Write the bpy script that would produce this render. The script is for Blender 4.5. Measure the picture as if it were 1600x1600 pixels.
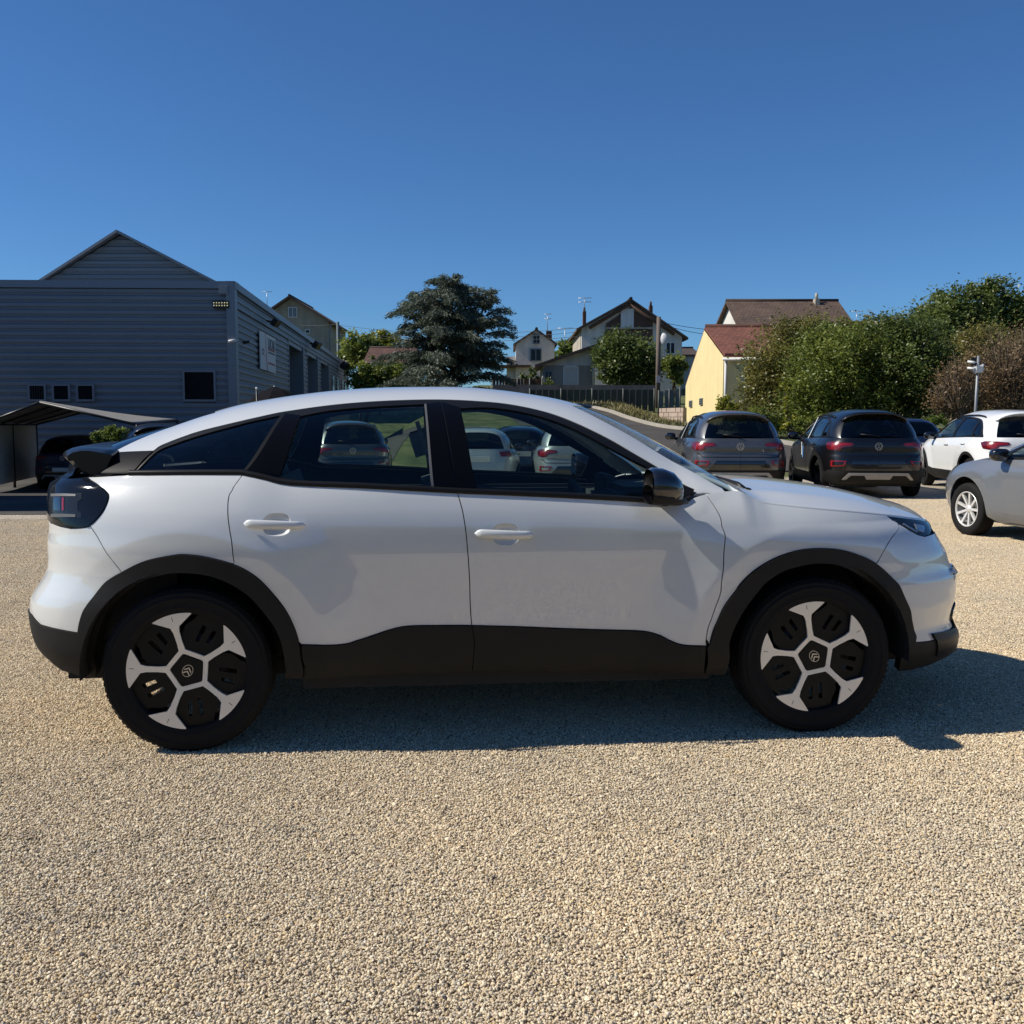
import bpy, bmesh, math, random
import numpy as np
from mathutils import Vector, Matrix
from mathutils.geometry import delaunay_2d_cdt

for o in list(bpy.data.objects):
    bpy.data.objects.remove(o, do_unlink=True)
scene = bpy.context.scene
COL = scene.collection
R = math.radians

# ------------------------------------------------------------------ camera, sky, sun, exposure
CAM_F, CAM_P, CAM_H = 1550.0, 0.0925, 1.3735          # focal length in photo pixels, pitch down, height
cd = bpy.data.cameras.new('camera')
cam = bpy.data.objects.new('camera', cd)
COL.objects.link(cam)
cam.location = (0, 0, CAM_H)
cam.rotation_euler = (math.pi / 2 - CAM_P, 0, 0)
cd.sensor_width = 36.0
cd.lens = 36.0 * CAM_F / 1600.0
cd.clip_start = 0.05
cd.clip_end = 3000
scene.camera = cam

SUN_TRAVEL = Vector((1.081, 0.043, -1.0)).normalized()
SUN_EL = math.asin(-SUN_TRAVEL.z)
world = bpy.data.worlds.new('World')
scene.world = world
world.use_nodes = True
wn = world.node_tree.nodes
wl = world.node_tree.links
wn.clear()
sky = wn.new('ShaderNodeTexSky')
sky.sky_type = 'NISHITA'
sky.sun_disc = False
sky.sun_elevation = SUN_EL
sky.sun_rotation = math.atan2(-SUN_TRAVEL.x, -SUN_TRAVEL.y)
sky.altitude = 900.0
sky.air_density = 1.0
sky.dust_density = 0.15
sky.ozone_density = 3.5
bg = wn.new('ShaderNodeBackground')
bg.inputs['Strength'].default_value = 0.070
wo = wn.new('ShaderNodeOutputWorld')
tint = wn.new('ShaderNodeMix'); tint.data_type = 'RGBA'; tint.blend_type = 'MULTIPLY'     # the camera's cool white balance
tint.inputs['Factor'].default_value = 1.0
tint.inputs['B'].default_value = (0.53, 0.87, 1.22, 1)
wl.new(sky.outputs[0], tint.inputs['A'])
wl.new(tint.outputs['Result'], bg.inputs['Color'])
wl.new(bg.outputs[0], wo.inputs['Surface'])

sd = bpy.data.lights.new('sun', 'SUN')
sd.energy = 5.0
sd.angle = R(0.53)
sd.color = (1.0, 0.945, 0.85)
sun = bpy.data.objects.new('sun', sd)
COL.objects.link(sun)
sun.rotation_euler = SUN_TRAVEL.to_track_quat('-Z', 'Y').to_euler()

vs = scene.view_settings
vs.view_transform = 'Standard'
vs.look = 'None'
vs.exposure = 0.22
vs.gamma = 1.0
vs.use_curve_mapping = False
cy = scene.cycles
cy.max_bounces = 10
cy.transparent_max_bounces = 24
cy.use_denoising = True

# ------------------------------------------------------------------ projection helpers (photo pixel <-> place)
cP, sP = math.cos(CAM_P), math.sin(CAM_P)
def project(P):
    P = np.asarray(P, float)
    x, y, z = P[..., 0], P[..., 1], P[..., 2] - CAM_H
    d = y * cP - z * sP
    u = y * sP + z * cP
    return 800 + CAM_F * x / d, 800 - CAM_F * u / d
def pix_ray(px, py):
    a, b = (px - 800) / CAM_F, (800 - py) / CAM_F
    return Vector((a, cP + b * sP, -sP + b * cP))
def at(px, py, Y):
    r = pix_ray(px, py)
    t = Y / r.y
    return Vector((r.x * t, Y, CAM_H + r.z * t))
def zat(py, Y):
    return at(800, py, Y).z
def xat(px, Y, py=640):
    return at(px, py, Y).x

# ------------------------------------------------------------------ small tools
def tag(o, label=None, cat=None, group=None, kind=None):
    if label: o['label'] = label
    if cat: o['category'] = cat
    if group: o['group'] = group
    if kind: o['kind'] = kind
    return o
def empty(name, loc=(0, 0, 0), rz=0.0, parent=None):
    o = bpy.data.objects.new(name, None)
    o.empty_display_size = 0.2
    COL.objects.link(o)
    o.location = loc
    o.rotation_euler = (0, 0, rz)
    if parent: o.parent = parent
    return o
def link_mesh(name, me, mat=None, parent=None):
    o = bpy.data.objects.new(name, me)
    COL.objects.link(o)
    if mat is not None and len(me.materials) == 0: me.materials.append(mat)
    if parent: o.parent = parent
    return o
def copy_tree(o, parent=None):
    c = o.copy()
    COL.objects.link(c)
    c.parent = parent
    for ch in list(o.children): copy_tree(ch, c)
    return c
class MB:
    """collects simple shapes into one mesh"""
    def __init__(s): s.v = []; s.f = []; s.sm = []
    def add(s, vs_, fs_, smooth=False):
        b = len(s.v)
        s.v += [tuple(v) for v in vs_]
        s.f += [tuple(b + i for i in f) for f in fs_]
        s.sm += [smooth] * len(fs_)
        return s
    def box(s, lo, hi, M=None):
        x0, y0, z0 = lo; x1, y1, z1 = hi
        vs_ = [(x0,y0,z0),(x1,y0,z0),(x1,y1,z0),(x0,y1,z0),(x0,y0,z1),(x1,y0,z1),(x1,y1,z1),(x0,y1,z1)]
        if M is not None: vs_ = [M @ Vector(v) for v in vs_]
        return s.add(vs_, [(0,3,2,1),(4,5,6,7),(0,1,5,4),(1,2,6,5),(2,3,7,6),(3,0,4,7)])
    def rbox(s, lo, hi, b, M=None):
        """box with chamfered edges"""
        x0, y0, z0 = lo; x1, y1, z1 = hi
        bm = bmesh.new()
        r = bmesh.ops.create_cube(bm, size=1.0)
        for v in bm.verts:
            v.co = Vector(((x0+x1)/2 + v.co.x*(x1-x0), (y0+y1)/2 + v.co.y*(y1-y0), (z0+z1)/2 + v.co.z*(z1-z0)))
        bmesh.ops.bevel(bm, geom=bm.edges[:], offset=b, segments=2, affect='EDGES')
        bm.verts.index_update()
        vs_ = [(M @ v.co if M is not None else v.co.copy()) for v in bm.verts]
        fs_ = [[v.index for v in f.verts] for f in bm.faces]
        bm.free()
        return s.add(vs_, fs_)
    def tube(s, pts, r, n=8, cap=True, smooth=True):
        pts = [Vector(p) for p in pts]
        rr = r if isinstance(r, (list, tuple)) else [r] * len(pts)
        vs_, fs_ = [], []
        up = Vector((0, 0, 1))
        for i, p in enumerate(pts):
            t = (pts[min(i+1, len(pts)-1)] - pts[max(i-1, 0)])
            t = t.normalized() if t.length > 1e-9 else Vector((0, 0, 1))
            a = t.cross(up)
            if a.length < 1e-3: a = t.cross(Vector((1, 0, 0)))
            a.normalize(); b = t.cross(a)
            for k in range(n):
                q = 2 * math.pi * k / n
                vs_.append(p + (a * math.cos(q) + b * math.sin(q)) * rr[i])
        for i in range(len(pts) - 1):
            for k in range(n):
                fs_.append((i*n+k, i*n+(k+1) % n, (i+1)*n+(k+1) % n, (i+1)*n+k))
        s.add(vs_, fs_, smooth)
        if cap:
            b = len(s.v) - len(vs_)
            s.f.append(tuple(b + k for k in range(n))[::-1]); s.sm.append(False)
            s.f.append(tuple(b + (len(pts)-1)*n + k for k in range(n))); s.sm.append(False)
        return s
    def prism(s, poly, d, M=None):
        """poly: list of 2D points in local xy, extruded along local +z by d"""
        n = len(poly)
        vs_ = [Vector((p[0], p[1], 0)) for p in poly] + [Vector((p[0], p[1], d)) for p in poly]
        if M is not None: vs_ = [M @ v for v in vs_]
        return s.add(vs_, [tuple(range(n))[::-1], tuple(range(n, 2*n))] + [(i, (i+1) % n, n+(i+1) % n, n+i) for i in range(n)])
    def lathe(s, prof, n=48, axis='y', M=None, smooth=True):
        """prof: list of (radius, axial)"""
        vs_, fs_ = [], []
        m = len(prof)
        for k in range(n):
            q = 2 * math.pi * k / n
            c, d = math.cos(q), math.sin(q)
            for r, h in prof:
                vs_.append(Vector((r*c, h, r*d)) if axis == 'y' else Vector((r*c, r*d, h)))
        for k in range(n):
            k2 = (k + 1) % n
            for i in range(m - 1):
                fs_.append((k*m+i, k*m+i+1, k2*m+i+1, k2*m+i))
        if M is not None: vs_ = [M @ v for v in vs_]
        return s.add(vs_, fs_, smooth)
    def build(s, name, mat, parent=None, fix=True):
        me = bpy.data.meshes.new(name)
        me.from_pydata([tuple(v) for v in s.v], [], s.f)
        me.polygons.foreach_set('use_smooth', s.sm)
        if fix:
            bm = bmesh.new(); bm.from_mesh(me)
            bmesh.ops.recalc_face_normals(bm, faces=bm.faces[:])
            bm.to_mesh(me); bm.free()
        me.update()
        return link_mesh(name, me, mat, parent)
def M_xz(origin=(0, 0, 0), flip=False):
    """local (x,y,z) -> world (x, z-axis along -y, y up): for prisms drawn in a vertical x-z plane, extruded towards +y"""
    o = Vector(origin)
    return Matrix(((1, 0, 0, o.x), (0, 0, 1, o.y), (0, 1, 0, o.z), (0, 0, 0, 1)))
def M_yz(origin=(0, 0, 0)):
    """drawn in y-z plane, extruded towards +x"""
    o = Vector(origin)
    return Matrix(((0, 0, 1, o.x), (1, 0, 0, o.y), (0, 1, 0, o.z), (0, 0, 0, 1)))
def pchip(xs, ys):
    xs = np.asarray(xs, float); ys = np.asarray(ys, float)
    if xs[0] > xs[-1]: xs, ys = xs[::-1], ys[::-1]
    h = np.diff(xs); dl = np.diff(ys) / h
    d = np.zeros_like(ys)
    for i in range(1, len(xs) - 1):
        if dl[i-1] * dl[i] > 0:
            w1, w2 = 2*h[i] + h[i-1], h[i] + 2*h[i-1]
            d[i] = (w1 + w2) / (w1/dl[i-1] + w2/dl[i])
    d[0], d[-1] = dl[0], dl[-1]
    def f(x):
        x = np.asarray(x, float)
        i = np.clip(np.searchsorted(xs, x) - 1, 0, len(xs) - 2)
        t = (x - xs[i]) / h[i]
        tc = np.clip(t, 0, 1)
        v = (ys[i]*(1+2*tc)*(1-tc)**2 + h[i]*d[i]*tc*(1-tc)**2 + ys[i+1]*tc*tc*(3-2*tc) + h[i]*d[i+1]*tc*tc*(tc-1))
        v = v + np.where(t > 1, (t-1)*h[i]*d[-1], 0) + np.where(t < 0, t*h[i]*d[0], 0)
        return v
    return f
def spline(pts, step=None, n=8):
    """Catmull-Rom through 2D points (open)"""
    P = np.asarray(pts, float)
    if len(P) < 3: 
        out = [P[0] + (P[1]-P[0])*t for t in np.linspace(0, 1, n+1)]
        return [tuple(q) for q in out]
    E_ = np.vstack([2*P[0]-P[1], P, 2*P[-1]-P[-2]])
    out = []
    for i in range(1, len(E_)-2):
        p0, p1, p2, p3 = E_[i-1:i+3]
        for t in np.linspace(0, 1, n, endpoint=False):
            out.append(0.5*((2*p1)+(-p0+p2)*t+(2*p0-5*p1+4*p2-p3)*t*t+(-p0+3*p1-3*p2+p3)*t**3))
    out.append(P[-1])
    return [tuple(q) for q in out]
def inside(poly, P):
    poly = np.asarray(poly, float); P = np.asarray(P, float)
    x, y = P[:, 0], P[:, 1]
    r = np.zeros(len(P), bool)
    j = len(poly) - 1
    for i in range(len(poly)):
        xi, yi = poly[i]; xj, yj = poly[j]
        if yi != yj:
            c = ((yi > y) != (yj > y)) & (x < (xj-xi)*(y-yi)/(yj-yi)+xi)
            r ^= c
        j = i
    return r
def densify(poly, h):
    out = []
    n = len(poly)
    for i in range(n):
        a = np.asarray(poly[i], float); b = np.asarray(poly[(i+1) % n], float)
        L = np.linalg.norm(b-a)
        if L < 1e-6: continue
        k = max(1, int(math.ceil(L/h)))
        for t in range(k): out.append(a + (b-a)*t/k)
    # drop near duplicates
    res = []
    for p in out:
        if not res or np.linalg.norm(p-res[-1]) > h*0.12: res.append(p)
    if np.linalg.norm(res[0]-res[-1]) < h*0.12: res.pop()
    return np.array(res)
def tri_region(outline, holes, h):
    """triangulate a 2D region with interior points; returns pts, tris, loops(list of index lists)"""
    loops = [densify(outline, h)] + [densify(q, h) for q in holes]
    B = np.vstack(loops)
    lo, hi = loops[0].min(0), loops[0].max(0)
    nx, ny = int((hi[0]-lo[0])/h)+2, int((hi[1]-lo[1])/(h*0.866))+2
    gx, gy = np.meshgrid(np.arange(nx), np.arange(ny))
    G = np.stack([lo[0] + (gx + 0.5*(gy % 2))*h, lo[1] + gy*h*0.866], -1).reshape(-1, 2)
    ok = inside(loops[0], G)
    for q in loops[1:]: ok &= ~inside(q, G)
    G = G[ok]
    if len(G):
        dmin = np.full(len(G), 9e9)
        for k in range(0, len(B), 200):
            dd = ((G[:, None, :]-B[None, k:k+200, :])**2).sum(-1).min(1)
            dmin = np.minimum(dmin, dd)
        G = G[dmin > (0.5*h)**2]
    edges, idx, b = [], [], 0
    for q in loops:
        n = len(q)
        edges += [(b+i, b+(i+1) % n) for i in range(n)]
        idx.append(list(range(b, b+n))); b += n
    allp = np.vstack([B, G]) if len(G) else B
    vo, eo, fo, ov, oe, of = delaunay_2d_cdt([Vector((float(p[0]), float(p[1]))) for p in allp], edges, [], 0, 1e-7)
    V = np.array([(v.x, v.y) for v in vo])
    T = np.array([f for f in fo if len(f) == 3])
    c = V[T].mean(1)
    ok = inside(loops[0], c)
    for q in loops[1:]: ok &= ~inside(q, c)
    T = T[ok]
    a = V[T]
    ar = (a[:, 1, 0]-a[:, 0, 0])*(a[:, 2, 1]-a[:, 0, 1])-(a[:, 1, 1]-a[:, 0, 1])*(a[:, 2, 0]-a[:, 0, 0])
    T[ar < 0] = T[ar < 0][:, ::-1]
    T = T[np.abs(ar) > 1e-10]
    # boundary edges from triangles
    cnt = {}
    for t in T:
        for i in range(3):
            e = (int(t[i]), int(t[(i+1) % 3]))
            cnt[e] = 1
    bd = [e for e in cnt if (e[1], e[0]) not in cnt]
    return V, T, bd
def panel(name, outline, fmap, h, mat, parent, holes=(), thick=0.014, offset=0.0, flip=False, mirror=False, out=None):
    """a sheet of the surface fmap(u,v) bounded by outline, with a returned edge; custom normals follow the surface"""
    V, T, bd = tri_region(outline, list(holes), h)
    e = 1e-4
    u, v = V[:, 0], V[:, 1]
    P = fmap(u, v)
    du = fmap(u+e, v)-fmap(u-e, v); dv = fmap(u, v+e)-fmap(u, v-e)
    N = np.cross(du, dv)
    N /= np.maximum(np.linalg.norm(N, axis=1), 1e-12)[:, None]
    if flip: N = -N
    P = P+N*offset
    nv = len(P)
    bi = sorted({i for ed in bd for i in ed})
    mp = {k: i for i, k in enumerate(bi)}
    Vt = [P, P[bi], P[bi]-N[bi]*thick]
    Nm = [N]
    # flange normals: in-plane, away from the panel
    fn = np.zeros((len(bi), 3))
    quads = []
    for a, b in bd:
        i, j = mp[a], mp[b]
        ev = P[b]-P[a]
        nn = np.cross(ev, N[a]) if not flip else np.cross(N[a], ev)
        fn[i] += nn; fn[j] += nn
        quads.append((nv+i, nv+len(bi)+i, nv+len(bi)+j, nv+j) if not flip else (nv+i, nv+j, nv+len(bi)+j, nv+len(bi)+i))
    fn /= np.maximum(np.linalg.norm(fn, axis=1), 1e-12)[:, None]
    allv = np.vstack(Vt); alln = np.vstack([N, fn, fn])
    tris = [tuple(int(q) for q in (t[::-1] if flip else t)) for t in T]
    if thick <= 0: quads = []; allv = P; alln = N
    if mirror:
        allv = allv*np.array([1, -1, 1]); alln = alln*np.array([1, -1, 1])
        tris = [t[::-1] for t in tris]; quads = [q[::-1] for q in quads]
    me = bpy.data.meshes.new(name)
    me.from_pydata([tuple(map(float, p)) for p in allv], [], tris+quads)
    me.polygons.foreach_set('use_smooth', [True]*len(me.polygons))
    me.update()
    if len(me.vertices) == len(alln):
        me.normals_split_custom_set_from_vertices([tuple(map(float, n)) for n in alln])
    return link_mesh(name, me, mat, parent)
# ------------------------------------------------------------------ materials (all node based)
MATS = {}
def new_mat(name):
    m = bpy.data.materials.new(name); m.use_nodes = True
    n = m.node_tree.nodes; n.clear()
    out = n.new('ShaderNodeOutputMaterial')
    MATS[name] = m
    return m, n, m.node_tree.links, out
def pmat(name, col, rough=0.5, metal=0.0, coat=0.0, coat_rough=0.03, var=0.06, vscale=6.0, bump=0.0, bscale=80.0, spec=0.5, rvar=0.08, coat_ior=1.6):
    """Principled with uneven tone and gloss"""
    m, n, l, out = new_mat(name)
    b = n.new('ShaderNodeBsdfPrincipled')
    tc = n.new('ShaderNodeTexCoord')
    nz = n.new('ShaderNodeTexNoise'); nz.inputs['Scale'].default_value = vscale; nz.inputs['Detail'].default_value = 5.0
    l.new(tc.outputs['Object'], nz.inputs['Vector'])
    mx = n.new('ShaderNodeMix'); mx.data_type = 'RGBA'
    c = Vector(col[:3])
    mx.inputs['A'].default_value = (*[max(0, q*(1-var)) for q in c], 1)
    mx.inputs['B'].default_value = (*[min(1, q*(1+var)) for q in c], 1)
    l.new(nz.outputs['Fac'], mx.inputs['Factor'])
    l.new(mx.outputs['Result'], b.inputs['Base Color'])
    mr = n.new('ShaderNodeMapRange')
    mr.inputs['To Min'].default_value = max(0.0, rough-rvar*rough); mr.inputs['To Max'].default_value = min(1.0, rough+rvar*rough)
    l.new(nz.outputs['Fac'], mr.inputs['Value']); l.new(mr.outputs['Result'], b.inputs['Roughness'])
    b.inputs['Metallic'].default_value = metal
    b.inputs['Specular IOR Level'].default_value = spec
    b.inputs['Coat Weight'].default_value = coat
    b.inputs['Coat Roughness'].default_value = coat_rough
    b.inputs['Coat IOR'].default_value = coat_ior
    if bump > 0:
        n2 = n.new('ShaderNodeTexNoise'); n2.inputs['Scale'].default_value = bscale; n2.inputs['Detail'].default_value = 4.0
        l.new(tc.outputs['Object'], n2.inputs['Vector'])
        bp = n.new('ShaderNodeBump'); bp.inputs['Strength'].default_value = bump; bp.inputs['Distance'].default_value = 0.01
        l.new(n2.outputs['Fac'], bp.inputs['Height']); l.new(bp.outputs['Normal'], b.inputs['Normal'])
    l.new(b.outputs[0], out.inputs['Surface'])
    return m
def glassmat(name, tint, refl=1.0, rough=0.0):
    """thin tinted pane: lets light through straight, mirrors by Fresnel"""
    m, n, l, out = new_mat(name)
    tr = n.new('ShaderNodeBsdfTransparent'); tr.inputs['Color'].default_value = (*tint, 1)
    gl = n.new('ShaderNodeBsdfGlossy'); gl.inputs['Roughness'].default_value = rough
    gl.inputs['Color'].default_value = (refl, refl, refl, 1)
    fr = n.new('ShaderNodeFresnel')
    ge = n.new('ShaderNodeNewGeometry')          # a thin pane reflects the same from both faces
    im = n.new('ShaderNodeMapRange'); im.inputs['To Min'].default_value = 1.52; im.inputs['To Max'].default_value = 1/1.52
    l.new(ge.outputs['Backfacing'], im.inputs['Value']); l.new(im.outputs['Result'], fr.inputs['IOR'])
    tc = n.new('ShaderNodeTexCoord')
    nz = n.new('ShaderNodeTexNoise'); nz.inputs['Scale'].default_value = 3.0
    l.new(tc.outputs['Object'], nz.inputs['Vector'])
    bp = n.new('ShaderNodeBump'); bp.inputs['Strength'].default_value = 0.015; bp.inputs['Distance'].default_value = 0.02
    l.new(nz.outputs['Fac'], bp.inputs['Height']); l.new(bp.outputs['Normal'], gl.inputs['Normal'])
    mx = n.new('ShaderNodeMixShader')
    l.new(fr.outputs[0], mx.inputs[0]); l.new(tr.outputs[0], mx.inputs[1]); l.new(gl.outputs[0], mx.inputs[2])
    l.new(mx.outputs[0], out.inputs['Surface'])
    return m
def leafmat(name, c1, c2, trans=0.35, rough=0.55, vscale=0.7):
    m, n, l, out = new_mat(name)
    tc = n.new('ShaderNodeTexCoord')
    nz = n.new('ShaderNodeTexNoise'); nz.inputs['Scale'].default_value = vscale; nz.inputs['Detail'].default_value = 3.0
    l.new(tc.outputs['Object'], nz.inputs['Vector'])
    at_ = n.new('ShaderNodeAttribute'); at_.attribute_name = 'tone'
    ad = n.new('ShaderNodeMath'); ad.operation = 'ADD'
    mu = n.new('ShaderNodeMath'); mu.operation = 'MULTIPLY'; mu.inputs[1].default_value = 0.55
    l.new(at_.outputs['Fac'], mu.inputs[0])
    m2 = n.new('ShaderNodeMapRange'); m2.inputs['From Min'].default_value = 0.3; m2.inputs['From Max'].default_value = 0.7; m2.inputs['To Max'].default_value = 0.5
    l.new(nz.outputs['Fac'], m2.inputs['Value'])
    l.new(mu.outputs[0], ad.inputs[0]); l.new(m2.outputs['Result'], ad.inputs[1])
    mx = n.new('ShaderNodeMix'); mx.data_type = 'RGBA'
    mx.inputs['A'].default_value = (*c1, 1); mx.inputs['B'].default_value = (*c2, 1)
    l.new(ad.outputs[0], mx.inputs['Factor'])
    b = n.new('ShaderNodeBsdfPrincipled'); b.inputs['Roughness'].default_value = rough
    l.new(mx.outputs['Result'], b.inputs['Base Color'])
    t = n.new('ShaderNodeBsdfTranslucent'); l.new(mx.outputs['Result'], t.inputs['Color'])
    ms = n.new('ShaderNodeMixShader'); ms.inputs[0].default_value = trans
    l.new(b.outputs[0], ms.inputs[1]); l.new(t.outputs[0], ms.inputs[2])
    l.new(ms.outputs[0], out.inputs['Surface'])
    return m
pmat('white_paint', (0.62, 0.63, 0.61), 0.36, 0, 1.0, 0.01, var=0.012, vscale=2.0, coat_ior=1.85)
pmat('seam_dark', (0.012, 0.012, 0.013), 0.8)
pmat('clad', (0.0075, 0.007, 0.0066), 0.6, bump=0.10, bscale=900, var=0.1, vscale=9, spec=0.32)
pmat('gloss_black', (0.006, 0.006, 0.008), 0.22, 0, 1.0, 0.02)
pmat('pillar_black', (0.003, 0.003, 0.004), 0.22, spec=0.14)
pmat('c_panel_black', (0.006, 0.006, 0.008), 0.5, spec=0.08)
pmat('spoiler_black', (0.012, 0.013, 0.017), 0.2, spec=0.45)
pmat('trim_black', (0.007, 0.007, 0.007), 0.42, spec=0.25)
pmat('tyre', (0.0055, 0.0053, 0.005), 0.8, bump=0.15, bscale=300, var=0.2, vscale=14, spec=0.3)
pmat('rim_silver', (0.78, 0.765, 0.73), 0.33, 0.4, var=0.04)
pmat('rim_black', (0.004, 0.004, 0.004), 0.5, spec=0.25)
pmat('emblem', (0.55, 0.55, 0.55), 0.3, 0.9)
pmat('chrome', (0.75, 0.76, 0.78), 0.12, 1.0, var=0.02)
pmat('interior_dark', (0.05, 0.052, 0.055), 0.85, var=0.2)
pmat('seat_fabric', (0.14, 0.15, 0.16), 0.9, var=0.2, vscale=40)
pmat('headliner', (0.5, 0.5, 0.48), 0.95)
pmat('lamp_red', (0.22, 0.006, 0.008), 0.25, 0, .6)
pmat('lamp_dark_red', (0.10, 0.006, 0.010), 0.2, 0, 1.0)
pmat('lamp_smoke', (0.006, 0.007, 0.009), 0.06, 0, 0.0, spec=0.35)
pmat('lamp_slate', (0.016, 0.019, 0.023), 0.15, spec=.35)
pmat('lamp_clear', (0.30, 0.31, 0.32), 0.15, 0.6, 1.0)
pmat('grey_plastic', (0.10, 0.10, 0.10), 0.5)
pmat('plate_white', (0.7, 0.7, 0.68), 0.4)
pmat('plate_ink', (0.02, 0.02, 0.03), 0.5)
pmat('plate_blue', (0.02, 0.06, 0.35), 0.4)
pmat('mirror_glass', (0.9, 0.9, 0.9), 0.02, 1.0, var=0.0, rvar=0.0)
glassmat('side_glass', (0.66, 0.76, 0.72), refl=0.8)
glassmat('rear_glass_tint', (0.22, 0.27, 0.27))
glassmat('windshield_glass', (0.80, 0.88, 0.86))
glassmat('lamp_lens', (0.75, 0.76, 0.78))
# ------------------------------------------------------------------ car body surfaces
class CarSurf:
    """lower(sig,z): wrap-round side surface (right-hand side, y<0), upper(x,psi): greenhouse/roof sheet.
    sig = arc length along a reference plan contour, 0 at the rear centre."""
    def __init__(s, Wz, xm, nf, nr, xF, xR, wheels, ztop, rtop, htop, bulge=0.022, rb=0.58, fall=0.28):
        s.Wz, s.xm, s.nf, s.nr, s.xF, s.xR = Wz, xm, nf, nr, xF, xR
        s.wheels, s.ztop, s.rtop, s.htop, s.bulge, s.rb, s.fall = wheels, ztop, rtop, htop, bulge, rb, fall
        th = np.concatenate([np.linspace(0, 1, 1500)**2.0*math.pi/2, math.pi-(np.linspace(1, 0, 1500)[1:])**2.0*math.pi/2])
        th = np.linspace(0, math.pi, 6001)
        # extra samples near the ends of each quarter
        q = np.concatenate([np.geomspace(1e-7, 0.05, 400)])
        th = np.unique(np.concatenate([th, q, math.pi-q, math.pi/2-q, math.pi/2+q]))
        x, y = s._xy(th, xR(0.6), xF(0.6), 0.9)
        L = np.concatenate([[0], np.cumsum(np.hypot(np.diff(x), np.diff(y)))])
        s.th, s.L, s.total = th, L, L[-1]
    def _xy(s, th, xr, xf, W):
        c, sn = np.cos(th), np.abs(np.sin(th))
        rear = c > 0
        n = np.where(rear, s.nr, s.nf)
        a = np.where(rear, s.xm-xr, xf-s.xm)
        x = s.xm - np.sign(c)*a*np.abs(c)**(2/n)
        y = W*sn**(2/n)
        return x, y
    def lower(s, sig, z):
        sig = np.asarray(sig, float); z = np.asarray(z, float)
        th = np.interp(sig, s.L, s.th)
        x, y = s._xy(th, s.xR(z), s.xF(z), s.Wz(z))
        k = np.abs(np.sin(th))**2
        for wx, wz in s.wheels:
            r = np.hypot(x-wx, z-wz)
            y = y + k*s.bulge*np.clip(1-((r-s.rb)+np.sqrt((r-s.rb)**2+.010**2))/2/s.fall, 0, 1)**1.3
        t = np.clip((z-s.ztop(x)+s.htop(x))/s.htop(x), 0, 1.5)
        y = y - s.rtop(x)*t*t*np.minimum(1, y/0.5)
        return np.stack([x, -np.maximum(y, 0.0), z], -1)
    def sig_x(s, x, z):
        """sig of a side point"""
        xr, xf = s.xR(z), s.xF(z)
        rear = x < s.xm
        a = np.where(rear, s.xm-xr, xf-s.xm); n = np.where(rear, s.nr, s.nf)
        c = np.clip(np.abs(s.xm-x)/a, 0, 1)**(n/2)
        th = np.where(rear, np.arccos(c), math.pi-np.arccos(c))
        return np.interp(th, s.th, s.L)
    def sig_y(s, y, z, front=False):
        n = s.nf if front else s.nr
        sn = np.clip(np.abs(y)/s.Wz(z), 0, 1)**(n/2)
        th = np.arcsin(sn)
        if front: th = math.pi-th
        return np.interp(th, s.th, s.L)
    def set_upper(s, zb, yb, zc, m=1.25, k=2.8):
        s.zb, s.yb, s.zc, s.m, s.k = zb, yb, zc, m, k
    def upper(s, x, psi):
        """psi: -1 right belt, 0 centre line, +1 left belt"""
        x = np.asarray(x, float); psi = np.asarray(psi, float)
        phi = (1-np.abs(psi))*math.pi/2
        sp, cp = np.clip(np.sin(phi), 0, 1), np.clip(np.cos(phi), 0, 1)
        zb, zc, yb = s.zb(x), s.zc(x), s.yb(x)
        z = zb+(zc-zb)*sp**(2/s.m)
        y = yb*cp**(2/s.k)
        return np.stack([x, np.sign(psi)*y, z], -1)
    def psi_z(s, x, z):
        t = np.clip((z-s.zb(x))/np.maximum(s.zc(x)-s.zb(x), 1e-4), 0, 1)
        return -(1-np.arcsin(t**(s.m/2))/(math.pi/2))
    def psi_y(s, x, y):
        """signed psi for lateral y"""
        c = np.clip(np.abs(y)/s.yb(x), 0, 1)**(s.k/2)
        return np.sign(y)*(1-np.arccos(c)/(math.pi/2))
    def Lm(s):
        return lambda u, v: s.lower(u, v)
    def Um(s, sc=0.6):
        return lambda u, v: s.upper(u, v/sc)
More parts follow.
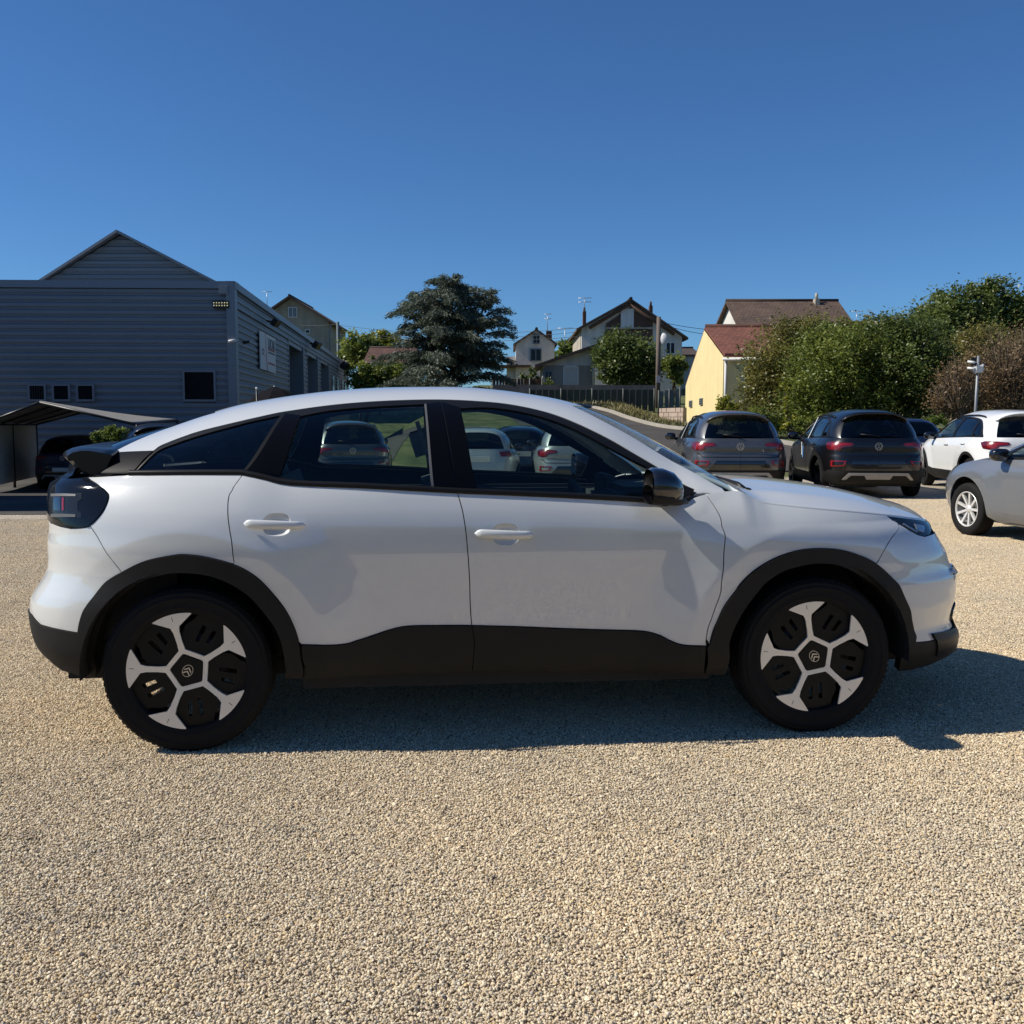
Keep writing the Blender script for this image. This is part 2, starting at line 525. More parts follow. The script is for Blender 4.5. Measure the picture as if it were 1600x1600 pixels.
class PixInv:
    """finds surface parameters under a photo pixel (visible side), given surf(u,v)->car coords and car->world"""
    def __init__(s, f, us, vs_, toworld):
        s.f, s.tw = f, toworld
        U, V = np.meshgrid(us, vs_)
        s.U, s.V = U.ravel(), V.ravel()
        P = f(s.U, s.V)
        W = toworld(P)
        s.px, s.py = project(W)
        e = 1e-3
        N = np.cross(f(s.U+e, s.V)-f(s.U-e, s.V), f(s.U, s.V+e)-f(s.U, s.V-e))
        N /= np.maximum(np.linalg.norm(N, axis=1), 1e-12)[:, None]
        Nw = toworld(P+N)-W
        V_ = np.array([0, 0, CAM_H])-W
        vis = (P[:, 1] < 0.02) & ((Nw*V_).sum(1) > 0.03*np.linalg.norm(V_, axis=1))
        s.px = np.where(vis, s.px, 1e6)
    def __call__(s, px, py):
        i = np.argmin((s.px-px)**2+(s.py-py)**2)
        u, v = s.U[i], s.V[i]
        for _ in range(3):
            e = 1e-3
            q = np.array([[u, v], [u+e, v], [u, v+e]])
            a, b = project(s.tw(s.f(q[:, 0], q[:, 1])))
            J = np.array([[(a[1]-a[0])/e, (a[2]-a[0])/e], [(b[1]-b[0])/e, (b[2]-b[0])/e]])
            if abs(np.linalg.det(J)) < 2e3: break
            d = np.linalg.solve(J, [px-a[0], py-b[0]])
            m = np.abs(d).max()
            if m > 0.03: d *= 0.03/m
            u, v = u+d[0], v+d[1]
        return (float(u), float(v))
    def line(s, pts, n=6):
        return spline([s(*p) for p in pts], n=n)
# ------------------------------------------------------------------ the white car
HX, HY, HA = -1.4183, 4.8703, 0.0951
cA, sA = math.cos(HA), math.sin(HA)
def hero_world(P):
    P = np.asarray(P, float)
    return np.stack([HX+P[..., 0]*cA-P[..., 1]*sA, HY+P[..., 0]*sA+P[..., 1]*cA, P[..., 2]], -1)
def hero_plane(px, py, y):
    """car coordinates of a pixel on the plane y=const"""
    r = pix_ray(px, py)
    o = ((0-HX)*cA+(0-HY)*sA, -(0-HX)*sA+(0-HY)*cA)
    d = (r.x*cA+r.y*sA, -r.x*sA+r.y*cA)
    t = (y-o[1])/d[1]
    return o[0]+t*d[0], CAM_H+t*r.z
Wz = pchip([.12, .22, .28, .33, .40, .48, .56, .66, .76, .85, .92, .98, 1.04, 1.10, 1.16, 1.24, 1.34],
           [.70, .800, .838, .862, .876, .882, .885, .890, .896, .900, .8965, .8885, .8745, .856, .833, .795, .74])
XM, NF, NR = 1.35, 4.0, 4.4
FR = [(1445, 808), (1460, 822), (1464, 834), (1470, 850), (1478, 866), (1482, 880), (1486, 890), (1494, 903), (1495, 915), (1493, 938), (1487, 957), (1484, 972), (1488, 984), (1494, 998), (1493, 1008)]
RE = [(100, 742), (84, 752), (75, 759), (73, 775), (74, 800), (76, 829), (73.6, 857), (74.5, 875), (74, 890), (70, 903), (61, 919), (52, 933), (46.5, 948), (46, 965), (49.7, 990), (56, 1012), (68, 1030)]
def solve_ends():
    outF, outR = [], []
    for (px, py), front in [(p, True) for p in FR]+[(p, False) for p in RE]:
        x_, z = hero_plane(px, py, -0.62)
        lo, hi = (2.6, 3.9) if front else (-1.2, -0.1)
        W = float(Wz(z)); n = NF if front else NR
        u = np.linspace(0, 1, 800)**0.5
        yy = -W*(1-u**n)**(1/n)
        for _ in range(40):
            mid = (lo+hi)/2
            x = XM+(mid-XM)*u
            a, b = project(hero_world(np.stack([x, yy, np.full_like(x, z)], -1)))
            m = a.max() if front else a.min()
            if front:
                lo, hi = (mid, hi) if m < px else (lo, mid)
            else:
                lo, hi = (mid, hi) if m < px else (lo, mid)
        (outF if front else outR).append((z, (lo+hi)/2))
    return outF, outR
oF, oR = solve_ends()
def mono(l):
    l = sorted(l); r = []
    for z, x in l:
        if not r or z > r[-1][0]+0.008: r.append((z, x))
    return r
oF, oR = mono(oF), mono(oR)
xF = pchip([p[0] for p in oF], [p[1] for p in oF])
xR = pchip([p[0] for p in oR], [p[1] for p in oR])
def clampf(f, lo, hi):
    return lambda z: f(np.clip(z, lo, hi))
xF = clampf(xF, oF[0][0], oF[-1][0]); xR = clampf(xR, oR[0][0], oR[-1][0])
# upper edge of the side: belt, hood cut line
TOPL = [(90, 748), (140, 746), (201, 742), (376, 740.5), (455, 758), (565, 762), (716, 770.4), (890, 777), (1010, 784.5), (1060, 783), (1103, 771.5), (1153, 766), (1176, 778), (1201, 787.5), (1272, 795), (1382, 804.5), (1440, 812)]
tp = [hero_plane(px, py, -0.86 if px < 1140 else -0.80 if px < 1300 else -0.70) for px, py in TOPL]
ztop = pchip([p[0] for p in tp], [p[1] for p in tp])
rtop = pchip([-0.9, -0.5, 0.0, 0.35, 0.9, 1.7, 2.1, 2.5, 3.0, 3.6], [.05, .05, .045, .03, .012, .012, .03, .055, .06, .06])
htop = pchip([-0.9, 0.0, 0.6, 2.0, 2.5, 3.6], [.22, .22, .16, .14, .16, .14])
HS = CarSurf(Wz, XM, NF, NR, xF, xR, [(0, .345), (2.67, .345)], ztop, rtop, htop, bulge=.036, rb=.575, fall=.24)
hl = PixInv(HS.lower, np.linspace(0.05, HS.total-0.05, 700), np.linspace(0.14, 1.26, 190), hero_world)
# greenhouse
bl = [hl(px, py) for px, py in [(201, 741), (290, 740.5), (376, 740), (415, 747), (455, 755), (565, 760), (716, 767), (890, 774), (1010, 780), (1055, 779), (1103, 771)]]
bx = [float(HS.lower(u, v)[0]) for u, v in bl]; bz = [v for u, v in bl]
zb = pchip([-0.75, -0.35]+bx+[2.36, 2.55], [bz[0]-.02, bz[0]]+bz+[1.035, 1.02])
def yb(x):
    z = zb(x)
    return -HS.lower(HS.sig_x(x, z), z)[..., 1]-0.012
ROOF = [(108, 705), (130, 700), (153.7, 699), (187.5, 687), (226.9, 674.4), (274.7, 661.7), (339, 641.5), (370, 632.7), (431, 621.7), (516, 610.7), (589, 605.8), (640, 604.3), (687, 603.8), (730, 604.5), (770, 608), (830, 616), (875, 624), (902, 631), (941, 645), (980, 664.5), (1040, 696), (1100, 731), (1133, 751), (1160, 768)]
rs = pchip([p[0] for p in ROOF], [p[1] for p in ROOF])
MEXP, KEXP = 1.3, 2.9
def solve_zc():
    res = []
    psi = np.linspace(-0.75, 0.75, 151)
    for x in np.linspace(-0.62, 2.50, 66):
        b, y0 = float(zb(x)), float(yb(x))
        lo, hi = b-0.05, 1.75
        phi = (1-np.abs(psi))*math.pi/2
        for _ in range(40):
            mid = (lo+hi)/2
            z = b+(mid-b)*np.sin(phi)**(2/MEXP)
            y = np.sign(psi)*y0*np.cos(phi)**(2/KEXP)
            a, q = project(hero_world(np.stack([np.full_like(y, x), y, z], -1)))
            over = (rs(a)-q).max()       # >0: sticks out above the outline
            if over > 0: hi = mid
            else: lo = mid
        res.append((x, max((lo+hi)/2, b+0.004)))
    return res
zcl = solve_zc()
_x = np.array([p[0] for p in zcl]); _z = np.array([p[1] for p in zcl])
for _ in range(2):
    _z[1:-1] = 0.25*_z[:-2]+0.5*_z[1:-1]+0.25*_z[2:]
zc = pchip(_x, _z)
HS.set_upper(zb, yb, zc, MEXP, KEXP)
SC = 0.6
hu = PixInv(lambda u, v: HS.upper(u, v/SC), np.linspace(-0.62, 2.45, 600), np.linspace(-0.999, -0.02, 200)*SC, hero_world)
UM, LM = HS.Um(SC), HS.Lm()

hero = empty('hatchback_car', (HX, HY, 0), HA)
tag(hero, 'large white crossover hatchback with black wheel arches, nearest car, side on', 'car')
W_, CL, GB, TB, SD = (MATS[k] for k in ('white_paint', 'clad', 'gloss_black', 'trim_black', 'seam_dark'))
HP = 0.026
def both(name, outline, fmap, h, mat, parent=hero, **k):
    a = panel(name, outline, fmap, h, mat, parent, **k)
    b = panel(name, outline, fmap, h, mat, parent, mirror=True, **k)
    return a, b
def shrink(poly, d):
    """move an outline inwards by d"""
    P = np.array(densify(poly, 0.02)); n = len(P)
    ar = 0.5*np.sum(P[:, 0]*np.roll(P[:, 1], -1)-np.roll(P[:, 0], -1)*P[:, 1])
    t = np.roll(P, -1, 0)-np.roll(P, 1, 0)
    t /= np.maximum(np.linalg.norm(t, axis=1), 1e-9)[:, None]
    nn = np.stack([-t[:, 1], t[:, 0]], -1)*(1 if ar > 0 else -1)
    return [tuple(p) for p in P+nn*d]
L = hl.line
GAP = 0.0022
# shared traces (photo pixels) on the lower surface
t_rd_rear = [(377, 740.5), (364.6, 761.5), (357.6, 775.6), (356, 801), (359, 829), (363, 857), (366, 881)]
t_bp = [(715, 770), (723.4, 802), (729.5, 846), (733.5, 900), (737, 977)]
t_fd = [(1103, 771.5), (1125, 807), (1132, 832), (1131, 865), (1127, 914.5), (1118.5, 947.5), (1107.5, 978), (1103, 1003)]
t_rarch = [(123, 989), (128, 964), (142.5, 938.7), (165, 910.6), (190, 894.5), (227, 877), (269, 868), (291.5, 866.5), (325, 871), (365, 882), (395.6, 898), (424, 925), (446, 953), (460, 981), (468, 1007)]
t_farch = [(1109, 1009), (1118.5, 975), (1135, 942), (1157, 912), (1184.5, 887), (1217.5, 869), (1250.5, 859.5), (1283.5, 857), (1314, 859.5), (1344, 868), (1369, 881), (1391, 901), (1410, 928), (1422, 958.5), (1428, 989), (1429, 1004)]
t_rin = [(151, 1057), (148, 1019), (162, 971), (187.5, 934), (221, 909), (255, 898), (283, 895), (325, 899), (367.5, 916), (401, 943), (429, 979), (443.4, 1019), (446, 1058)]
t_fin = [(1132, 1052), (1139, 1002.5), (1157, 961), (1184.5, 923), (1217.5, 895), (1250.5, 884), (1283.5, 880), (1316.5, 885.6), (1349.5, 903.5), (1377, 928), (1396, 958.5), (1406, 991.5), (1407, 1016), (1402, 1046.5)]
def cut(tr, a, b):
    return tr[a:b]
rarch, farch, rin, fin = L(t_rarch), L(t_farch), L(t_rin), L(t_fin)
rdr, bpl, fdf = L(t_rd_rear), L(t_bp), L(t_fd)
def z_in(curve, z0, z1):
    return [p for p in curve if z0 <= p[1] <= z1]
def split_at(curve, sig):
    i = int(np.argmin([abs(p[0]-sig) for p in curve]))
    return curve[:i+1], curve[i:]
# arch outline pieces
i_rd = int(np.argmin([math.hypot(p[0]-rdr[-1][0], p[1]-rdr[-1][1]) for p in rarch]))
i_rb = int(np.argmin([math.hypot(p[0]-hl(190, 894.5)[0], p[1]-hl(190, 894.5)[1]) for p in rarch]))
i_fb = int(np.argmin([math.hypot(p[0]-hl(1369, 881)[0], p[1]-hl(1369, 881)[1]) for p in farch]))
belt_r = L([(201.5, 741), (290, 740.2), (377, 740)])
belt_rd = L([(377, 740), (415, 748), (455, 756.5), (565, 761), (715, 769)])
belt_fd = L([(715, 769), (890, 776.5), (1010, 783.5), (1040, 787), (1064, 787), (1085, 777), (1103, 771.5)])
clad_rd = L([(470.6, 1007), (532, 1007), (560, 1000), (587.5, 991), (612, 983), (638.5, 978), (690, 977), (737, 977)])
clad_fd = L([(737, 977), (810, 979), (885, 982), (950, 984), (1004, 986), (1029.5, 992), (1048, 1001), (1067.7, 1007.5), (1104, 1009)])
tail_front = L([(136.9, 747), (153.7, 758.7), (167, 769), (170, 778.4), (162, 798), (148, 815), (136.9, 823.4)], n=8)
cpan = L([(137, 745.5), (201.5, 742)])
# finger cups behind the door handles are real recesses
def cup_pt(P, k, f=1.0):
    q = 2*math.pi*k/32
    return P[0]+.006+.056*f*math.copysign(abs(math.cos(q))**.75, math.cos(q)), P[2]-.002+.046*f*math.copysign(abs(math.sin(q))**.75, math.sin(q))
def cup_hole(px, py):
    P = HS.lower(*hl(px, py))
    return [(float(HS.sig_x(np.float64(x), np.float64(z))), z) for x, z in (cup_pt(P, k) for k in range(32))]
# quarter panel
seam_b = L([(141, 822), (190, 894.5)])
quarter = cpan+belt_r[1:]+rdr[1:]+[p for p in rarch[i_rb:i_rd]][::-1]+seam_b[::-1][1:]+tail_front[::-1][1:]
both('quarter_panel', shrink(quarter, GAP), LM, 0.013, W_)
# rear door
reardoor = belt_rd+bpl[1:]+clad_rd[::-1][1:]+[p for p in rarch[i_rd:]][::-1][1:]+rdr[::-1][1:]
rd = both('rear_door', shrink(reardoor, GAP), LM, 0.017, W_, holes=[cup_hole(430, 819)], thick=.006)
frontdoor = belt_fd+fdf[1:]+clad_fd[::-1]+bpl[::-1][1:]
fd = both('front_door', shrink(frontdoor, GAP), LM, 0.02, W_, holes=[cup_hole(788, 834)], thick=.006)
# front fender
cutl = L([(1106, 770.8), (1128, 767.5), (1153, 766.5), (1164, 771.5), (1176, 778), (1188, 783), (1201, 787), (1230, 790.8), (1272, 795), (1330, 800), (1385, 805)])
seam_fb = L([(1386, 806), (1404, 819), (1390, 845), (1369, 881)])
fender = cutl+seam_fb[1:]+[p for p in farch[:i_fb]][::-1]+[(fdf[-1][0]+.01, fdf[-1][1])]+fdf[::-1][1:]
both('front_fender', shrink(fender, GAP), LM, 0.013, W_)
# dark inner skin behind the shut lines
inner = belt_r+belt_rd[1:]+belt_fd[1:]+cutl[1:]+seam_fb[1:]+[p for p in farch[:i_fb]][::-1]+clad_fd[::-1]+clad_rd[::-1]+[p for p in rarch[i_rb:]][::-1]+seam_b[::-1]+tail_front[::-1]
both('inner_shell', shrink(inner, 0.004), LM, 0.05, SD, thick=0, offset=-0.012, holes=[cup_hole(430, 819), cup_hole(788, 834)])

# bumpers wrap round the ends: drawn in (sig, z), half outline + mirrored half
def z_of(px, py): return hl(px, py)[1]
hl_lo = L([(1404, 819), (1420, 828), (1434, 835.5)])
hl_lo += [(hl_lo[-1][0]+.05, hl_lo[-1][1]-.012), (hl_lo[-1][0]+.12, hl_lo[-1][1]-.010)]
SF, S0 = HS.total-0.0005, 0.0005
f_edge = L([(1429, 1004), (1459.5, 1000), (1474, 990)])
zl, zh = f_edge[-1][1], hl_lo[-1][1]
f_side = [p for p in farch[i_fb:]]
front_bumper = f_side+f_edge[1:]+[(SF, zl+0.03), (SF, zh-0.02), (hl_lo[-1][0]+.12, zh)]+hl_lo[::-1]+L([(1404, 819), (1390, 845), (1369, 881)])[1:-1]
both('front_bumper', shrink(front_bumper, GAP), LM, 0.016, W_)
z0 = hl(1425, 1044)[1]
f_foot = hl(1427, 1044)
f_bot = L([(1466, 1031), (1448, 1039), (1427, 1044)])
front_lower = f_edge+[(SF, zl+0.03), (SF, f_bot[0][1]+.02), (f_bot[0][0]+.18, f_bot[0][1]+.015)]+f_bot
both('front_bumper_lower', shrink(front_lower, 0.0012), LM, 0.025, CL, offset=0.006, thick=0.03)
rbs = L([(64, 976), (90, 983), (123, 989)])
zr_ = rbs[0][1]
r_foot = (float(HS.sig_x(np.float64(-.46), np.float64(.300))), .300)
t_under = L([(141, 822), (136.9, 823.4), (122, 825), (110, 825.5)])
su, zu = t_under[-1]
t_under += [(su-.07, zu+.004), (su-.16, zu+.012)]
rear_bumper = [(S0, 0.805), (S0, zr_+.05), (rbs[0][0]-.09, zr_+.03)]+rbs+[p for p in rarch[:i_rb]][1:]+seam_b[::-1]+t_under[1:]
both('rear_bumper', shrink(rear_bumper, GAP), LM, 0.016, W_)
r_bot = [(r_foot[0]-.22, .345), (r_foot[0]-.12, .315), r_foot]
rear_lower = [(S0, zr_+.05), (S0, r_bot[0][1]+.03), (r_bot[0][0]-.12, r_bot[0][1]+.02)]+r_bot+rbs[::-1]+[(rbs[0][0]-.09, zr_+.03)]
both('rear_bumper_lower', shrink(rear_lower, 0.0012), LM, 0.03, CL, offset=0.005, thick=0.03)
# tailgate, tail lamps
lampo = tail_front+t_under[2:]+[(su-.30, .95), (su-.30, 1.09), (su-.20, 1.120)]+L([(112, 748.5), (136.9, 747)])
lamp_l = both('tail_lamp', shrink(lampo, 0.002), LM, 0.02, MATS['lamp_smoke'], offset=0.004, thick=0.03)
tg = [(S0, .81), (su-.17, zu+.006), (su-.305, .95), (su-.305, 1.1), (S0, 1.1)]
both('tailgate', tg, LM, 0.04, W_)
pts = [hl(*p) for p in [(80, 771), (129, 771), (129, 780), (123, 785), (123, 798), (129, 802), (129, 809), (84, 809)]]
for o, q in zip(lamp_l, both('lamp_inner', pts, LM, 0.015, MATS['lamp_slate'], None, offset=0.0055, thick=0.004)): q.parent = o
for k, (a, b) in enumerate([(772, 776), (803, 808)]):
    pts = L([(82, a), (100, a), (120, a+1)], n=4)+L([(120, b), (100, b), (82, b)], n=4)
    for o, q in zip(lamp_l, both('lamp_bar', pts, LM, 0.015, MATS['grey_plastic'], None, offset=0.008, thick=0.006)): q.parent = o
pts = [hl(*p) for p in [(86, 777), (97, 777), (97, 798), (86, 797)]]
for o, q in zip(lamp_l, both('lamp_element', pts, LM, 0.015, MATS['gloss_black'], None, offset=0.007, thick=0.006)): q.parent = o
pts = [hl(*p) for p in [(99, 778), (102, 778), (102, 798), (99, 798)]]
for o, q in zip(lamp_l, both('lamp_divider', pts, LM, 0.015, MATS['lamp_red'], None, offset=0.0075, thick=0.006)): q.parent = o
# head lamps
edge_end = hl(1447, 814)
hlo = L([(1386, 806), (1404, 819)])[:-1]+hl_lo+[(edge_end[0]+.14, edge_end[1]+.006)]+L([(1386, 806), (1420, 810), (1447, 814)])[::-1][:-1]
hd = both('head_lamp', shrink(hlo, 0.002), LM, 0.018, MATS['lamp_smoke'], thick=0.03)
for o, q in zip(hd, both('lamp_reflector', [hl(*p) for p in [(1428, 819), (1444, 822), (1443, 832), (1432, 829)]], LM, 0.015, MATS['lamp_clear'], None, offset=0.003, thick=0.004)): q.parent = o
for o, q in zip(hd, both('running_light', L([(1410, 819.5), (1420, 825.5), (1432, 832)], n=4)+L([(1433, 830), (1421, 823.5), (1411, 817.5)], n=4), LM, 0.015, MATS['lamp_clear'], None, offset=0.003, thick=0.004)): q.parent = o
# dark band between the head lamps, chrome winglet, lower lamp pocket
both('upper_grille', [(HS.sig_y(.50, .87, True), .82), (SF, .80), (SF, .915), (HS.sig_y(.49, .9, True), .91)], LM, 0.03, GB, offset=-0.004)
both('chrome_winglet', [(HS.sig_y(.60, .66, True), .650), (SF, .625), (SF, .655), (HS.sig_y(.58, .68, True), .678)], LM, 0.03, MATS['chrome'], offset=0.012, thick=0.014)
both('lower_grille', [(HS.sig_y(.52, .4, True), .29), (SF, .27), (SF, .52), (HS.sig_y(.50, .5, True), .50)], LM, 0.04, GB, offset=0.012)
pk = [(HS.sig_y(y, .35, True), z) for y, z in ((.70, .40), (.52, .385), (.54, .275), (.69, .29))]
both('fog_lamp_pocket', pk, LM, 0.02, TB, offset=0.014, thick=0.012)
both('tailgate_upper', [(S0, 1.105), (HS.sig_y(.60, 1.1), 1.105), (HS.sig_y(.57, 1.2), 1.20), (S0, 1.21)], LM, 0.04, MATS['pillar_black'])
# wheel arch cladding, door cladding, sills
rr_ = [p for p in rarch]+L([(471, 1030), (474, 1058)])+[p for p in rin[::-1]]+[r_foot]
both('rear_arch_cladding', shrink(rr_, .0006), LM, 0.026, CL, offset=0.010, thick=0.035)
fr_ = L([(1101, 1051), (1104, 1012)])+farch[1:]+[f_foot]+[p for p in fin[::-1]]
both('front_arch_cladding', shrink(fr_, .0006), LM, 0.026, CL, offset=0.010, thick=0.035)
sillb = L([(477, 1059), (590, 1054), (706.5, 1050), (842.5, 1048), (970, 1049), (1099, 1051)])
sp = int(np.argmin([abs(p[0]-hl(739, 1049)[0]) for p in sillb]))
seamc = L([(737, 978), (741, 1000), (740, 1025), (737, 1049)])
cr = L([(472, 1008), (474, 1030), (477, 1057)])
both('rear_door_cladding', shrink(clad_rd+seamc[1:]+sillb[:sp][::-1]+cr[::-1][1:], 0.0016), LM, 0.03, CL, offset=0.008, thick=0.03)
cf = L([(1103, 1009), (1101, 1030), (1100, 1050)])
both('front_door_cladding', shrink(clad_fd+cf[1:]+sillb[sp+1:][::-1][1:]+seamc[::-1][:-1], 0.0016), LM, 0.03, CL, offset=0.008, thick=0.03)

# ---- greenhouse
Lu = hu.line
w_out = Lu([(239.5, 704), (255, 694), (300, 677), (353, 663), (395.6, 653), (443, 643), (516, 632.7), (589, 626.6), (640, 624.5), (687, 624), (740, 626), (800, 632), (860, 645.5), (920, 669.5), (980, 701.5), (1040, 737.5), (1085, 764)])
belt_u = [(float(x), float(HS.psi_z(x, zb(x)+0.002))*SC) for x in np.linspace(bx[0]+.0, bx[-1]-.02, 60)]
a_up = Lu([(893, 634), (938, 656), (998, 689), (1070, 731), (1128, 763)])
r_up = Lu([(336.5, 644.8), (300, 656), (249, 674), (210, 690), (178, 706)])
tipA = [(float(x), -0.995*SC) for x in np.linspace(bx[-1]-.06, a_up[-1][0]+.02, 4)]
def mir(c): return [(p[0], -p[1]) for p in c]
ws_top = [(a_up[0][0]+0.10*(1-(v/a_up[0][1])**2), v) for v in np.linspace(a_up[0][1], -a_up[0][1], 25)]
rg_top = [(r_up[0][0]-0.03*(1-(v/r_up[0][1])**2), v) for v in np.linspace(-r_up[0][1], r_up[0][1], 25)]
c_low = Lu([(178, 707), (239.5, 704)])
roof = c_low[:-1]+w_out+tipA+a_up[::-1]+ws_top[1:-1]+mir(a_up)+mir(tipA)[::-1]+mir(w_out)[::-1]+mir(c_low[:-1])[::-1]+mir(r_up)[::-1]+rg_top[1:-1]+r_up[:-1]
panel('roof', roof, UM, 0.028, W_, hero, thick=0.012)
wsb = [(a_up[-1][0]+0.035+0.13*(1-(v/a_up[-1][1])**2), v) for v in np.linspace(a_up[-1][1], -a_up[-1][1], 25)]
ws = a_up+wsb[1:-1]+mir(a_up)[::-1]+ws_top[::-1][1:-1]
panel('windshield', shrink(ws, 0.004), UM, 0.05, MATS['windshield_glass'], hero, thick=0.004, offset=-0.004)
rgb = [(-0.44-0.06*(1-(v/r_up[-1][1])**2), v) for v in np.linspace(-r_up[-1][1], r_up[-1][1], 25)]
rg = r_up[::-1]+rg_top[::-1][1:-1]+mir(r_up)+rgb
panel('rear_window', shrink(rg, 0.003), UM, 0.04, MATS['rear_glass_tint'], hero, thick=0.004, offset=-0.004)
# black C panel and lip spoiler
cp = Lu([(177, 707.6), (239, 704.6)])+Lu([(224, 718), (203, 740)])+[(-0.30, -0.99*SC), (-0.40, -0.99*SC), (-0.50, -0.985*SC)]+Lu([(134, 733), (168, 708)])
both('c_pillar_panel', cp, UM, 0.02, MATS['c_panel_black'], thick=0.012, offset=0.001)
sp_ = MB()
prof_ = [hero_plane(px, py, -.60) for px, py in [(178, 706.5), (160, 703), (140, 700), (124, 699.5), (108, 702.5), (100, 706.5), (97.5, 711), (101, 716), (109, 724), (120, 735), (142, 745), (165, 742)]]
ys_ = np.linspace(-.625, .625, 27)
vs_, fs_ = [], []
m_ = len(prof_)
for y in ys_:
    f = 1-(abs(y)/.625)**2.2
    rd2 = max(0, (abs(y)-.56)/.065)**2          # rounded ends
    for x, z in prof_:
        w = np.clip((-.36-x)/.22, 0, 1)
        vs_.append((x-.055*f*w+.03*rd2*w, y, z+.014*f-.012*rd2*(1 if z > 1.2 else -1)))
for i in range(len(ys_)-1):
    for k in range(m_): fs_.append((i*m_+k, i*m_+(k+1) % m_, (i+1)*m_+(k+1) % m_, (i+1)*m_+k))
sp_.add(vs_, fs_, True)
sp_.add(vs_[:m_], [tuple(range(m_))]); sp_.add(vs_[-m_:], [tuple(range(m_))])
sp_.build('spoiler', MATS['spoiler_black'], hero)
# window band: frame with openings, panes
gq = Lu([(214, 733.5), (243.7, 705.5), (275, 691.5), (311, 679.5), (367.5, 664), (438, 648)])+Lu([(438, 648), (379, 735)])[1:]
grd = Lu([(437, 744), (470, 650)])+Lu([(472, 648.5), (516, 640.5), (589, 634), (664, 630.5)])+Lu([(664, 630.5), (676, 760)])[1:]+Lu([(674, 760.5), (565, 756.5), (472, 752), (437, 744.5)])[1:-1]
gfd = Lu([(718, 638), (746, 763)])[::-1]+Lu([(720, 637), (770, 636), (830, 646), (890, 666), (950, 697), (1011, 729)])+Lu([(1011, 730), (1014, 777.5)])[1:]+Lu([(1010, 778), (890, 771), (747, 763.5)])[1:-1]
ftri = Lu([(1018, 735), (1050, 752), (1072, 765)])+Lu([(1060, 776), (1020, 777)])
band = w_out+[(bx[-1]-.03, -0.996*SC)]+[p for p in belt_u[::-1][2:]]
fo = both('window_frame', band, UM, 0.024, TB, holes=[gq, grd, gfd], offset=-0.003, thick=0.012)
sg, rgm = MATS['side_glass'], MATS['rear_glass_tint']
q1 = both('quarter_window', gq, UM, 0.05, rgm, thick=0, offset=-0.008)
q2 = both('rear_door_window', grd, UM, 0.05, sg, thick=0, offset=-0.008)
q3 = both('front_door_window', gfd, UM, 0.05, sg, thick=0, offset=-0.008)
for d_, q in ((rd, q2), (fd, q3)):
    for a, b in zip(d_, q): b.parent = a
# bright strip at the B pillar, gloss pillar cover with the door gap
bst = Lu([(666, 631), (678, 760)])+Lu([(674, 760), (663, 631)])
both('pillar_strip', bst, UM, 0.02, MATS['grey_plastic'], thick=0.004, offset=0.0)
for a, b in (([(446, 646), (470, 649), (437, 743), (384, 736)], None), ([(667, 631), (687, 628), (712, 762), (680, 760)], None), ([(690, 628), (719, 637), (745, 763), (716, 763)], None)):
    o4 = [hu(*p) for p in a]
    both('pillar_cover', o4, UM, 0.02, MATS['pillar_black'], thick=0.004, offset=0.001)
# belt moulding: a satin bar standing proud of the belt
for sgn in (-1, 1):
    mb = MB()
    pr = []
    for u, v in belt_r[::2]+belt_rd[2::2]+belt_fd[2:-8:2]:
        p = HS.lower(u, v)
        pr.append(Vector((p[0], p[1]*-sgn, p[2]+0.004)))
    secs = [(-.004, -.011), (.007, -.009), (.008, .006), (-.002, .013), (-.02, .013)]
    vs_, fs_ = [], []
    for p in pr:
        for dy, dz in secs: vs_.append((p.x, p.y+sgn*dy, p.z+dz))
    m_ = len(secs)
    for i in range(len(pr)-1):
        for k in range(m_-1): fs_.append((i*m_+k, i*m_+k+1, (i+1)*m_+k+1, (i+1)*m_+k))
    mb.add(vs_, fs_, True); mb.build('belt_moulding', TB, hero)
# hood: sheet from the cut line to the centre line
HOODS = [(1090, 737), (1107.5, 738.5), (1149, 741), (1217.5, 748), (1272.5, 756), (1327.5, 767), (1382.5, 781), (1424, 795), (1451, 810), (1458, 817)]
hs_ = pchip([p[0] for p in HOODS], [p[1] for p in HOODS])
edge = L([(1153, 766.5), (1164, 771.5), (1176, 778), (1201, 787), (1272, 795), (1330, 800), (1386, 805.5), (1420, 809.5), (1449, 814)], n=8)
e3 = [HS.lower(u, v) for u, v in edge]
sg0, zz0 = edge[-1]
for s_ in np.linspace(sg0, SF, 26)[1:]:
    e3.append(HS.lower(s_, zz0+0.035*(s_-sg0)/(SF-sg0)))
e3 = np.array(e3)
vv = np.linspace(0, 1, 25)
def hood_row(E_, zcen):
    zz = E_[2]+(zcen-E_[2])*(1-(1-vv)**2.3)
    # long blister near the edge, dished towards the middle
    zz = zz+0.012*np.exp(-((vv-.22)/.10)**2)*np.clip((3.2-E_[0])/.7, 0, 1)*np.clip((E_[0]-2.3)/.3, 0, 1)
    return np.stack([np.full_like(vv, E_[0]), E_[1]*(1-vv), zz], -1)
rows = []
zprev = None
for E_ in e3:
    lo, hi = E_[2]-.02, E_[2]+.25
    for _ in range(30):
        m_ = (lo+hi)/2
        r_ = hood_row(E_, m_)
        f_ = np.vstack([r_, r_*np.array([1, -1, 1])])
        a, b = project(hero_world(f_))
        if (hs_(a)-b).max() > 0: hi = m_
        else: lo = m_
    rows.append(max(m_, E_[2]+0.001))
rows = np.array(rows)
ne_ = len(edge)
for i in range(ne_, len(rows)):
    t_ = (i-ne_+1)/(len(rows)-ne_)
    rows[i] = e3[i][2]+max(0.004, (rows[ne_-1]-e3[ne_-1][2])*(1-t_)**1.2)
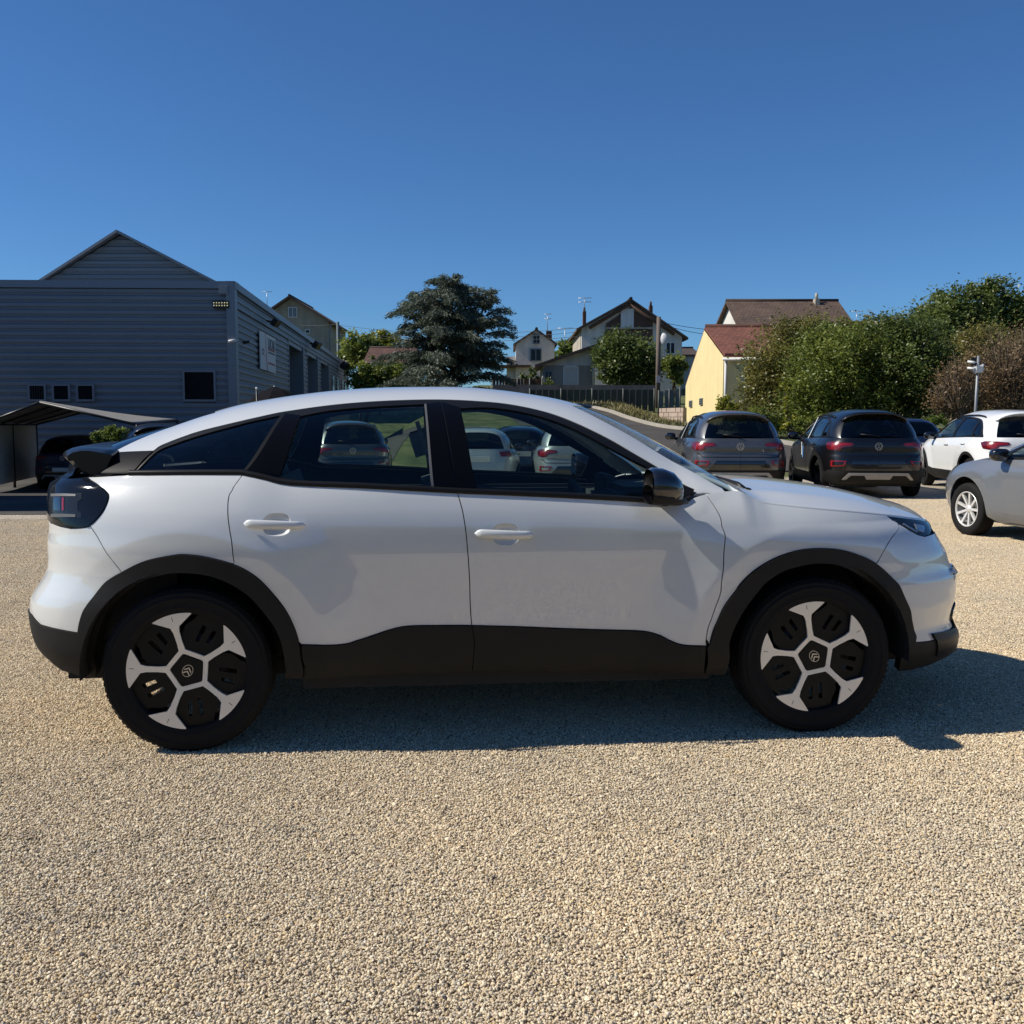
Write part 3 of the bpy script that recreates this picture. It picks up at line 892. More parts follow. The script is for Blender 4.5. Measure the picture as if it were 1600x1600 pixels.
for _ in range(6): rows[1:-1] = .25*rows[:-2]+.5*rows[1:-1]+.25*rows[2:]
grid = np.array([hood_row(E_, r_) for E_, r_ in zip(e3, rows)])
nr_, nc_ = grid.shape[:2]
Gf = np.concatenate([grid, (grid*np.array([1, -1, 1]))[:, ::-1][:, 1:]], 1)
nc2 = Gf.shape[1]
vs_ = [tuple(p) for p in Gf.reshape(-1, 3)]
fs_ = [(i*nc2+j, i*nc2+j+1, (i+1)*nc2+j+1, (i+1)*nc2+j) for i in range(nr_-1) for j in range(nc2-1)]
hb = MB().add(vs_, fs_, True).build('hood', W_, hero)
md = hb.modifiers.new('t', 'SOLIDIFY'); md.thickness = 0.02; md.offset = -1
# cowl, wipers
cw = MB()
cv = []
for y in np.linspace(-.74, .74, 25):
    s_ = 1-(y/.74)**2
    cv += [(2.26+.13*s_, y, 1.045+.012*s_), (2.40+.14*s_, y, 1.02+.012*s_), (2.48+.12*s_, y, 1.0+.012*s_)]
cw.add(cv, [(i*3+k, i*3+k+1, i*3+k+4, i*3+k+3) for i in range(24) for k in range(2)], True)
cw.build('cowl_panel', TB, hero)
for y0, y1 in ((-.62, -.02), (.05, .62)):
    wb = MB()
    wb.tube([(2.43, y0, 1.055), (2.41, y0+.06, 1.082), (2.385, (y0+y1)/2, 1.098), (2.37, y1, 1.09)], [.013, .011, .008, .006], 8)
    wb.tube([(2.345, y0+.05, 1.083), (2.37, (y0+y1)/2, 1.102), (2.35, y1+.12, 1.094)], .007, 6)
    wb.lathe([(0, .0), (.018, 0), (.018, .03), (0, .035)], 14, 'z', Matrix.Translation((2.435, y0, 1.035)))
    wb.build('wiper', TB, hero)
# ---- door handles with their finger cups
def side_y(x, z): return float(HS.lower(HS.sig_x(x, z), z)[1])
for door, (px, py) in ((rd, (430, 819)), (fd, (788, 834))):
    u, v = hl(px, py)
    P = HS.lower(u, v)
    for sgn, o in zip((1, -1), door):
        hb_ = MB()
        n = 20
        prof = []
        for i in range(n+1):
            t = i/n; x = -.125+.25*t
            e_ = min(1, min(t, 1-t)/.10)**.5
            hh = .019*e_*(1-.30*max(0, t-.5)); dd = .010+.020*math.sin(math.pi*min(1, max(0, (t-.02)/.96)))**.5
            zo = -.010*(t-.5)
            ring_ = []
            for k in range(10):
                q = 2*math.pi*k/10
                ring_.append((P[0]+x, sgn*(P[1]-dd+.010*math.cos(q)*e_), P[2]+zo+hh*math.sin(q)))
            prof.append(ring_)
        vs_ = [p for r_ in prof for p in r_]
        fs_ = [(i*10+k, i*10+(k+1) % 10, (i+1)*10+(k+1) % 10, (i+1)*10+k) for i in range(n) for k in range(10)]
        hb_.add(vs_, fs_+[tuple(range(10)), tuple(n*10+k for k in range(10))[::-1]], True)
        hb_.build('handle', W_, o)
        cup = MB()
        vs_, fs_ = [], []
        rings_ = ((1.0, 0.0), (.95, .005), (.80, .013), (.5, .020), (.0, .022))
        for rr_q, dep in rings_:
            for k in range(32):
                x, z = cup_pt(P, k, rr_q)
                vs_.append((x, sgn*(side_y(x, z)+dep), z))
        for ri in range(len(rings_)-1):
            for k in range(32): fs_.append((ri*32+k, ri*32+(k+1) % 32, (ri+1)*32+(k+1) % 32, (ri+1)*32+k))
        cup.add(vs_, fs_, True); cup.build('handle_cup', W_, o)
# ---- door mirrors
def mirror_part(sgn):
    root = empty('door_mirror', (0, 0, 0), 0, hero)
    def shell(name, secs, mat, n=20, sq=.75):
        vs_, fs_ = [], []
        for (x, yc, zc_, ry, rz) in secs:
            for k in range(n):
                q = 2*math.pi*k/n
                c, s_ = math.cos(q), math.sin(q)
                vs_.append((x, sgn*(yc+ry*math.copysign(abs(c)**sq, c)), zc_+rz*math.copysign(abs(s_)**sq, s_)))
        m_ = len(secs)
        for i in range(m_-1):
            for k in range(n): fs_.append((i*n+k, i*n+(k+1) % n, (i+1)*n+(k+1) % n, (i+1)*n+k))
        fs_.append(tuple((m_-1)*n+k for k in range(n)))
        mb = MB().add(vs_, fs_, True)
        return mb.build(name, mat, root)
    yc = -.985
    shell('mirror_cap', [(1.895, yc, 1.103, .098, .068), (1.91, yc, 1.104, .105, .075), (1.95, yc, 1.103, .104, .074), (1.99, yc, 1.096, .096, .066), (2.02, yc+.005, 1.085, .075, .048), (2.035, yc+.008, 1.077, .04, .022)], MATS['gloss_black'])
    shell('mirror_housing', [(1.893, yc, 1.068, .097, .040), (1.92, yc, 1.066, .102, .041), (1.98, yc+.005, 1.056, .098, .030), (2.03, yc+.03, 1.042, .075, .016), (2.07, yc+.06, 1.032, .04, .008)], MATS['clad'])
    mb = MB()
    tb_ = math.tan(R(20))
    mb.add([(1.922+tb_*dy, sgn*(yc+dy), z) for dy, z in ((-.088, 1.048), (.085, 1.048), (.085, 1.150), (-.074, 1.153))], [(0, 1, 2, 3)])
    mb.build('mirror_glass', MATS['mirror_glass'], root)
    mb = MB()
    mb.tube([(1.985, sgn*(-.845), 1.04), (1.98, sgn*(-.90), 1.04), (1.975, sgn*(-.95), 1.046)], [.035, .027, .030], 12)
    a = [hu(*p) for p in ((1016, 777), (1016, 748), (1050, 752), (1078, 766), (1070, 777))]
    mb.build('mirror_arm', TB, root)
mirror_part(1); mirror_part(-1)
# mirror foot / sail panel in the corner of the front window
sail = [hu(*p) for p in ((1006, 779), (1015, 729), (1050, 749), (1088, 770), (1080, 776))]
both('mirror_sail', sail, UM, 0.02, TB, thick=0.01, offset=0.004)
# ---- wheels
def make_wheel(parent, x, y, z, side, rot, emb_rot):
    """side=-1: outer face towards -y"""
    w = empty('wheel', (x, y, z), 0, parent)
    w.rotation_euler = (0, 0, 0 if side < 0 else math.pi)
    Rt = 0.3455
    t = MB()
    prof = [(.240, .085), (.246, .0905), (.252, .0905), (.255, .092), (.262, .094), (.266, .0962), (.270, .0962), (.273, .0950), (.290, .0985), (.303, .0985), (.3045, .0998), (.3075, .0998), (.309, .0975), (.318, .095), (.3215, .0945), (.323, .0955), (.327, .0935), (.333, .086), (.3415, .072)]
    tread = []
    for a in (.066, .064, .036, .034, .026, .024, .003, .001):
        pass
    grooves = [.052, .020, -.020, -.052]
    pts = [(p[0], -p[1]) for p in prof]
    yy_ = -.066
    for g in sorted([-q for q in grooves]):
        pts += [(Rt-.0006*abs(g)/.05, g-.005), (Rt-.007, g-.0045), (Rt-.007, g+.0045), (Rt-.0006*abs(g)/.05, g+.005)]
    pts += [(p[0], p[1]) for p in prof[::-1]]
    t.lathe(pts, 96, 'y')
    # raised sidewall rings and shoulder blocks
    for k in range(84):
        q = 2*math.pi*k/84
        for sg_ in (-1, 1):
            t.box((.325, min(sg_*.058, sg_*.0795), -.0076), (.3412, max(sg_*.058, sg_*.0795), .0076), Matrix.Rotation(-q, 4, 'Y'))
    t.build('tyre', MATS['tyre'], w, fix=False)
    b = MB()
    b.lathe([(.243, -.085), (.249, -.082), (.250, -.076), (.240, -.068), (.226, -.05), (.222, .05), (.243, .085)], 72, 'y')
    b.build('rim_barrel', MATS['rim_black'], w)
    d = MB()
    d.lathe([(0.0, -.01), (.13, -.012), (.145, -.004), (.145, .012), (0, .012)], 48, 'y')
    d.build('brake_disc', MATS['grey_plastic'], w)
    N5 = 5
    ang = [rot+72*i for i in range(N5)]
    def pol(r, a): return (r*math.cos(R(a)), r*math.sin(R(a)))
    # silver star: pentagon collar + 5 flared spokes, one sheet
    out = []
    hole = []
    Rr = .2455
    for a in ang[::1]:
        hw = .0118
        def off(r, s_): 
            c = pol(r, a); tx, ty = -math.sin(R(a)), math.cos(R(a))
            return (c[0]+tx*s_, c[1]+ty*s_)
        seq = [off(.088, -hw*1.15), off(.12, -hw*.95), off(.165, -hw*1.05), off(.188, -hw*1.5)]
        seq += [pol(Rr-.004, a-19.5), pol(Rr, a-18)]+[pol(Rr, a+k) for k in (-12, -6, 0, 6, 12)]+[pol(Rr, a+18), pol(Rr-.004, a+19.5)]
        seq += [off(.188, hw*1.5), off(.165, hw*1.05), off(.12, hw*.95), off(.088, hw*1.15)]
        out += seq
        # collar edge to the next spoke: straight
        hole += [pol(.070, a-5), pol(.0715, a), pol(.070, a+5)]
    def dish(u, v):
        r = np.hypot(u, v)
        return np.stack([u, -.0885+.020*np.clip(1-r/.2455, 0, 1)**1.2, v], -1)
    st = panel('spoke_star', out, dish, .016, MATS['rim_silver'], w, holes=[hole], thick=.010)
    for a in ang:
        c1, c2 = pol(.232, a), pol(.214, a)
        mm = MB(); 
        mm.tube([(c1[0], -.0868, c1[1]), (c2[0], -.0860, c2[1])], .0018, 5); mm.build('spoke_notch', MATS['rim_black'], w)
    # black plates between the spokes, each with two slots
    for i, a in enumerate(ang):
        am = a+36
        pl = [pol(.080, am-30), pol(.12, am-30.5), pol(.17, am-31), pol(.200, am-29), pol(.240, am-17.5)]+[pol(.242, am+k) for k in (-10, -3, 4, 10)]+[pol(.215, am+14), pol(.19, am+24), pol(.155, am+30), pol(.12, am+30.5), pol(.080, am+30)]
        ct = pol(1, am); tx = (-ct[1], ct[0])
        def q_(r, s_): return (ct[0]*r+tx[0]*s_, ct[1]*r+tx[1]*s_)
        hs2 = [[q_(.135, -.040), q_(.190, -.052), q_(.190, -.034), q_(.135, -.024)], [q_(.125, .002), q_(.195, -.006), q_(.197, .012), q_(.125, .018)]]
        panel('wheel_plate', pl, lambda u, v: np.stack([u, np.full_like(u, -.068), v], -1), .03, MATS['rim_black'], w, holes=hs2, thick=.012)
    cp_ = MB()
    cp_.prism([pol(.0695, a) for a in ang], .012, M_xz((0, -.078, 0)))
    cap = cp_.build('centre_cap', MATS['rim_black'], w)
    em = MB()
    Mr = Matrix.Rotation(-R(emb_rot), 4, 'Y')
    ring_ = []
    for k in range(32):
        q = 2*math.pi*k/32
        ring_.append(((.0215*math.cos(q), .0262*math.sin(q)), (.0195*math.cos(q), .0240*math.sin(q))))
    vs_ = []
    for o_, i_ in ring_:
        vs_ += [Mr @ Vector((o_[0], -.0810, o_[1])), Mr @ Vector((i_[0], -.0810, i_[1]))]
    em.add(vs_, [(2*k, 2*k+1, 2*((k+1) % 32)+1, 2*((k+1) % 32)) for k in range(32)])
    for z0_ in (-.019, -.004):
        ch = [(-.0155, z0_), (0, z0_+.0135), (.0155, z0_), (.0155, z0_+.0062), (0, z0_+.0200), (-.0155, z0_+.0062)]
        em.add([Mr @ Vector((p[0], -.0812, p[1])) for p in ch], [(0, 1, 4, 5), (1, 2, 3, 4)])
    em.build('emblem', MATS['emblem'], w)
    return w
for x, rt, er in ((0.0, 104, -28), (2.67, 101, 35)):
    make_wheel(hero, x, -.785, .3445, -1, rt, er)
    make_wheel(hero, x, .785, .3445, 1, rt+20, er)
# ---- wheel wells, floor, interior
IN = MATS['interior_dark']
for x in (0.0, 2.67):
    for sgn in (-1, 1):
        mb = MB()
        vs_, fs_ = [], []
        for y in (.50, .885):
            for k in range(25):
                q = R(-4+188*k/24)
                vs_.append((x+.425*math.cos(q), sgn*y, .345+.425*math.sin(q)))
        for k in range(24): fs_.append((k, k+1, 26+k, 25+k))
        mb.add(vs_, fs_, True)
        mb.add([(x+.425*math.cos(R(-4+188*k/24)), sgn*.50, .345+.425*math.sin(R(-4+188*k/24))) for k in range(25)], [tuple(range(25))])
        mb.build('wheel_well', MATS['seam_dark'], hero)
fl_ = MB()
fl_.box((-.60, -.50, .23), (3.25, .50, .30))
fl_.box((.46, -.80, .24), (2.22, .80, .33))
fl_.build('underbody', MATS['seam_dark'], hero)
itf = MB()
itf.box((.42, -.78, .335), (2.25, .78, .42))
itf.box((-.45, -.48, .30), (.42, .48, .42))
itf.box((-.46, -.58, .42), (-.10, .58, .95))                       # boot
itf.build('cabin_floor', IN, hero)
for sgn in (-1, 1):
    mb = MB()
    mb.rbox((.42, sgn*.80-.03, .42), (2.15, sgn*.80+.03, 1.0), .02)
    mb.build('door_lining', IN, hero)
ds = MB()
ds.rbox((1.92, -.74, .60), (2.36, .74, 1.03), .05)
ds.rbox((1.86, -.56, .90), (2.10, -.16, 1.07), .03)
ds.rbox((1.88, -.10, .93), (1.93, .20, 1.10), .01)
ds.build('dashboard', IN, hero)
sw = MB()
Ms = Matrix.Translation((1.74, -.37, .93)) @ Matrix.Rotation(R(-24), 4, 'Y')
tor = []
nn1, nn2 = 28, 8
vs_ = []
for i in range(nn1):
    q = 2*math.pi*i/nn1
    for k in range(nn2):
        p_ = 2*math.pi*k/nn2
        rr2 = .178+.016*math.cos(p_)
        vs_.append(Ms @ Vector((.016*math.sin(p_), rr2*math.cos(q), rr2*math.sin(q)*.95)))
sw.add(vs_, [(i*nn2+k, i*nn2+(k+1) % nn2, ((i+1) % nn1)*nn2+(k+1) % nn2, ((i+1) % nn1)*nn2+k) for i in range(nn1) for k in range(nn2)], True)
sw.rbox((-.03, -.07, -.06), (.02, .07, .05), .015, Ms)
sw.rbox((-.01, -.17, -.02), (.01, .17, .02), .008, Ms)
sw.tube([Ms @ Vector((0, 0, 0)), (1.95, -.37, .83)], .04, 8)
sw.build('steering_wheel', IN, hero)
def seat(x, y, w, name, head=True):
    s_ = empty(name, (0, 0, 0), 0, hero)
    mb = MB()
    mb.rbox((x-.05, y-w/2, .42), (x+.48, y+w/2, .60), .05)
    Mb = Matrix.Translation((x-.02, y, .55)) @ Matrix.Rotation(R(-17), 4, 'Y')
    mb.rbox((-.09, -w/2, 0), (.07, w/2, .62), .06, Mb)
    mb.build('seat_shell', MATS['seat_fabric'], s_)
    hr = MB()
    ys = [0] if w < .7 else [-.36, .0, .36]
    for yy in ys:
        hr.rbox((-.075, yy-.13, .66), (.035, yy+.13, .86), .045, Mb)
        for q in (-.05, .05): hr.tube([Mb @ Vector((-.02, yy+q, .58)), Mb @ Vector((-.02, yy+q, .70))], .007, 6)
    hr.build('headrest', MATS['seat_fabric'], s_)
seat(1.24, -.37, .50, 'front_seat'); seat(1.24, .37, .50, 'front_seat')
seat(.42, 0, 1.30, 'rear_seat')
# inside faces of the roof
lin = panel('headliner', [(-.10, -.24*SC), (0.3, -.30*SC), (1.2, -.30*SC), (1.68, -.24*SC), (1.76, 0), (1.68, .24*SC), (1.2, .30*SC), (.3, .30*SC), (-.10, .24*SC)], UM, .12, MATS['headliner'], hero, thick=0, offset=-.03)
# ------------------------------------------------------------------ ground
def sstep(a, b, x):
    t = np.clip((x-a)/(b-a), 0, 1)
    return t*t*(3-2*t)
def ground_z(X, Y):
    X = np.asarray(X, float); Y = np.asarray(Y, float)
    lot = -0.62*sstep(14.5, 29, Y)*sstep(-3.0, -8.0, X)
    c = sstep(-9, -3, X)
    hill = c*(0.95*sstep(23, 35, Y)+1.25*sstep(33, 56, Y)+2.4*sstep(55, 95, Y))+(1-c)*4.6*sstep(86, 120, Y)
    dip = .85*sstep(5.4, 8.2, X)*sstep(36, 46, Y)*(1-sstep(54, 58, Y))
    low = .20*sstep(15.5, 20, Y)*(1-sstep(26, 32, Y))*sstep(4.6, 2.0, X)*(1-sstep(-3.0, -8.0, X))
    return lot+hill-dip-low+1.0*sstep(110, 400, Y)+5.0*sstep(12, 27, -Y)  # last term: unseen rise added behind the camera to darken reflections and sky fill
def gz(x, y): return float(ground_z(x, y))
def sheet(name, xs, ys, mat, lift=0.0, mask=None):
    X, Y = np.meshgrid(xs, ys)
    Z = ground_z(X, Y)+lift
    vs_ = np.stack([X, Y, Z], -1).reshape(-1, 3)
    nx = len(xs)
    fs_ = [(j*nx+i, j*nx+i+1, (j+1)*nx+i+1, (j+1)*nx+i) for j in range(len(ys)-1) for i in range(nx-1)]
    if mask is not None:
        fs_ = [f for f in fs_ if mask(*vs_[list(f)].mean(0)[:2])]
    o = MB().add([tuple(v) for v in vs_], fs_, True).build(name, mat, fix=False)
    return o
def gravel_mix(n, l, posout):
    """tone of the loose stone at a place: broad patches and small stains"""
    n1 = n.new('ShaderNodeTexNoise'); n1.inputs['Scale'].default_value = 0.55; n1.inputs['Detail'].default_value = 4
    n2 = n.new('ShaderNodeTexNoise'); n2.inputs['Scale'].default_value = 5.5; n2.inputs['Detail'].default_value = 3
    l.new(posout, n1.inputs['Vector']); l.new(posout, n2.inputs['Vector'])
    a = n.new('ShaderNodeMapRange'); a.inputs['From Min'].default_value = .32; a.inputs['From Max'].default_value = .68; a.inputs['To Min'].default_value = .93; a.inputs['To Max'].default_value = 1.06
    b = n.new('ShaderNodeMapRange'); b.inputs['From Min'].default_value = .60; b.inputs['From Max'].default_value = .76; b.inputs['To Min'].default_value = 1.0; b.inputs['To Max'].default_value = .70
    l.new(n1.outputs['Fac'], a.inputs['Value']); l.new(n2.outputs['Fac'], b.inputs['Value'])
    m = n.new('ShaderNodeMath'); m.operation = 'MULTIPLY'
    l.new(a.outputs['Result'], m.inputs[0]); l.new(b.outputs['Result'], m.inputs[1])
    return m.outputs[0], n1.outputs['Fac']
def stone_material():
    m, n, l, out = new_mat('stone')
    g = n.new('ShaderNodeNewGeometry')
    at_ = n.new('ShaderNodeAttribute'); at_.attribute_name = 'stone_col'
    f, big = gravel_mix(n, l, g.outputs['Position'])
    mul = n.new('ShaderNodeVectorMath'); mul.operation = 'SCALE'
    l.new(at_.outputs['Color'], mul.inputs[0]); l.new(f, mul.inputs['Scale'])
    # warmer and greyer stretches
    tn = n.new('ShaderNodeMix'); tn.data_type = 'RGBA'; tn.blend_type = 'MULTIPLY'; tn.inputs['Factor'].default_value = 1
    cr = n.new('ShaderNodeValToRGB')
    cr.color_ramp.elements[0].position = .35; cr.color_ramp.elements[0].color = (.97, .985, 1.0, 1)
    cr.color_ramp.elements[1].position = .65; cr.color_ramp.elements[1].color = (1.03, 1.005, .95, 1)
    l.new(big, cr.inputs['Fac']); l.new(mul.outputs[0], tn.inputs['A']); l.new(cr.outputs['Color'], tn.inputs['B'])
    b = n.new('ShaderNodeBsdfPrincipled'); b.inputs['Roughness'].default_value = .85
    nz = n.new('ShaderNodeTexNoise'); nz.inputs['Scale'].default_value = 400
    l.new(g.outputs['Position'], nz.inputs['Vector'])
    bp = n.new('ShaderNodeBump'); bp.inputs['Strength'].default_value = .3; bp.inputs['Distance'].default_value = .002
    l.new(nz.outputs['Fac'], bp.inputs['Height']); l.new(bp.outputs['Normal'], b.inputs['Normal'])
    l.new(tn.outputs['Result'], b.inputs['Base Color']); l.new(b.outputs[0], out.inputs['Surface'])
    return m
def ground_material():
    m, n, l, out = new_mat('lot_and_grass')
    g = n.new('ShaderNodeNewGeometry')
    sep = n.new('ShaderNodeSeparateXYZ'); l.new(g.outputs['Position'], sep.inputs[0])
    f, big = gravel_mix(n, l, g.outputs['Position'])
    vo = n.new('ShaderNodeTexVoronoi'); vo.inputs['Scale'].default_value = 62
    l.new(g.outputs['Position'], vo.inputs['Vector'])
    cr = n.new('ShaderNodeValToRGB')
    e = cr.color_ramp.elements
    e[0].position = 0; e[0].color = (.20, .165, .12, 1); e[1].position = 1; e[1].color = (.56, .49, .38, 1)
    for p, c in ((.3, (.40, .34, .255, 1)), (.65, (.48, .41, .31, 1))):
        q = e.new(p); q.color = c
    sp = n.new('ShaderNodeSeparateColor'); l.new(vo.outputs['Color'], sp.inputs[0])
    l.new(sp.outputs[0], cr.inputs['Fac'])
    gm = n.new('ShaderNodeVectorMath'); gm.operation = 'SCALE'
    l.new(cr.outputs['Color'], gm.inputs[0]); l.new(f, gm.inputs['Scale'])
    # grass
    ng = n.new('ShaderNodeTexNoise'); ng.inputs['Scale'].default_value = 1.3; ng.inputs['Detail'].default_value = 8
    l.new(g.outputs['Position'], ng.inputs['Vector'])
    gr = n.new('ShaderNodeValToRGB')
    e = gr.color_ramp.elements
    e[0].position = .3; e[0].color = (.035, .055, .014, 1); e[1].position = .72; e[1].color = (.19, .165, .065, 1)
    q = e.new(.5); q.color = (.075, .095, .026, 1)
    l.new(ng.outputs['Fac'], gr.inputs['Fac'])
    # where the lot ends
    ad = n.new('ShaderNodeMath'); ad.operation = 'MULTIPLY_ADD'; ad.inputs[1].default_value = 2.2
    l.new(big, ad.inputs[0]); l.new(sep.outputs['Y'], ad.inputs[2])
    st = n.new('ShaderNodeMapRange'); st.inputs['From Min'].default_value = 24.4; st.inputs['From Max'].default_value = 25.4
    l.new(ad.outputs[0], st.inputs['Value'])
    st2 = n.new('ShaderNodeMapRange'); st2.inputs['From Min'].default_value = -11.2; st2.inputs['From Max'].default_value = -12.0  # grass for the unseen rise added behind the camera
    l.new(sep.outputs['Y'], st2.inputs['Value'])
    mxx = n.new('ShaderNodeMath'); mxx.operation = 'MAXIMUM'; l.new(st.outputs['Result'], mxx.inputs[0]); l.new(st2.outputs['Result'], mxx.inputs[1])
    mx = n.new('ShaderNodeMix'); mx.data_type = 'RGBA'
    l.new(mxx.outputs[0], mx.inputs['Factor']); l.new(gm.outputs[0], mx.inputs['A']); l.new(gr.outputs['Color'], mx.inputs['B'])
    b = n.new('ShaderNodeBsdfPrincipled'); b.inputs['Roughness'].default_value = .95
    l.new(mx.outputs['Result'], b.inputs['Base Color'])
    bp = n.new('ShaderNodeBump'); bp.inputs['Strength'].default_value = .9; bp.inputs['Distance'].default_value = .012
    l.new(vo.outputs['Distance'], bp.inputs['Height']); bp.invert = True
    l.new(bp.outputs['Normal'], b.inputs['Normal'])
    l.new(b.outputs[0], out.inputs['Surface'])
    return m
def asphalt_material():
    m, n, l, out = new_mat('asphalt')
    g = n.new('ShaderNodeNewGeometry')
    n1 = n.new('ShaderNodeTexNoise'); n1.inputs['Scale'].default_value = .6; n1.inputs['Detail'].default_value = 7
    n2 = n.new('ShaderNodeTexNoise'); n2.inputs['Scale'].default_value = 90
    l.new(g.outputs['Position'], n1.inputs['Vector']); l.new(g.outputs['Position'], n2.inputs['Vector'])
    cr = n.new('ShaderNodeValToRGB')
    cr.color_ramp.elements[0].position = .3; cr.color_ramp.elements[0].color = (.052, .048, .044, 1)
    cr.color_ramp.elements[1].position = .7; cr.color_ramp.elements[1].color = (.092, .086, .078, 1)
    l.new(n1.outputs['Fac'], cr.inputs['Fac'])
    b = n.new('ShaderNodeBsdfPrincipled'); b.inputs['Roughness'].default_value = .95; b.inputs['Specular IOR Level'].default_value = .12
    bp = n.new('ShaderNodeBump'); bp.inputs['Strength'].default_value = .5; bp.inputs['Distance'].default_value = .006
    l.new(n2.outputs['Fac'], bp.inputs['Height']); l.new(bp.outputs['Normal'], b.inputs['Normal'])
    l.new(cr.outputs['Color'], b.inputs['Base Color']); l.new(b.outputs[0], out.inputs['Surface'])
    return m
GM, AM, SM = ground_material(), asphalt_material(), stone_material()
xs = np.concatenate([np.linspace(-900, -70, 12), np.linspace(-60, -12, 25), np.linspace(-11, 14, 51), np.linspace(15, 60, 23), np.linspace(70, 900, 12)])
ys = np.concatenate([np.linspace(-300, -35, 6), np.linspace(-30, -9, 15), np.linspace(-8, 14, 8), np.linspace(14.5, 60, 92), np.linspace(61, 130, 40), np.linspace(140, 2000, 16)])
tag(sheet('ground', xs, ys, GM, lift=-0.004), kind='structure')
def yard_mask(x, y): return True
tag(sheet('asphalt_yard', np.linspace(-42, -3.4, 60), np.concatenate([np.linspace(14.4, 40, 50)]), AM, lift=0.004), kind='structure')
tag(sheet('added_asphalt_apron', np.linspace(-60, 60, 30), np.linspace(-11, 0.2, 8), AM, lift=0.004), kind='structure')  # unseen dark ground added behind the camera to cut bounce on the doors
# road climbing away behind the parked cars
def strip(name, left, right, mat, lift):
    n = 40
    l_ = spline(left, n=8); r_ = spline(right, n=8)
    vs_, fs_ = [], []
    K = 8
    for a, b in zip(l_, r_):
        for k in range(K+1):
            x = a[0]+(b[0]-a[0])*k/K; y = a[1]+(b[1]-a[1])*k/K
            vs_.append((x, y, gz(x, y)+lift))
    for i in range(len(l_)-1):
        for k in range(K): fs_.append((i*(K+1)+k, i*(K+1)+k+1, (i+1)*(K+1)+k+1, (i+1)*(K+1)+k))
    return MB().add(vs_, fs_, True).build(name, mat)
ROADR = [(11.5, 25.5), (8.3, 30), (5.9, 36), (4.9, 42), (4.3, 47), (2.6, 54), (-2, 60), (-9, 63)]
ROADL = [(3.0, 24.5), (1.6, 30), (0.6, 36), (0.0, 42), (-0.6, 47), (-3, 52.5), (-6, 56), (-11, 57)]
tag(strip('road', ROADL, ROADR, AM, .03), kind='structure')
# kerb along the verge
kb = MB()
kr = spline(ROADR, n=8)
for i in range(len(kr)-1):
    a, b = Vector((*kr[i], 0)), Vector((*kr[i+1], 0))
    d = (b-a).normalized(); nrm = Vector((d.y, -d.x, 0))
    q = [a, b, b+nrm*.16, a+nrm*.16]
    vv_ = [(p.x, p.y, gz(p.x, p.y)-.05) for p in q]+[(p.x, p.y, gz(p.x, p.y)+.14) for p in q]
    kb.add(vv_, [(0, 1, 5, 4), (1, 2, 6, 5), (2, 3, 7, 6), (3, 0, 4, 7), (4, 5, 6, 7)])
tag(kb.build('kerb', pmat('kerb_stone', (.34, .31, .26), .9, var=.25, vscale=1.5)), kind='structure')

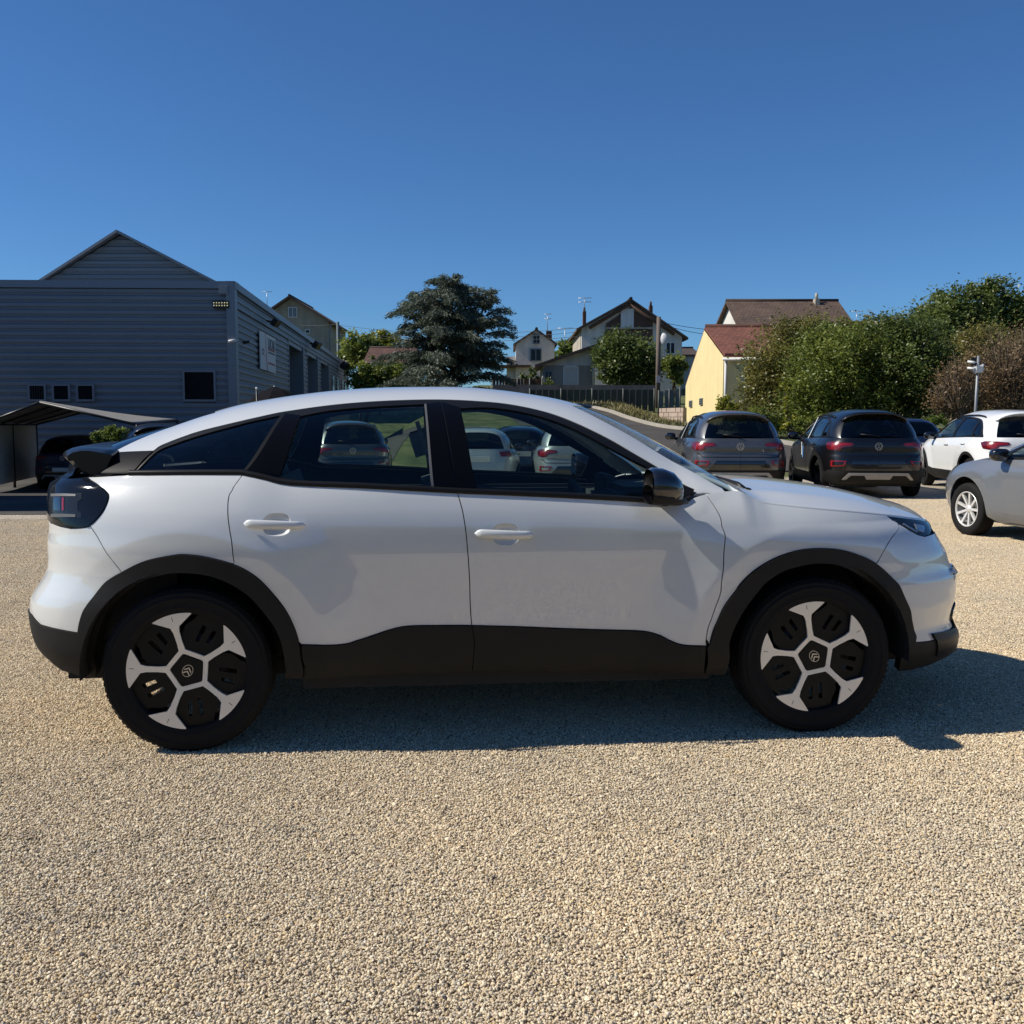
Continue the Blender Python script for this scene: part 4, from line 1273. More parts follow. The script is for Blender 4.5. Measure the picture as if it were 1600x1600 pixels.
# loose gravel: tiles of real stones laid out by geometry nodes, one object
TILE = 0.60
def stone_tile(seed, n=9400):
    rng = np.random.default_rng(seed)
    bm = bmesh.new(); bmesh.ops.create_icosphere(bm, subdivisions=1, radius=1.0)
    bv = np.array([v.co for v in bm.verts]); bf = np.array([[v.index for v in f.verts] for f in bm.faces]); bm.free()
    nv, nf = len(bv), len(bf)
    k = int(math.sqrt(n)); 
    gx, gy = np.meshgrid(np.arange(k), np.arange(k))
    pos = (np.stack([gx, gy], -1).reshape(-1, 2)+rng.uniform(-.1, 1.1, (k*k, 2)))/k*TILE-TILE/2
    n = len(pos)
    r = np.clip(rng.lognormal(math.log(.0039), .22, n), .0024, .0078)
    sc = np.stack([r*rng.uniform(.8, 1.25, n), r*rng.uniform(.8, 1.25, n), r*rng.uniform(.5, .85, n)], -1)
    ang = rng.uniform(0, 2*math.pi, n); tilt = rng.normal(0, .45, (n, 2))
    V = bv[None]*(1+rng.uniform(-.20, .16, (n, nv, 1)))*sc[:, None, :]
    ca, sa = np.cos(ang)[:, None], np.sin(ang)[:, None]
    x, y, z = V[..., 0], V[..., 1], V[..., 2]
    x, z = x*np.cos(tilt[:, :1])+z*np.sin(tilt[:, :1]), -x*np.sin(tilt[:, :1])+z*np.cos(tilt[:, :1])
    y, z = y*np.cos(tilt[:, 1:])+z*np.sin(tilt[:, 1:]), -y*np.sin(tilt[:, 1:])+z*np.cos(tilt[:, 1:])
    x, y = x*ca-y*sa, x*sa+y*ca
    hz = rng.uniform(-.004, .0045, n)+r*.25
    P = np.stack([x+pos[:, :1], y+pos[:, 1:], z+hz[:, None]], -1).reshape(-1, 3)
    F = (bf[None]+(np.arange(n)*nv)[:, None, None]).reshape(-1, 3)
    me = bpy.data.meshes.new('stone_tile')
    me.vertices.add(len(P)); me.vertices.foreach_set('co', P.astype(np.float32).ravel())
    me.loops.add(len(F)*3); me.loops.foreach_set('vertex_index', F.astype(np.int32).ravel())
    me.polygons.add(len(F)); me.polygons.foreach_set('loop_start', (np.arange(len(F))*3).astype(np.int32))
    me.polygons.foreach_set('use_smooth', np.zeros(len(F), bool))
    pal = np.array([(.52, .44, .33), (.60, .53, .41), (.66, .60, .49), (.46, .38, .285), (.48, .39, .32), (.38, .355, .32), (.17, .15, .125), (.50, .385, .235), (.56, .48, .35)])
    pr = np.array([.24, .20, .10, .13, .06, .055, .03, .045, .14]); pr /= pr.sum()
    c = pal[rng.choice(len(pal), n, p=pr)]*rng.uniform(.86, 1.14, (n, 1))*np.array([1.14, 1.09, .985])
    col = np.concatenate([np.repeat(c, nv, 0), np.ones((n*nv, 1))], 1)
    at_ = me.color_attributes.new('stone_col', 'FLOAT_COLOR', 'POINT')
    at_.data.foreach_set('color', col.astype(np.float32).ravel())
    me.update(calc_edges=True); me.validate()
    me.materials.append(SM)
    return bpy.data.objects.new('stone_tile', me)
tiles = [stone_tile(11+i) for i in range(3)]
rg_ = random.Random(5)
tv, trot, tidx = [], [], []
jj = 0
y = 1.4
while y < 17.5:
    hw = y*.54+1.0
    i0 = int(-hw/TILE)-1
    for i in range(i0, -i0+1):
        x = i*TILE
        if y > 13.9 and x < -3.0: continue
        tv.append((x, y, gz(x, y)+.001)); trot.append((0, 0, rg_.choice((0, math.pi/2, math.pi, -math.pi/2)))); tidx.append(rg_.randrange(3))
    y += TILE
me = bpy.data.meshes.new('gravel')
me.from_pydata(tv, [], [])
a1 = me.attributes.new('rot', 'FLOAT_VECTOR', 'POINT'); a1.data.foreach_set('vector', np.array(trot, np.float32).ravel())
a2 = me.attributes.new('idx', 'INT', 'POINT'); a2.data.foreach_set('value', np.array(tidx, np.int32))
grav = link_mesh('gravel', me, SM)
tag(grav, 'loose beige gravel covering the car lot', 'gravel', kind='stuff')
ng = bpy.data.node_groups.new('gravel_tiles', 'GeometryNodeTree')
ng.interface.new_socket('Geometry', in_out='INPUT', socket_type='NodeSocketGeometry')
ng.interface.new_socket('Geometry', in_out='OUTPUT', socket_type='NodeSocketGeometry')
gi = ng.nodes.new('NodeGroupInput'); go = ng.nodes.new('NodeGroupOutput')
jn = ng.nodes.new('GeometryNodeJoinGeometry')
ra = ng.nodes.new('GeometryNodeInputNamedAttribute'); ra.data_type = 'FLOAT_VECTOR'; ra.inputs['Name'].default_value = 'rot'
ia = ng.nodes.new('GeometryNodeInputNamedAttribute'); ia.data_type = 'INT'; ia.inputs['Name'].default_value = 'idx'
for k, t in enumerate(tiles):
    oi = ng.nodes.new('GeometryNodeObjectInfo'); oi.inputs['Object'].default_value = t; oi.inputs['As Instance'].default_value = True
    cmp_ = ng.nodes.new('FunctionNodeCompare'); cmp_.data_type = 'INT'; cmp_.operation = 'EQUAL'
    ng.links.new(ia.outputs['Attribute'], [s for s in cmp_.inputs if s.name == 'A' and s.type == 'INT'][0])
    [s for s in cmp_.inputs if s.name == 'B' and s.type == 'INT'][0].default_value = k
    ip = ng.nodes.new('GeometryNodeInstanceOnPoints')
    ng.links.new(gi.outputs[0], ip.inputs['Points']); ng.links.new(cmp_.outputs['Result'], ip.inputs['Selection'])
    ng.links.new(oi.outputs['Geometry'], ip.inputs['Instance']); ng.links.new(ra.outputs['Attribute'], ip.inputs['Rotation'])
    ng.links.new(ip.outputs[0], jn.inputs[0])
ng.links.new(jn.outputs[0], go.inputs[0])
md = grav.modifiers.new('tiles', 'NODES'); md.node_group = ng
# ------------------------------------------------------------------ the other parked cars
def paint(name, col, metal=0.0, rough=.4, coat=1.0):
    return pmat(name, col, rough, metal, coat, .03, var=.02, vscale=2)
def make_car(name, S, pm):
    """S: dict of profiles in metres (x from the rear axle, forward +)"""
    wb, wr = S['wb'], S['wr']
    body_p = MATS[pm] if isinstance(pm, str) else pm
    zt = pchip(*zip(*S['ztop']))
    cs = CarSurf(pchip(*zip(*S['W'])), S.get('xm', 1.3), S.get('nf', 3.6), S.get('nr', 4.2), clampf(pchip(*zip(*S['xF'])), S['xF'][0][0], S['xF'][-1][0]), clampf(pchip(*zip(*S['xR'])), S['xR'][0][0], S['xR'][-1][0]),
                 [(0, wr), (wb, wr)], zt, pchip([-1, 0, 2, 2.6, 3.6], [.05, .04, .03, .06, .07]), pchip([-1, 3.6], [.18, .18]), bulge=.026, rb=.50, fall=.25)
    zb_ = pchip(*zip(*S['belt']))
    def yb_(x):
        z = zb_(x); return -cs.lower(cs.sig_x(x, z), z)[..., 1]-.008
    cs.set_upper(zb_, yb_, pchip(*zip(*S['roof'])), S.get('m', 1.4), S.get('k', 3.3))
    LMc, UMc = cs.Lm(), cs.Um(SC)
    root = empty(name)
    S0c, SFc = .0005, cs.total-.0005
    def sx(x, z): return (float(cs.sig_x(np.float64(x), np.float64(z))), z)
    def sy(y, z, f=False): return (float(cs.sig_y(np.float64(y), np.float64(z), f)), z)
    def both_(nm, poly, fm, h, mat, par=None, **k):
        return panel(nm, poly, fm, h, mat, par or root, **k), panel(nm, poly, fm, h, mat, par or root, mirror=True, **k)
    def arc(cx, r, a0, a1, n=18):
        return [(cx+r*math.cos(R(a0+(a1-a0)*i/n)), wr+r*math.sin(R(a0+(a1-a0)*i/n))) for i in range(n+1)]
    def side(pts): return [sx(*p) for p in pts]
    zlo = S.get('zlo', .20)
    ra = wr+.075
    top = [(x, float(zt(x))) for x in np.linspace(S['x0'], S['xh'], 30)]
    # lower body shell, half by half, arches cut out
    low = [(S0c, zlo+.06)]+side([(-.60, zlo+.06)])+side([p for p in arc(0, ra, 188, -8)])+side([(.6, zlo), (wb-.6, zlo)])+side(arc(wb, ra, 188, -8))+side([(wb+.55, zlo+.04)])+[(SFc, zlo+.05), (SFc, S['znose'])]
    up = [sy(.55, S['znose']+.01, True)]+side(top[::-1])+[sy(.70, S['zdeck']), (S0c, S['zdeck'])]
    both_('body_side', low+up, LMc, .045, body_p, thick=.01)
    # cladding
    rc = wr+.125
    zs, zf, zr = S['clad']
    if zs:
        cl = [(S0c, zlo+.05), ]+side([(-.60, zlo+.05)])+side(arc(0, ra-.006, 188, -8))+side([(.6, zlo-.01), (wb-.6, zlo-.01)])+side(arc(wb, ra-.006, 188, -8))+side([(wb+.55, zlo+.03)])+[(SFc, zlo+.04), (SFc, zf)]
        cl += side([(wb+.62, zf)])+side(arc(wb, rc, 12, 168))+side([(wb-.66, zs), (.66, zs)])+side(arc(0, rc, 12, 166))+side([(-.56, zr)])+[(S0c, zr)]
        both_('cladding', cl, LMc, .05, MATS['clad'], offset=.010, thick=.02)
    # doors
    for nm, d in (('front_door', S['fdoor']), ('rear_door', S['rdoor'])):
        dd = both_(nm, side(d), LMc, .05, body_p, offset=.003, thick=.006)
        hx, hz = S['handles'][nm]
        for sg_, o in zip((1, -1), dd):
            p = cs.lower(*sx(hx, hz))
            mb = MB(); mb.rbox((p[0]-.10, min(sg_*(p[1]-.035), sg_*(p[1]+.0)), hz-.014), (p[0]+.10, max(sg_*(p[1]-.035), sg_*p[1]), hz+.014), .008)
            mb.build('handle', body_p, o)
    # greenhouse
    def u_(x, z): return (x, float(cs.psi_z(np.float64(x), np.float64(z)))*SC)
    def uy(x, y): return (x, float(cs.psi_y(np.float64(x), np.float64(y)))*SC)
    wo = [u_(*p) for p in spline(S['win_top'], n=5)]
    au = [u_(*p) for p in spline(S['a_up'], n=5)]
    ru = [uy(*p) for p in spline(S['rg_side'], n=4)]       # rear glass edge from roof down (x, y<0)
    beltu = [(x, -.997*SC) for x in np.linspace(S['win_top'][0][0], S['win_top'][-1][0], 30)]
    wst = [(au[0][0]+.06*(1-(v/au[0][1])**2), v) for v in np.linspace(au[0][1], -au[0][1], 13)]
    rgt = [(ru[0][0]-.02*(1-(v/ru[0][1])**2), v) for v in np.linspace(-ru[0][1], ru[0][1], 13)]
    tip = [(wo[-1][0]+.02, -.997*SC), (au[-1][0]+.01, -.997*SC)]
    rear_low = [(S['x0']+.01, -.93*SC), (ru[-1][0]-.01, ru[-1][1])] if True else []
    rl = [(x, -.997*SC) for x in np.linspace(S['x0']+.02, wo[0][0]-.02, 6)]
    rf = rl+wo+tip+au[::-1]+wst[1:-1]+mir(au)+mir(tip)[::-1]+mir(wo)[::-1]+mir(rl)[::-1]+mir(ru)[::-1]+rgt[1:-1]+ru
    panel('roof', rf, UMc, .05, MATS[S['roof_mat']] if S.get('roof_mat') else body_p, root, thick=.01)
    wsb_ = [(au[-1][0]+.02+.10*(1-(v/au[-1][1])**2), v) for v in np.linspace(au[-1][1], -au[-1][1], 13)]
    panel('windshield', shrink(au+wsb_[1:-1]+mir(au)[::-1]+wst[::-1][1:-1], .004), UMc, .09, MATS['side_glass'], root, thick=0, offset=-.004)
    rgb_ = [(ru[-1][0], v) for v in np.linspace(ru[-1][1], -ru[-1][1], 9)]
    panel('rear_window', shrink(ru+rgb_[1:-1]+mir(ru)[::-1]+rgt[1:-1], .004), UMc, .07, MATS['privacy_glass'], root, thick=0, offset=-.004)
    wins = [[u_(*p) for p in w] for w in S['windows']]
    both_('window_frame', wo+[(wo[-1][0], -.997*SC)]+beltu[::-1][1:], UMc, .05, MATS['trim_black'], holes=wins, offset=.001, thick=.008)
    for i, w in enumerate(wins):
        both_('side_window', w, UMc, .09, MATS['side_glass'] if i == len(wins)-1 else MATS['privacy_glass'], thick=0, offset=-.005)
    # hood
    rows_ = []
    he = [cs.lower(*sx(x, float(zt(x)))) for x in np.linspace(S['xcowl'], S['xh'], 14)]
    sg_, zz_ = sx(S['xh'], float(zt(S['xh'])))
    for s_ in np.linspace(sg_, SFc, 12)[1:]: he.append(cs.lower(s_, zz_+(S['znose']-zz_)*(s_-sg_)/(SFc-sg_)))
    v9 = np.linspace(0, 1, 11)
    crown = S.get('crown', .07)
    n_e = len(he)
    vs_ = []
    for i, E_ in enumerate(he):
        cr_ = crown*(1-max(0, (i-9)/(n_e-10))**1.5)
        zz = E_[2]+cr_*(1-(1-v9)**2.2)
        half = np.stack([np.full(11, E_[0]), E_[1]*(1-v9), zz], -1)
        vs_ += [tuple(p) for p in half]+[tuple(p*np.array([1, -1, 1])) for p in half[::-1][1:]]
    fs_ = [(i*21+j, i*21+j+1, (i+1)*21+j+1, (i+1)*21+j) for i in range(n_e-1) for j in range(20)]
    h_ = MB().add(vs_, fs_, True).build('hood', body_p, root)
    cb = MB(); cb.rbox((S['xcowl']-.14, -.70, float(zt(S['xcowl']))-.06), (S['xcowl']+.06, .70, float(zt(S['xcowl']))+.012), .02); cb.build('cowl_panel', MATS['trim_black'], root)
    # underside and dark cabin
    ub = MB(); ub.box((-.55, -.72, zlo), (wb+.45, .72, zlo+.10)); ub.box((.42, -.80, zlo+.02), (wb-.42, .80, .40)); ub.build('underbody', MATS['seam_dark'], root)
    cab = MB(); cab.rbox((.25, -.62, .40), (.65, .62, 1.12), .06); cab.rbox((1.05, -.62, .40), (1.35, -.12, 1.14), .06); cab.rbox((1.05, .12, .40), (1.35, .62, 1.14), .06)
    for yy in (-.37, .37):
        cab.rbox((1.0, yy-.12, 1.16), (1.10, yy+.12, 1.32), .03); cab.rbox((.22, yy-.12, 1.13), (.32, yy+.12, 1.28), .03)
    cab.rbox((1.75, -.70, .6), (2.25, .70, .98), .05)
    cab.build('seats', MATS['interior_dark'], root)
    for x in (0, wb):
        for sgn in (-1, 1):
            mb = MB(); q = [(x+(ra-.01)*math.cos(R(-4+188*k/16)), wr+(ra-.01)*math.sin(R(-4+188*k/16))) for k in range(17)]
            mb.add([(p[0], sgn*S.get('well', .84), p[1]) for p in q]+[(p[0], sgn*.5, p[1]) for p in q], [(k, k+1, 18+k, 17+k) for k in range(16)]+[tuple(range(17, 34))], True)
            mb.build('wheel_well', MATS['seam_dark'], root)
    # mirrors
    mx_, my_, mz_ = S['mirror']
    for sgn in (-1, 1):
        mb = MB()
        ell = []
        for i, (x_, rs_) in enumerate(((-.055, .90), (-.045, 1.0), (.0, 1.0), (.045, .90), (.08, .65), (.10, .25))):
            for k in range(16):
                q = 2*math.pi*k/16
                ell.append((mx_+x_, sgn*my_+.105*rs_*math.copysign(abs(math.cos(q))**.7, math.cos(q)), mz_+.072*rs_*math.copysign(abs(math.sin(q))**.7, math.sin(q))))
        mb.add(ell, [(i*16+k, i*16+(k+1) % 16, (i+1)*16+(k+1) % 16, (i+1)*16+k) for i in range(5) for k in range(16)]+[tuple(range(16)), tuple(80+k for k in range(16))], True)
        mb.tube([(mx_+.06, sgn*(my_-.18), mz_-.06), (mx_+.04, sgn*my_, mz_-.03)], .03, 8)
        mr_ = mb.build('door_mirror', MATS['gloss_black'], root)
    # wheels
    for x in (0, wb):
        for sgn in (-1, 1):
            w = empty('wheel', (x, sgn*S['track'], wr), 0 if sgn < 0 else math.pi, root)
            tb = MB(); rr = S['rim']
            tb.lathe([(rr, -.085), (rr+.02, -.098), (wr-.035, -.10), (wr-.010, -.088), (wr, -.065), (wr, .065), (wr-.01, .088), (wr-.035, .10), (rr, .085)], 40, 'y')
            tb.build('tyre', MATS['tyre'], w)
            rb_ = MB(); rb_.lathe([(rr, -.088), (rr+.006, -.084), (rr-.012, -.07), (rr-.02, .05), (0.0, .05)], 40, 'y')
            rb_.build('rim', MATS['rim_black'] if S['spoke_mat'] != 'rim_silver' else MATS['grey_plastic'], w)
            sp2 = MB()
            ns = S['spokes']
            for k in range(ns):
                M_ = Matrix.Rotation(2*math.pi*k/ns, 4, 'Y')
                hw = S.get('spoke_w', .02)
                sp2.add([M_ @ Vector(p) for p in [(.04, -.06, -hw), (.04, -.06, hw), (rr-.004, -.082, hw*1.25), (rr-.004, -.082, -hw*1.25), (.04, -.03, -hw), (.04, -.03, hw), (rr-.004, -.055, hw*1.25), (rr-.004, -.055, -hw*1.25)]],
                        [(0, 1, 2, 3), (0, 4, 5, 1), (1, 5, 6, 2), (3, 2, 6, 7), (0, 3, 7, 4)])
            sp2.lathe([(0, -.068), (.045, -.066), (.05, -.05), (.05, -.03)], 20, 'y')
            sp2.lathe([(rr-.012, -.07), (rr-.010, -.086), (rr+.002, -.090), (rr+.004, -.08)], 40, 'y')
            sp2.build('spokes', MATS[S['spoke_mat']], w)
    S['extra'](cs, root, both_, sx, sy, LMc, UMc, body_p, S0c, SFc)
    return root
glassmat('privacy_glass', (0.06, 0.07, 0.075))
def suv_rear(cs, root, both_, sx, sy, LMc, UMc, bp, S0c, SFc):
    RD, DR, GBk, TBk = MATS['lamp_red'], MATS['lamp_dark_red'], MATS['gloss_black'], MATS['trim_black']
    # tail lamps: wide part on the gate, deep part on the wing
    l1 = both_('tail_lamp', [sx(-.42, .965), sx(-.50, .99), sy(.66, .99), sy(.46, .975), sy(.42, .945), sy(.46, .915), sy(.60, .90), sy(.64, .845), sy(.72, .84), sx(-.52, .86)], LMc, .03, DR, offset=.006, thick=.02)
    for o, q in zip(l1, both_('lamp_strip', [sy(.76, .972), sy(.48, .962), sy(.47, .935), sy(.62, .925), sy(.66, .87), sy(.76, .87)], LMc, .03, RD, offset=.010, thick=.004)): q.parent = o
    # gate: swage line and lower edge, bumper
    both_('gate_crease', [(S0c, .845), sy(.66, .845), sy(.64, .825), (S0c, .822)], LMc, .04, bp, offset=.012, thick=.012)
    both_('gate_edge', [(S0c, .735), sy(.64, .735), sy(.72, .80), sy(.745, .80), sy(.66, .722), (S0c, .722)], LMc, .04, TBk, offset=.002, thick=.004)
    both_('bumper_recess', [(S0c, .665), sy(.42, .665), sy(.56, .50), (S0c, .50)], LMc, .05, GBk, offset=.014, thick=.012)
    r1 = [sy(.77, .665), sy(.54, .66), sy(.58, .575), sy(.77, .56)]
    r2 = [sy(.745, .648), sy(.57, .645), sy(.60, .590), sy(.745, .577)]
    both_('reflector', r1, LMc, .04, RD, holes=[r2], offset=.016, thick=.012)
    both_('diffuser', [(S0c, .455), sy(.50, .455), sy(.60, .34), sy(.54, .34), sy(.46, .415), sy(.24, .415), sy(.20, .35), (S0c, .35)], LMc, .04, MATS['skid_silver'], offset=.022, thick=.02)
    # emblem: ring with the two stacked letters
    P = cs.lower(S0c, .915)
    em = MB(); x = P[0]-.012
    for k in range(28):
        q0, q1 = 2*math.pi*k/28, 2*math.pi*(k+1)/28
        em.add([(x, .066*math.cos(q), .915+.066*math.sin(q)) for q in (q0, q1)]+[(x, .057*math.cos(q), .915+.057*math.sin(q)) for q in (q1, q0)], [(0, 1, 2, 3)])
    def stroke(a, b, w=.0075):
        d = (Vector(b)-Vector(a)).normalized(); n_ = Vector((-d.y, d.x))*w/2
        q = [Vector(a)+n_, Vector(b)+n_, Vector(b)-n_, Vector(a)-n_]
        em.add([(x-.001, p.x, .915+p.y) for p in q], [(0, 1, 2, 3)])
    stroke((-.024, .054), (0, .008)); stroke((.024, .054), (0, .008))
    stroke((-.050, .030), (-.024, -.050)); stroke((-.024, -.050), (0, -.002)); stroke((.050, .030), (.024, -.050)); stroke((.024, -.050), (0, -.002))
    em.build('emblem', MATS['emblem'], root, fix=False)
    # roof spoiler, rails, wiper, pillar strips
    sp3 = MB()
    pts = []
    for y in np.linspace(-.56, .56, 17):
        f = abs(y)/.56
        pu = float(cs.psi_y(np.float64(-.30), np.float64(y))) if abs(y) > 1e-6 else 0.0
        z = float(cs.upper(np.float64(-.30), np.float64(pu))[2])
        e_ = .07*f**3
        pts.append([(-.22, y, z+.012), (-.50+e_, y, z-.012), (-.51+e_, y, z-.032), (-.36, y, z-.06)])
    sp3.add([p for r_ in pts for p in r_], [(i*4+k, i*4+k+1, (i+1)*4+k+1, (i+1)*4+k) for i in range(16) for k in range(3)]+[(0, 1, 2, 3), (64, 65, 66, 67)], True)
    sp3.build('spoiler', bp, root)
    for sgn in (-1, 1):
        rl_ = MB()
        rp = []
        for x, h in ((-.02, .0), (.06, .022), (.3, .034), (.8, .036), (1.25, .030), (1.42, .0)):
            p = cs.upper(np.float64(x), np.float64(sgn*.40)); rp.append((p[0], p[1], p[2]+h))
        rl_.tube(rp, .016, 8)
        rl_.build('roof_rail', TBk, root)
    wp = MB(); wp.tube([(-.735, -.02, 1.085), (-.70, .12, 1.115), (-.685, .30, 1.125)], .010, 6); wp.build('rear_wiper', TBk, root)
def hatch_front(cs, root, both_, sx, sy, LMc, UMc, bp, S0c, SFc):
    hd_ = both_('head_lamp', [sx(3.02, .80), sy(.60, .70, True), sy(.48, .66, True), sy(.46, .74, True), sy(.6, .80, True), sx(3.0, .835)], LMc, .03, MATS['lamp_smoke'], offset=.004, thick=.01)
    both_('grille', [sy(.44, .66, True), (SFc, .66), (SFc, .76), sy(.44, .74, True)], LMc, .04, MATS['gloss_black'], offset=.004)
    both_('lower_intake', [sy(.55, .30, True), (SFc, .30), (SFc, .46), sy(.50, .46, True)], LMc, .04, MATS['trim_black'], offset=.004)
    both_('tail_lamp', [sx(-.42, .96), sy(.66, .96), sy(.46, .94), sy(.48, .85), sy(.68, .84), sx(-.44, .86)], LMc, .03, MATS['lamp_red'], offset=.006, thick=.01)
    both_('bumper_recess', [(S0c, .52), sy(.6, .52), sy(.66, .34), (S0c, .34)], LMc, .05, MATS['trim_black'], offset=.006)
    P = cs.lower(S0c, .80)
    pl = MB(); pl.rbox((P[0]-.025, -.26, .745), (P[0]-.005, .26, .855), .006)
    pl.build('number_plate', MATS['plate_white'], root)
pmat('skid_silver', (.36, .35, .33), .45, .3)
SUV = dict(wb=2.59, wr=.335, rim=.235, track=.775, zlo=.21, nr=6.0, x0=-.64, xh=3.12, xcowl=2.34, znose=.86, zdeck=1.06,
    W=[(.12, .70), (.22, .80), (.32, .865), (.45, .89), (.60, .90), (.78, .905), (.88, .90), (.96, .885), (1.03, .862), (1.10, .835)],
    xF=[(.2, 3.26), (.35, 3.38), (.55, 3.42), (.72, 3.40), (.86, 3.33), (1.0, 3.2)],
    xR=[(.2, -.66), (.33, -.76), (.45, -.80), (.60, -.805), (.72, -.78), (.80, -.755), (.90, -.755), (1.0, -.735), (1.08, -.70)],
    ztop=[(-.75, 1.06), (0, 1.055), (1.0, 1.03), (2.0, 1.0), (2.34, .99), (2.7, .975), (3.12, .90), (3.4, .85)],
    belt=[(-.72, 1.05), (0, 1.045), (1.0, 1.02), (2.0, .99), (2.55, .98)],
    roof=[(-.74, 1.055), (-.70, 1.075), (-.62, 1.20), (-.50, 1.36), (-.40, 1.465), (-.30, 1.515), (0, 1.548), (.5, 1.570), (1.0, 1.568), (1.45, 1.53), (1.75, 1.465), (2.05, 1.315), (2.35, 1.12), (2.48, 1.03), (2.6, 1.0)],
    win_top=[(-.36, 1.09), (-.20, 1.26), (.05, 1.375), (.5, 1.425), (1.0, 1.430), (1.4, 1.40), (1.75, 1.28), (2.0, 1.15), (2.14, 1.04)],
    a_up=[(1.52, 1.475), (1.75, 1.39), (2.05, 1.23), (2.28, 1.07)],
    rg_side=[(-.40, -.50), (-.50, -.56), (-.60, -.61), (-.69, -.63)],
    windows=[[(-.26, 1.10), (-.15, 1.25), (.06, 1.345), (.02, 1.08)], [(.10, 1.08), (.14, 1.355), (.5, 1.40), (.88, 1.405), (.93, 1.05)], [(1.02, 1.05), (1.0, 1.40), (1.4, 1.37), (1.72, 1.26), (1.93, 1.12), (1.97, 1.03)]],
    fdoor=[(.98, 1.03), (1.99, .995), (2.06, .8), (2.02, .55), (1.94, .40), (1.02, .40)],
    rdoor=[(.02, 1.05), (.96, 1.03), (1.0, .40), (.56, .40), (.50, .55), (.36, .72), (.15, .80)],
    handles={'front_door': (1.12, .90), 'rear_door': (.22, .93)}, clad=(.40, .46, .50), mirror=(1.92, .98, 1.06), spokes=5, spoke_mat='rim_black', spoke_w=.03, extra=suv_rear)
HATCH = dict(wb=2.54, wr=.315, rim=.208, track=.76, zlo=.19, x0=-.60, xh=2.98, xcowl=2.26, znose=.78, zdeck=1.0, nf=4.6, well=.77,
    W=[(.12, .70), (.22, .80), (.32, .85), (.45, .868), (.60, .878), (.75, .882), (.84, .876), (.92, .858), (.99, .835), (1.06, .80)],
    xF=[(.2, 3.22), (.35, 3.33), (.50, 3.37), (.65, 3.36), (.78, 3.30), (.95, 3.15)],
    xR=[(.2, -.58), (.33, -.66), (.5, -.69), (.7, -.675), (.85, -.65), (1.0, -.62)],
    ztop=[(-.66, 1.0), (0, .985), (1.0, .955), (2.0, .925), (2.3, .915), (2.6, .88), (2.98, .80), (3.3, .74)],
    belt=[(-.64, 1.0), (0, .98), (1.0, .95), (2.0, .92), (2.5, .91)],
    roof=[(-.66, 1.005), (-.60, 1.06), (-.50, 1.20), (-.40, 1.33), (-.28, 1.385), (0, 1.415), (.5, 1.435), (.95, 1.43), (1.3, 1.40), (1.6, 1.335), (1.95, 1.17), (2.25, 1.01), (2.40, .935), (2.5, .92)],
    win_top=[(-.30, 1.02), (-.10, 1.16), (.2, 1.265), (.6, 1.305), (1.0, 1.30), (1.35, 1.255), (1.7, 1.13), (1.95, 1.02), (2.04, .955)],
    a_up=[(1.32, 1.345), (1.6, 1.26), (1.95, 1.10), (2.18, .975)],
    rg_side=[(-.38, -.46), (-.46, -.52), (-.54, -.56), (-.61, -.58)],
    windows=[[(-.18, 1.02), (-.05, 1.14), (.12, 1.21), (.10, 1.01)], [(.18, 1.01), (.22, 1.245), (.6, 1.28), (.86, 1.28), (.92, .98)], [(1.0, .98), (.98, 1.278), (1.35, 1.23), (1.68, 1.11), (1.86, 1.01), (1.88, .955)]],
    fdoor=[(.96, .955), (1.98, .92), (2.03, .75), (1.99, .5), (1.92, .32), (1.0, .32)],
    rdoor=[(.02, .985), (.94, .955), (.98, .32), (.52, .32), (.47, .5), (.34, .66), (.14, .76)],
    handles={'front_door': (1.12, .84), 'rear_door': (.22, .87)}, clad=(0, 0, 0), mirror=(1.86, .95, .985), spokes=9, spoke_mat='rim_silver', spoke_w=.013, crown=.075, extra=hatch_front)
paint('paint_grey', (.085, .088, .092), .5, .35)
paint('paint_black', (.003, .003, .0035), 0, .3, .45)
paint('paint_white2', (.74, .75, .74), 0, .4)
paint('paint_silver', (.22, .235, .255), .45, .35)
paint('paint_navy', (.010, .016, .05), .3, .35)
paint('paint_light_grey', (.30, .31, .32), .5, .35)
paint('paint_pale', (.46, .49, .49), .3, .35)
def recolour(root, frm, to):
    for o in [root]+list(root.children_recursive):
        if o.type == 'MESH':
            for sl in o.material_slots:
                if sl.material == frm:
                    sl.link = 'OBJECT'; sl.material = to
def place(root, X, Y, heading):
    """heading in degrees from +Y (away from the camera), clockwise; (X,Y) is the rear-axle point"""
    root.location = (X, Y, gz(X, Y)); root.rotation_euler = (0, 0, R(90-heading))
suv0 = make_car('suv_car', SUV, 'paint_grey')
hat0 = make_car('hatchback_car', HATCH, 'paint_silver')
GREY, SILV = MATS['paint_grey'], MATS['paint_silver']
def suv(paint_name, X, Y, hd, label, group=None, first=False):
    c = suv0 if first else copy_tree(suv0)
    if paint_name != 'paint_grey': recolour(c, GREY, MATS[paint_name])
    place(c, X, Y, hd); tag(c, label, 'car', group)
    return c
def hatch(paint_name, X, Y, hd, label, group=None, first=False):
    c = hat0 if first else copy_tree(hat0)
    if paint_name != 'paint_silver': recolour(c, SILV, MATS[paint_name])
    place(c, X, Y, hd); tag(c, label, 'car', group)
    return c
ROWG = 'cars parked in the row beyond the white car'
hatch('paint_silver', 6.72, 9.45, -10.5, 'silver hatchback with dark mirror cap at the edge of the picture', None, True)
def rear_at(px, Y, hd):
    """rear-axle position so that the rear face centre is seen at px"""
    X = (px-800)/CAM_F*Y
    return X+.8*math.sin(R(hd)), Y+.8*math.cos(R(hd))
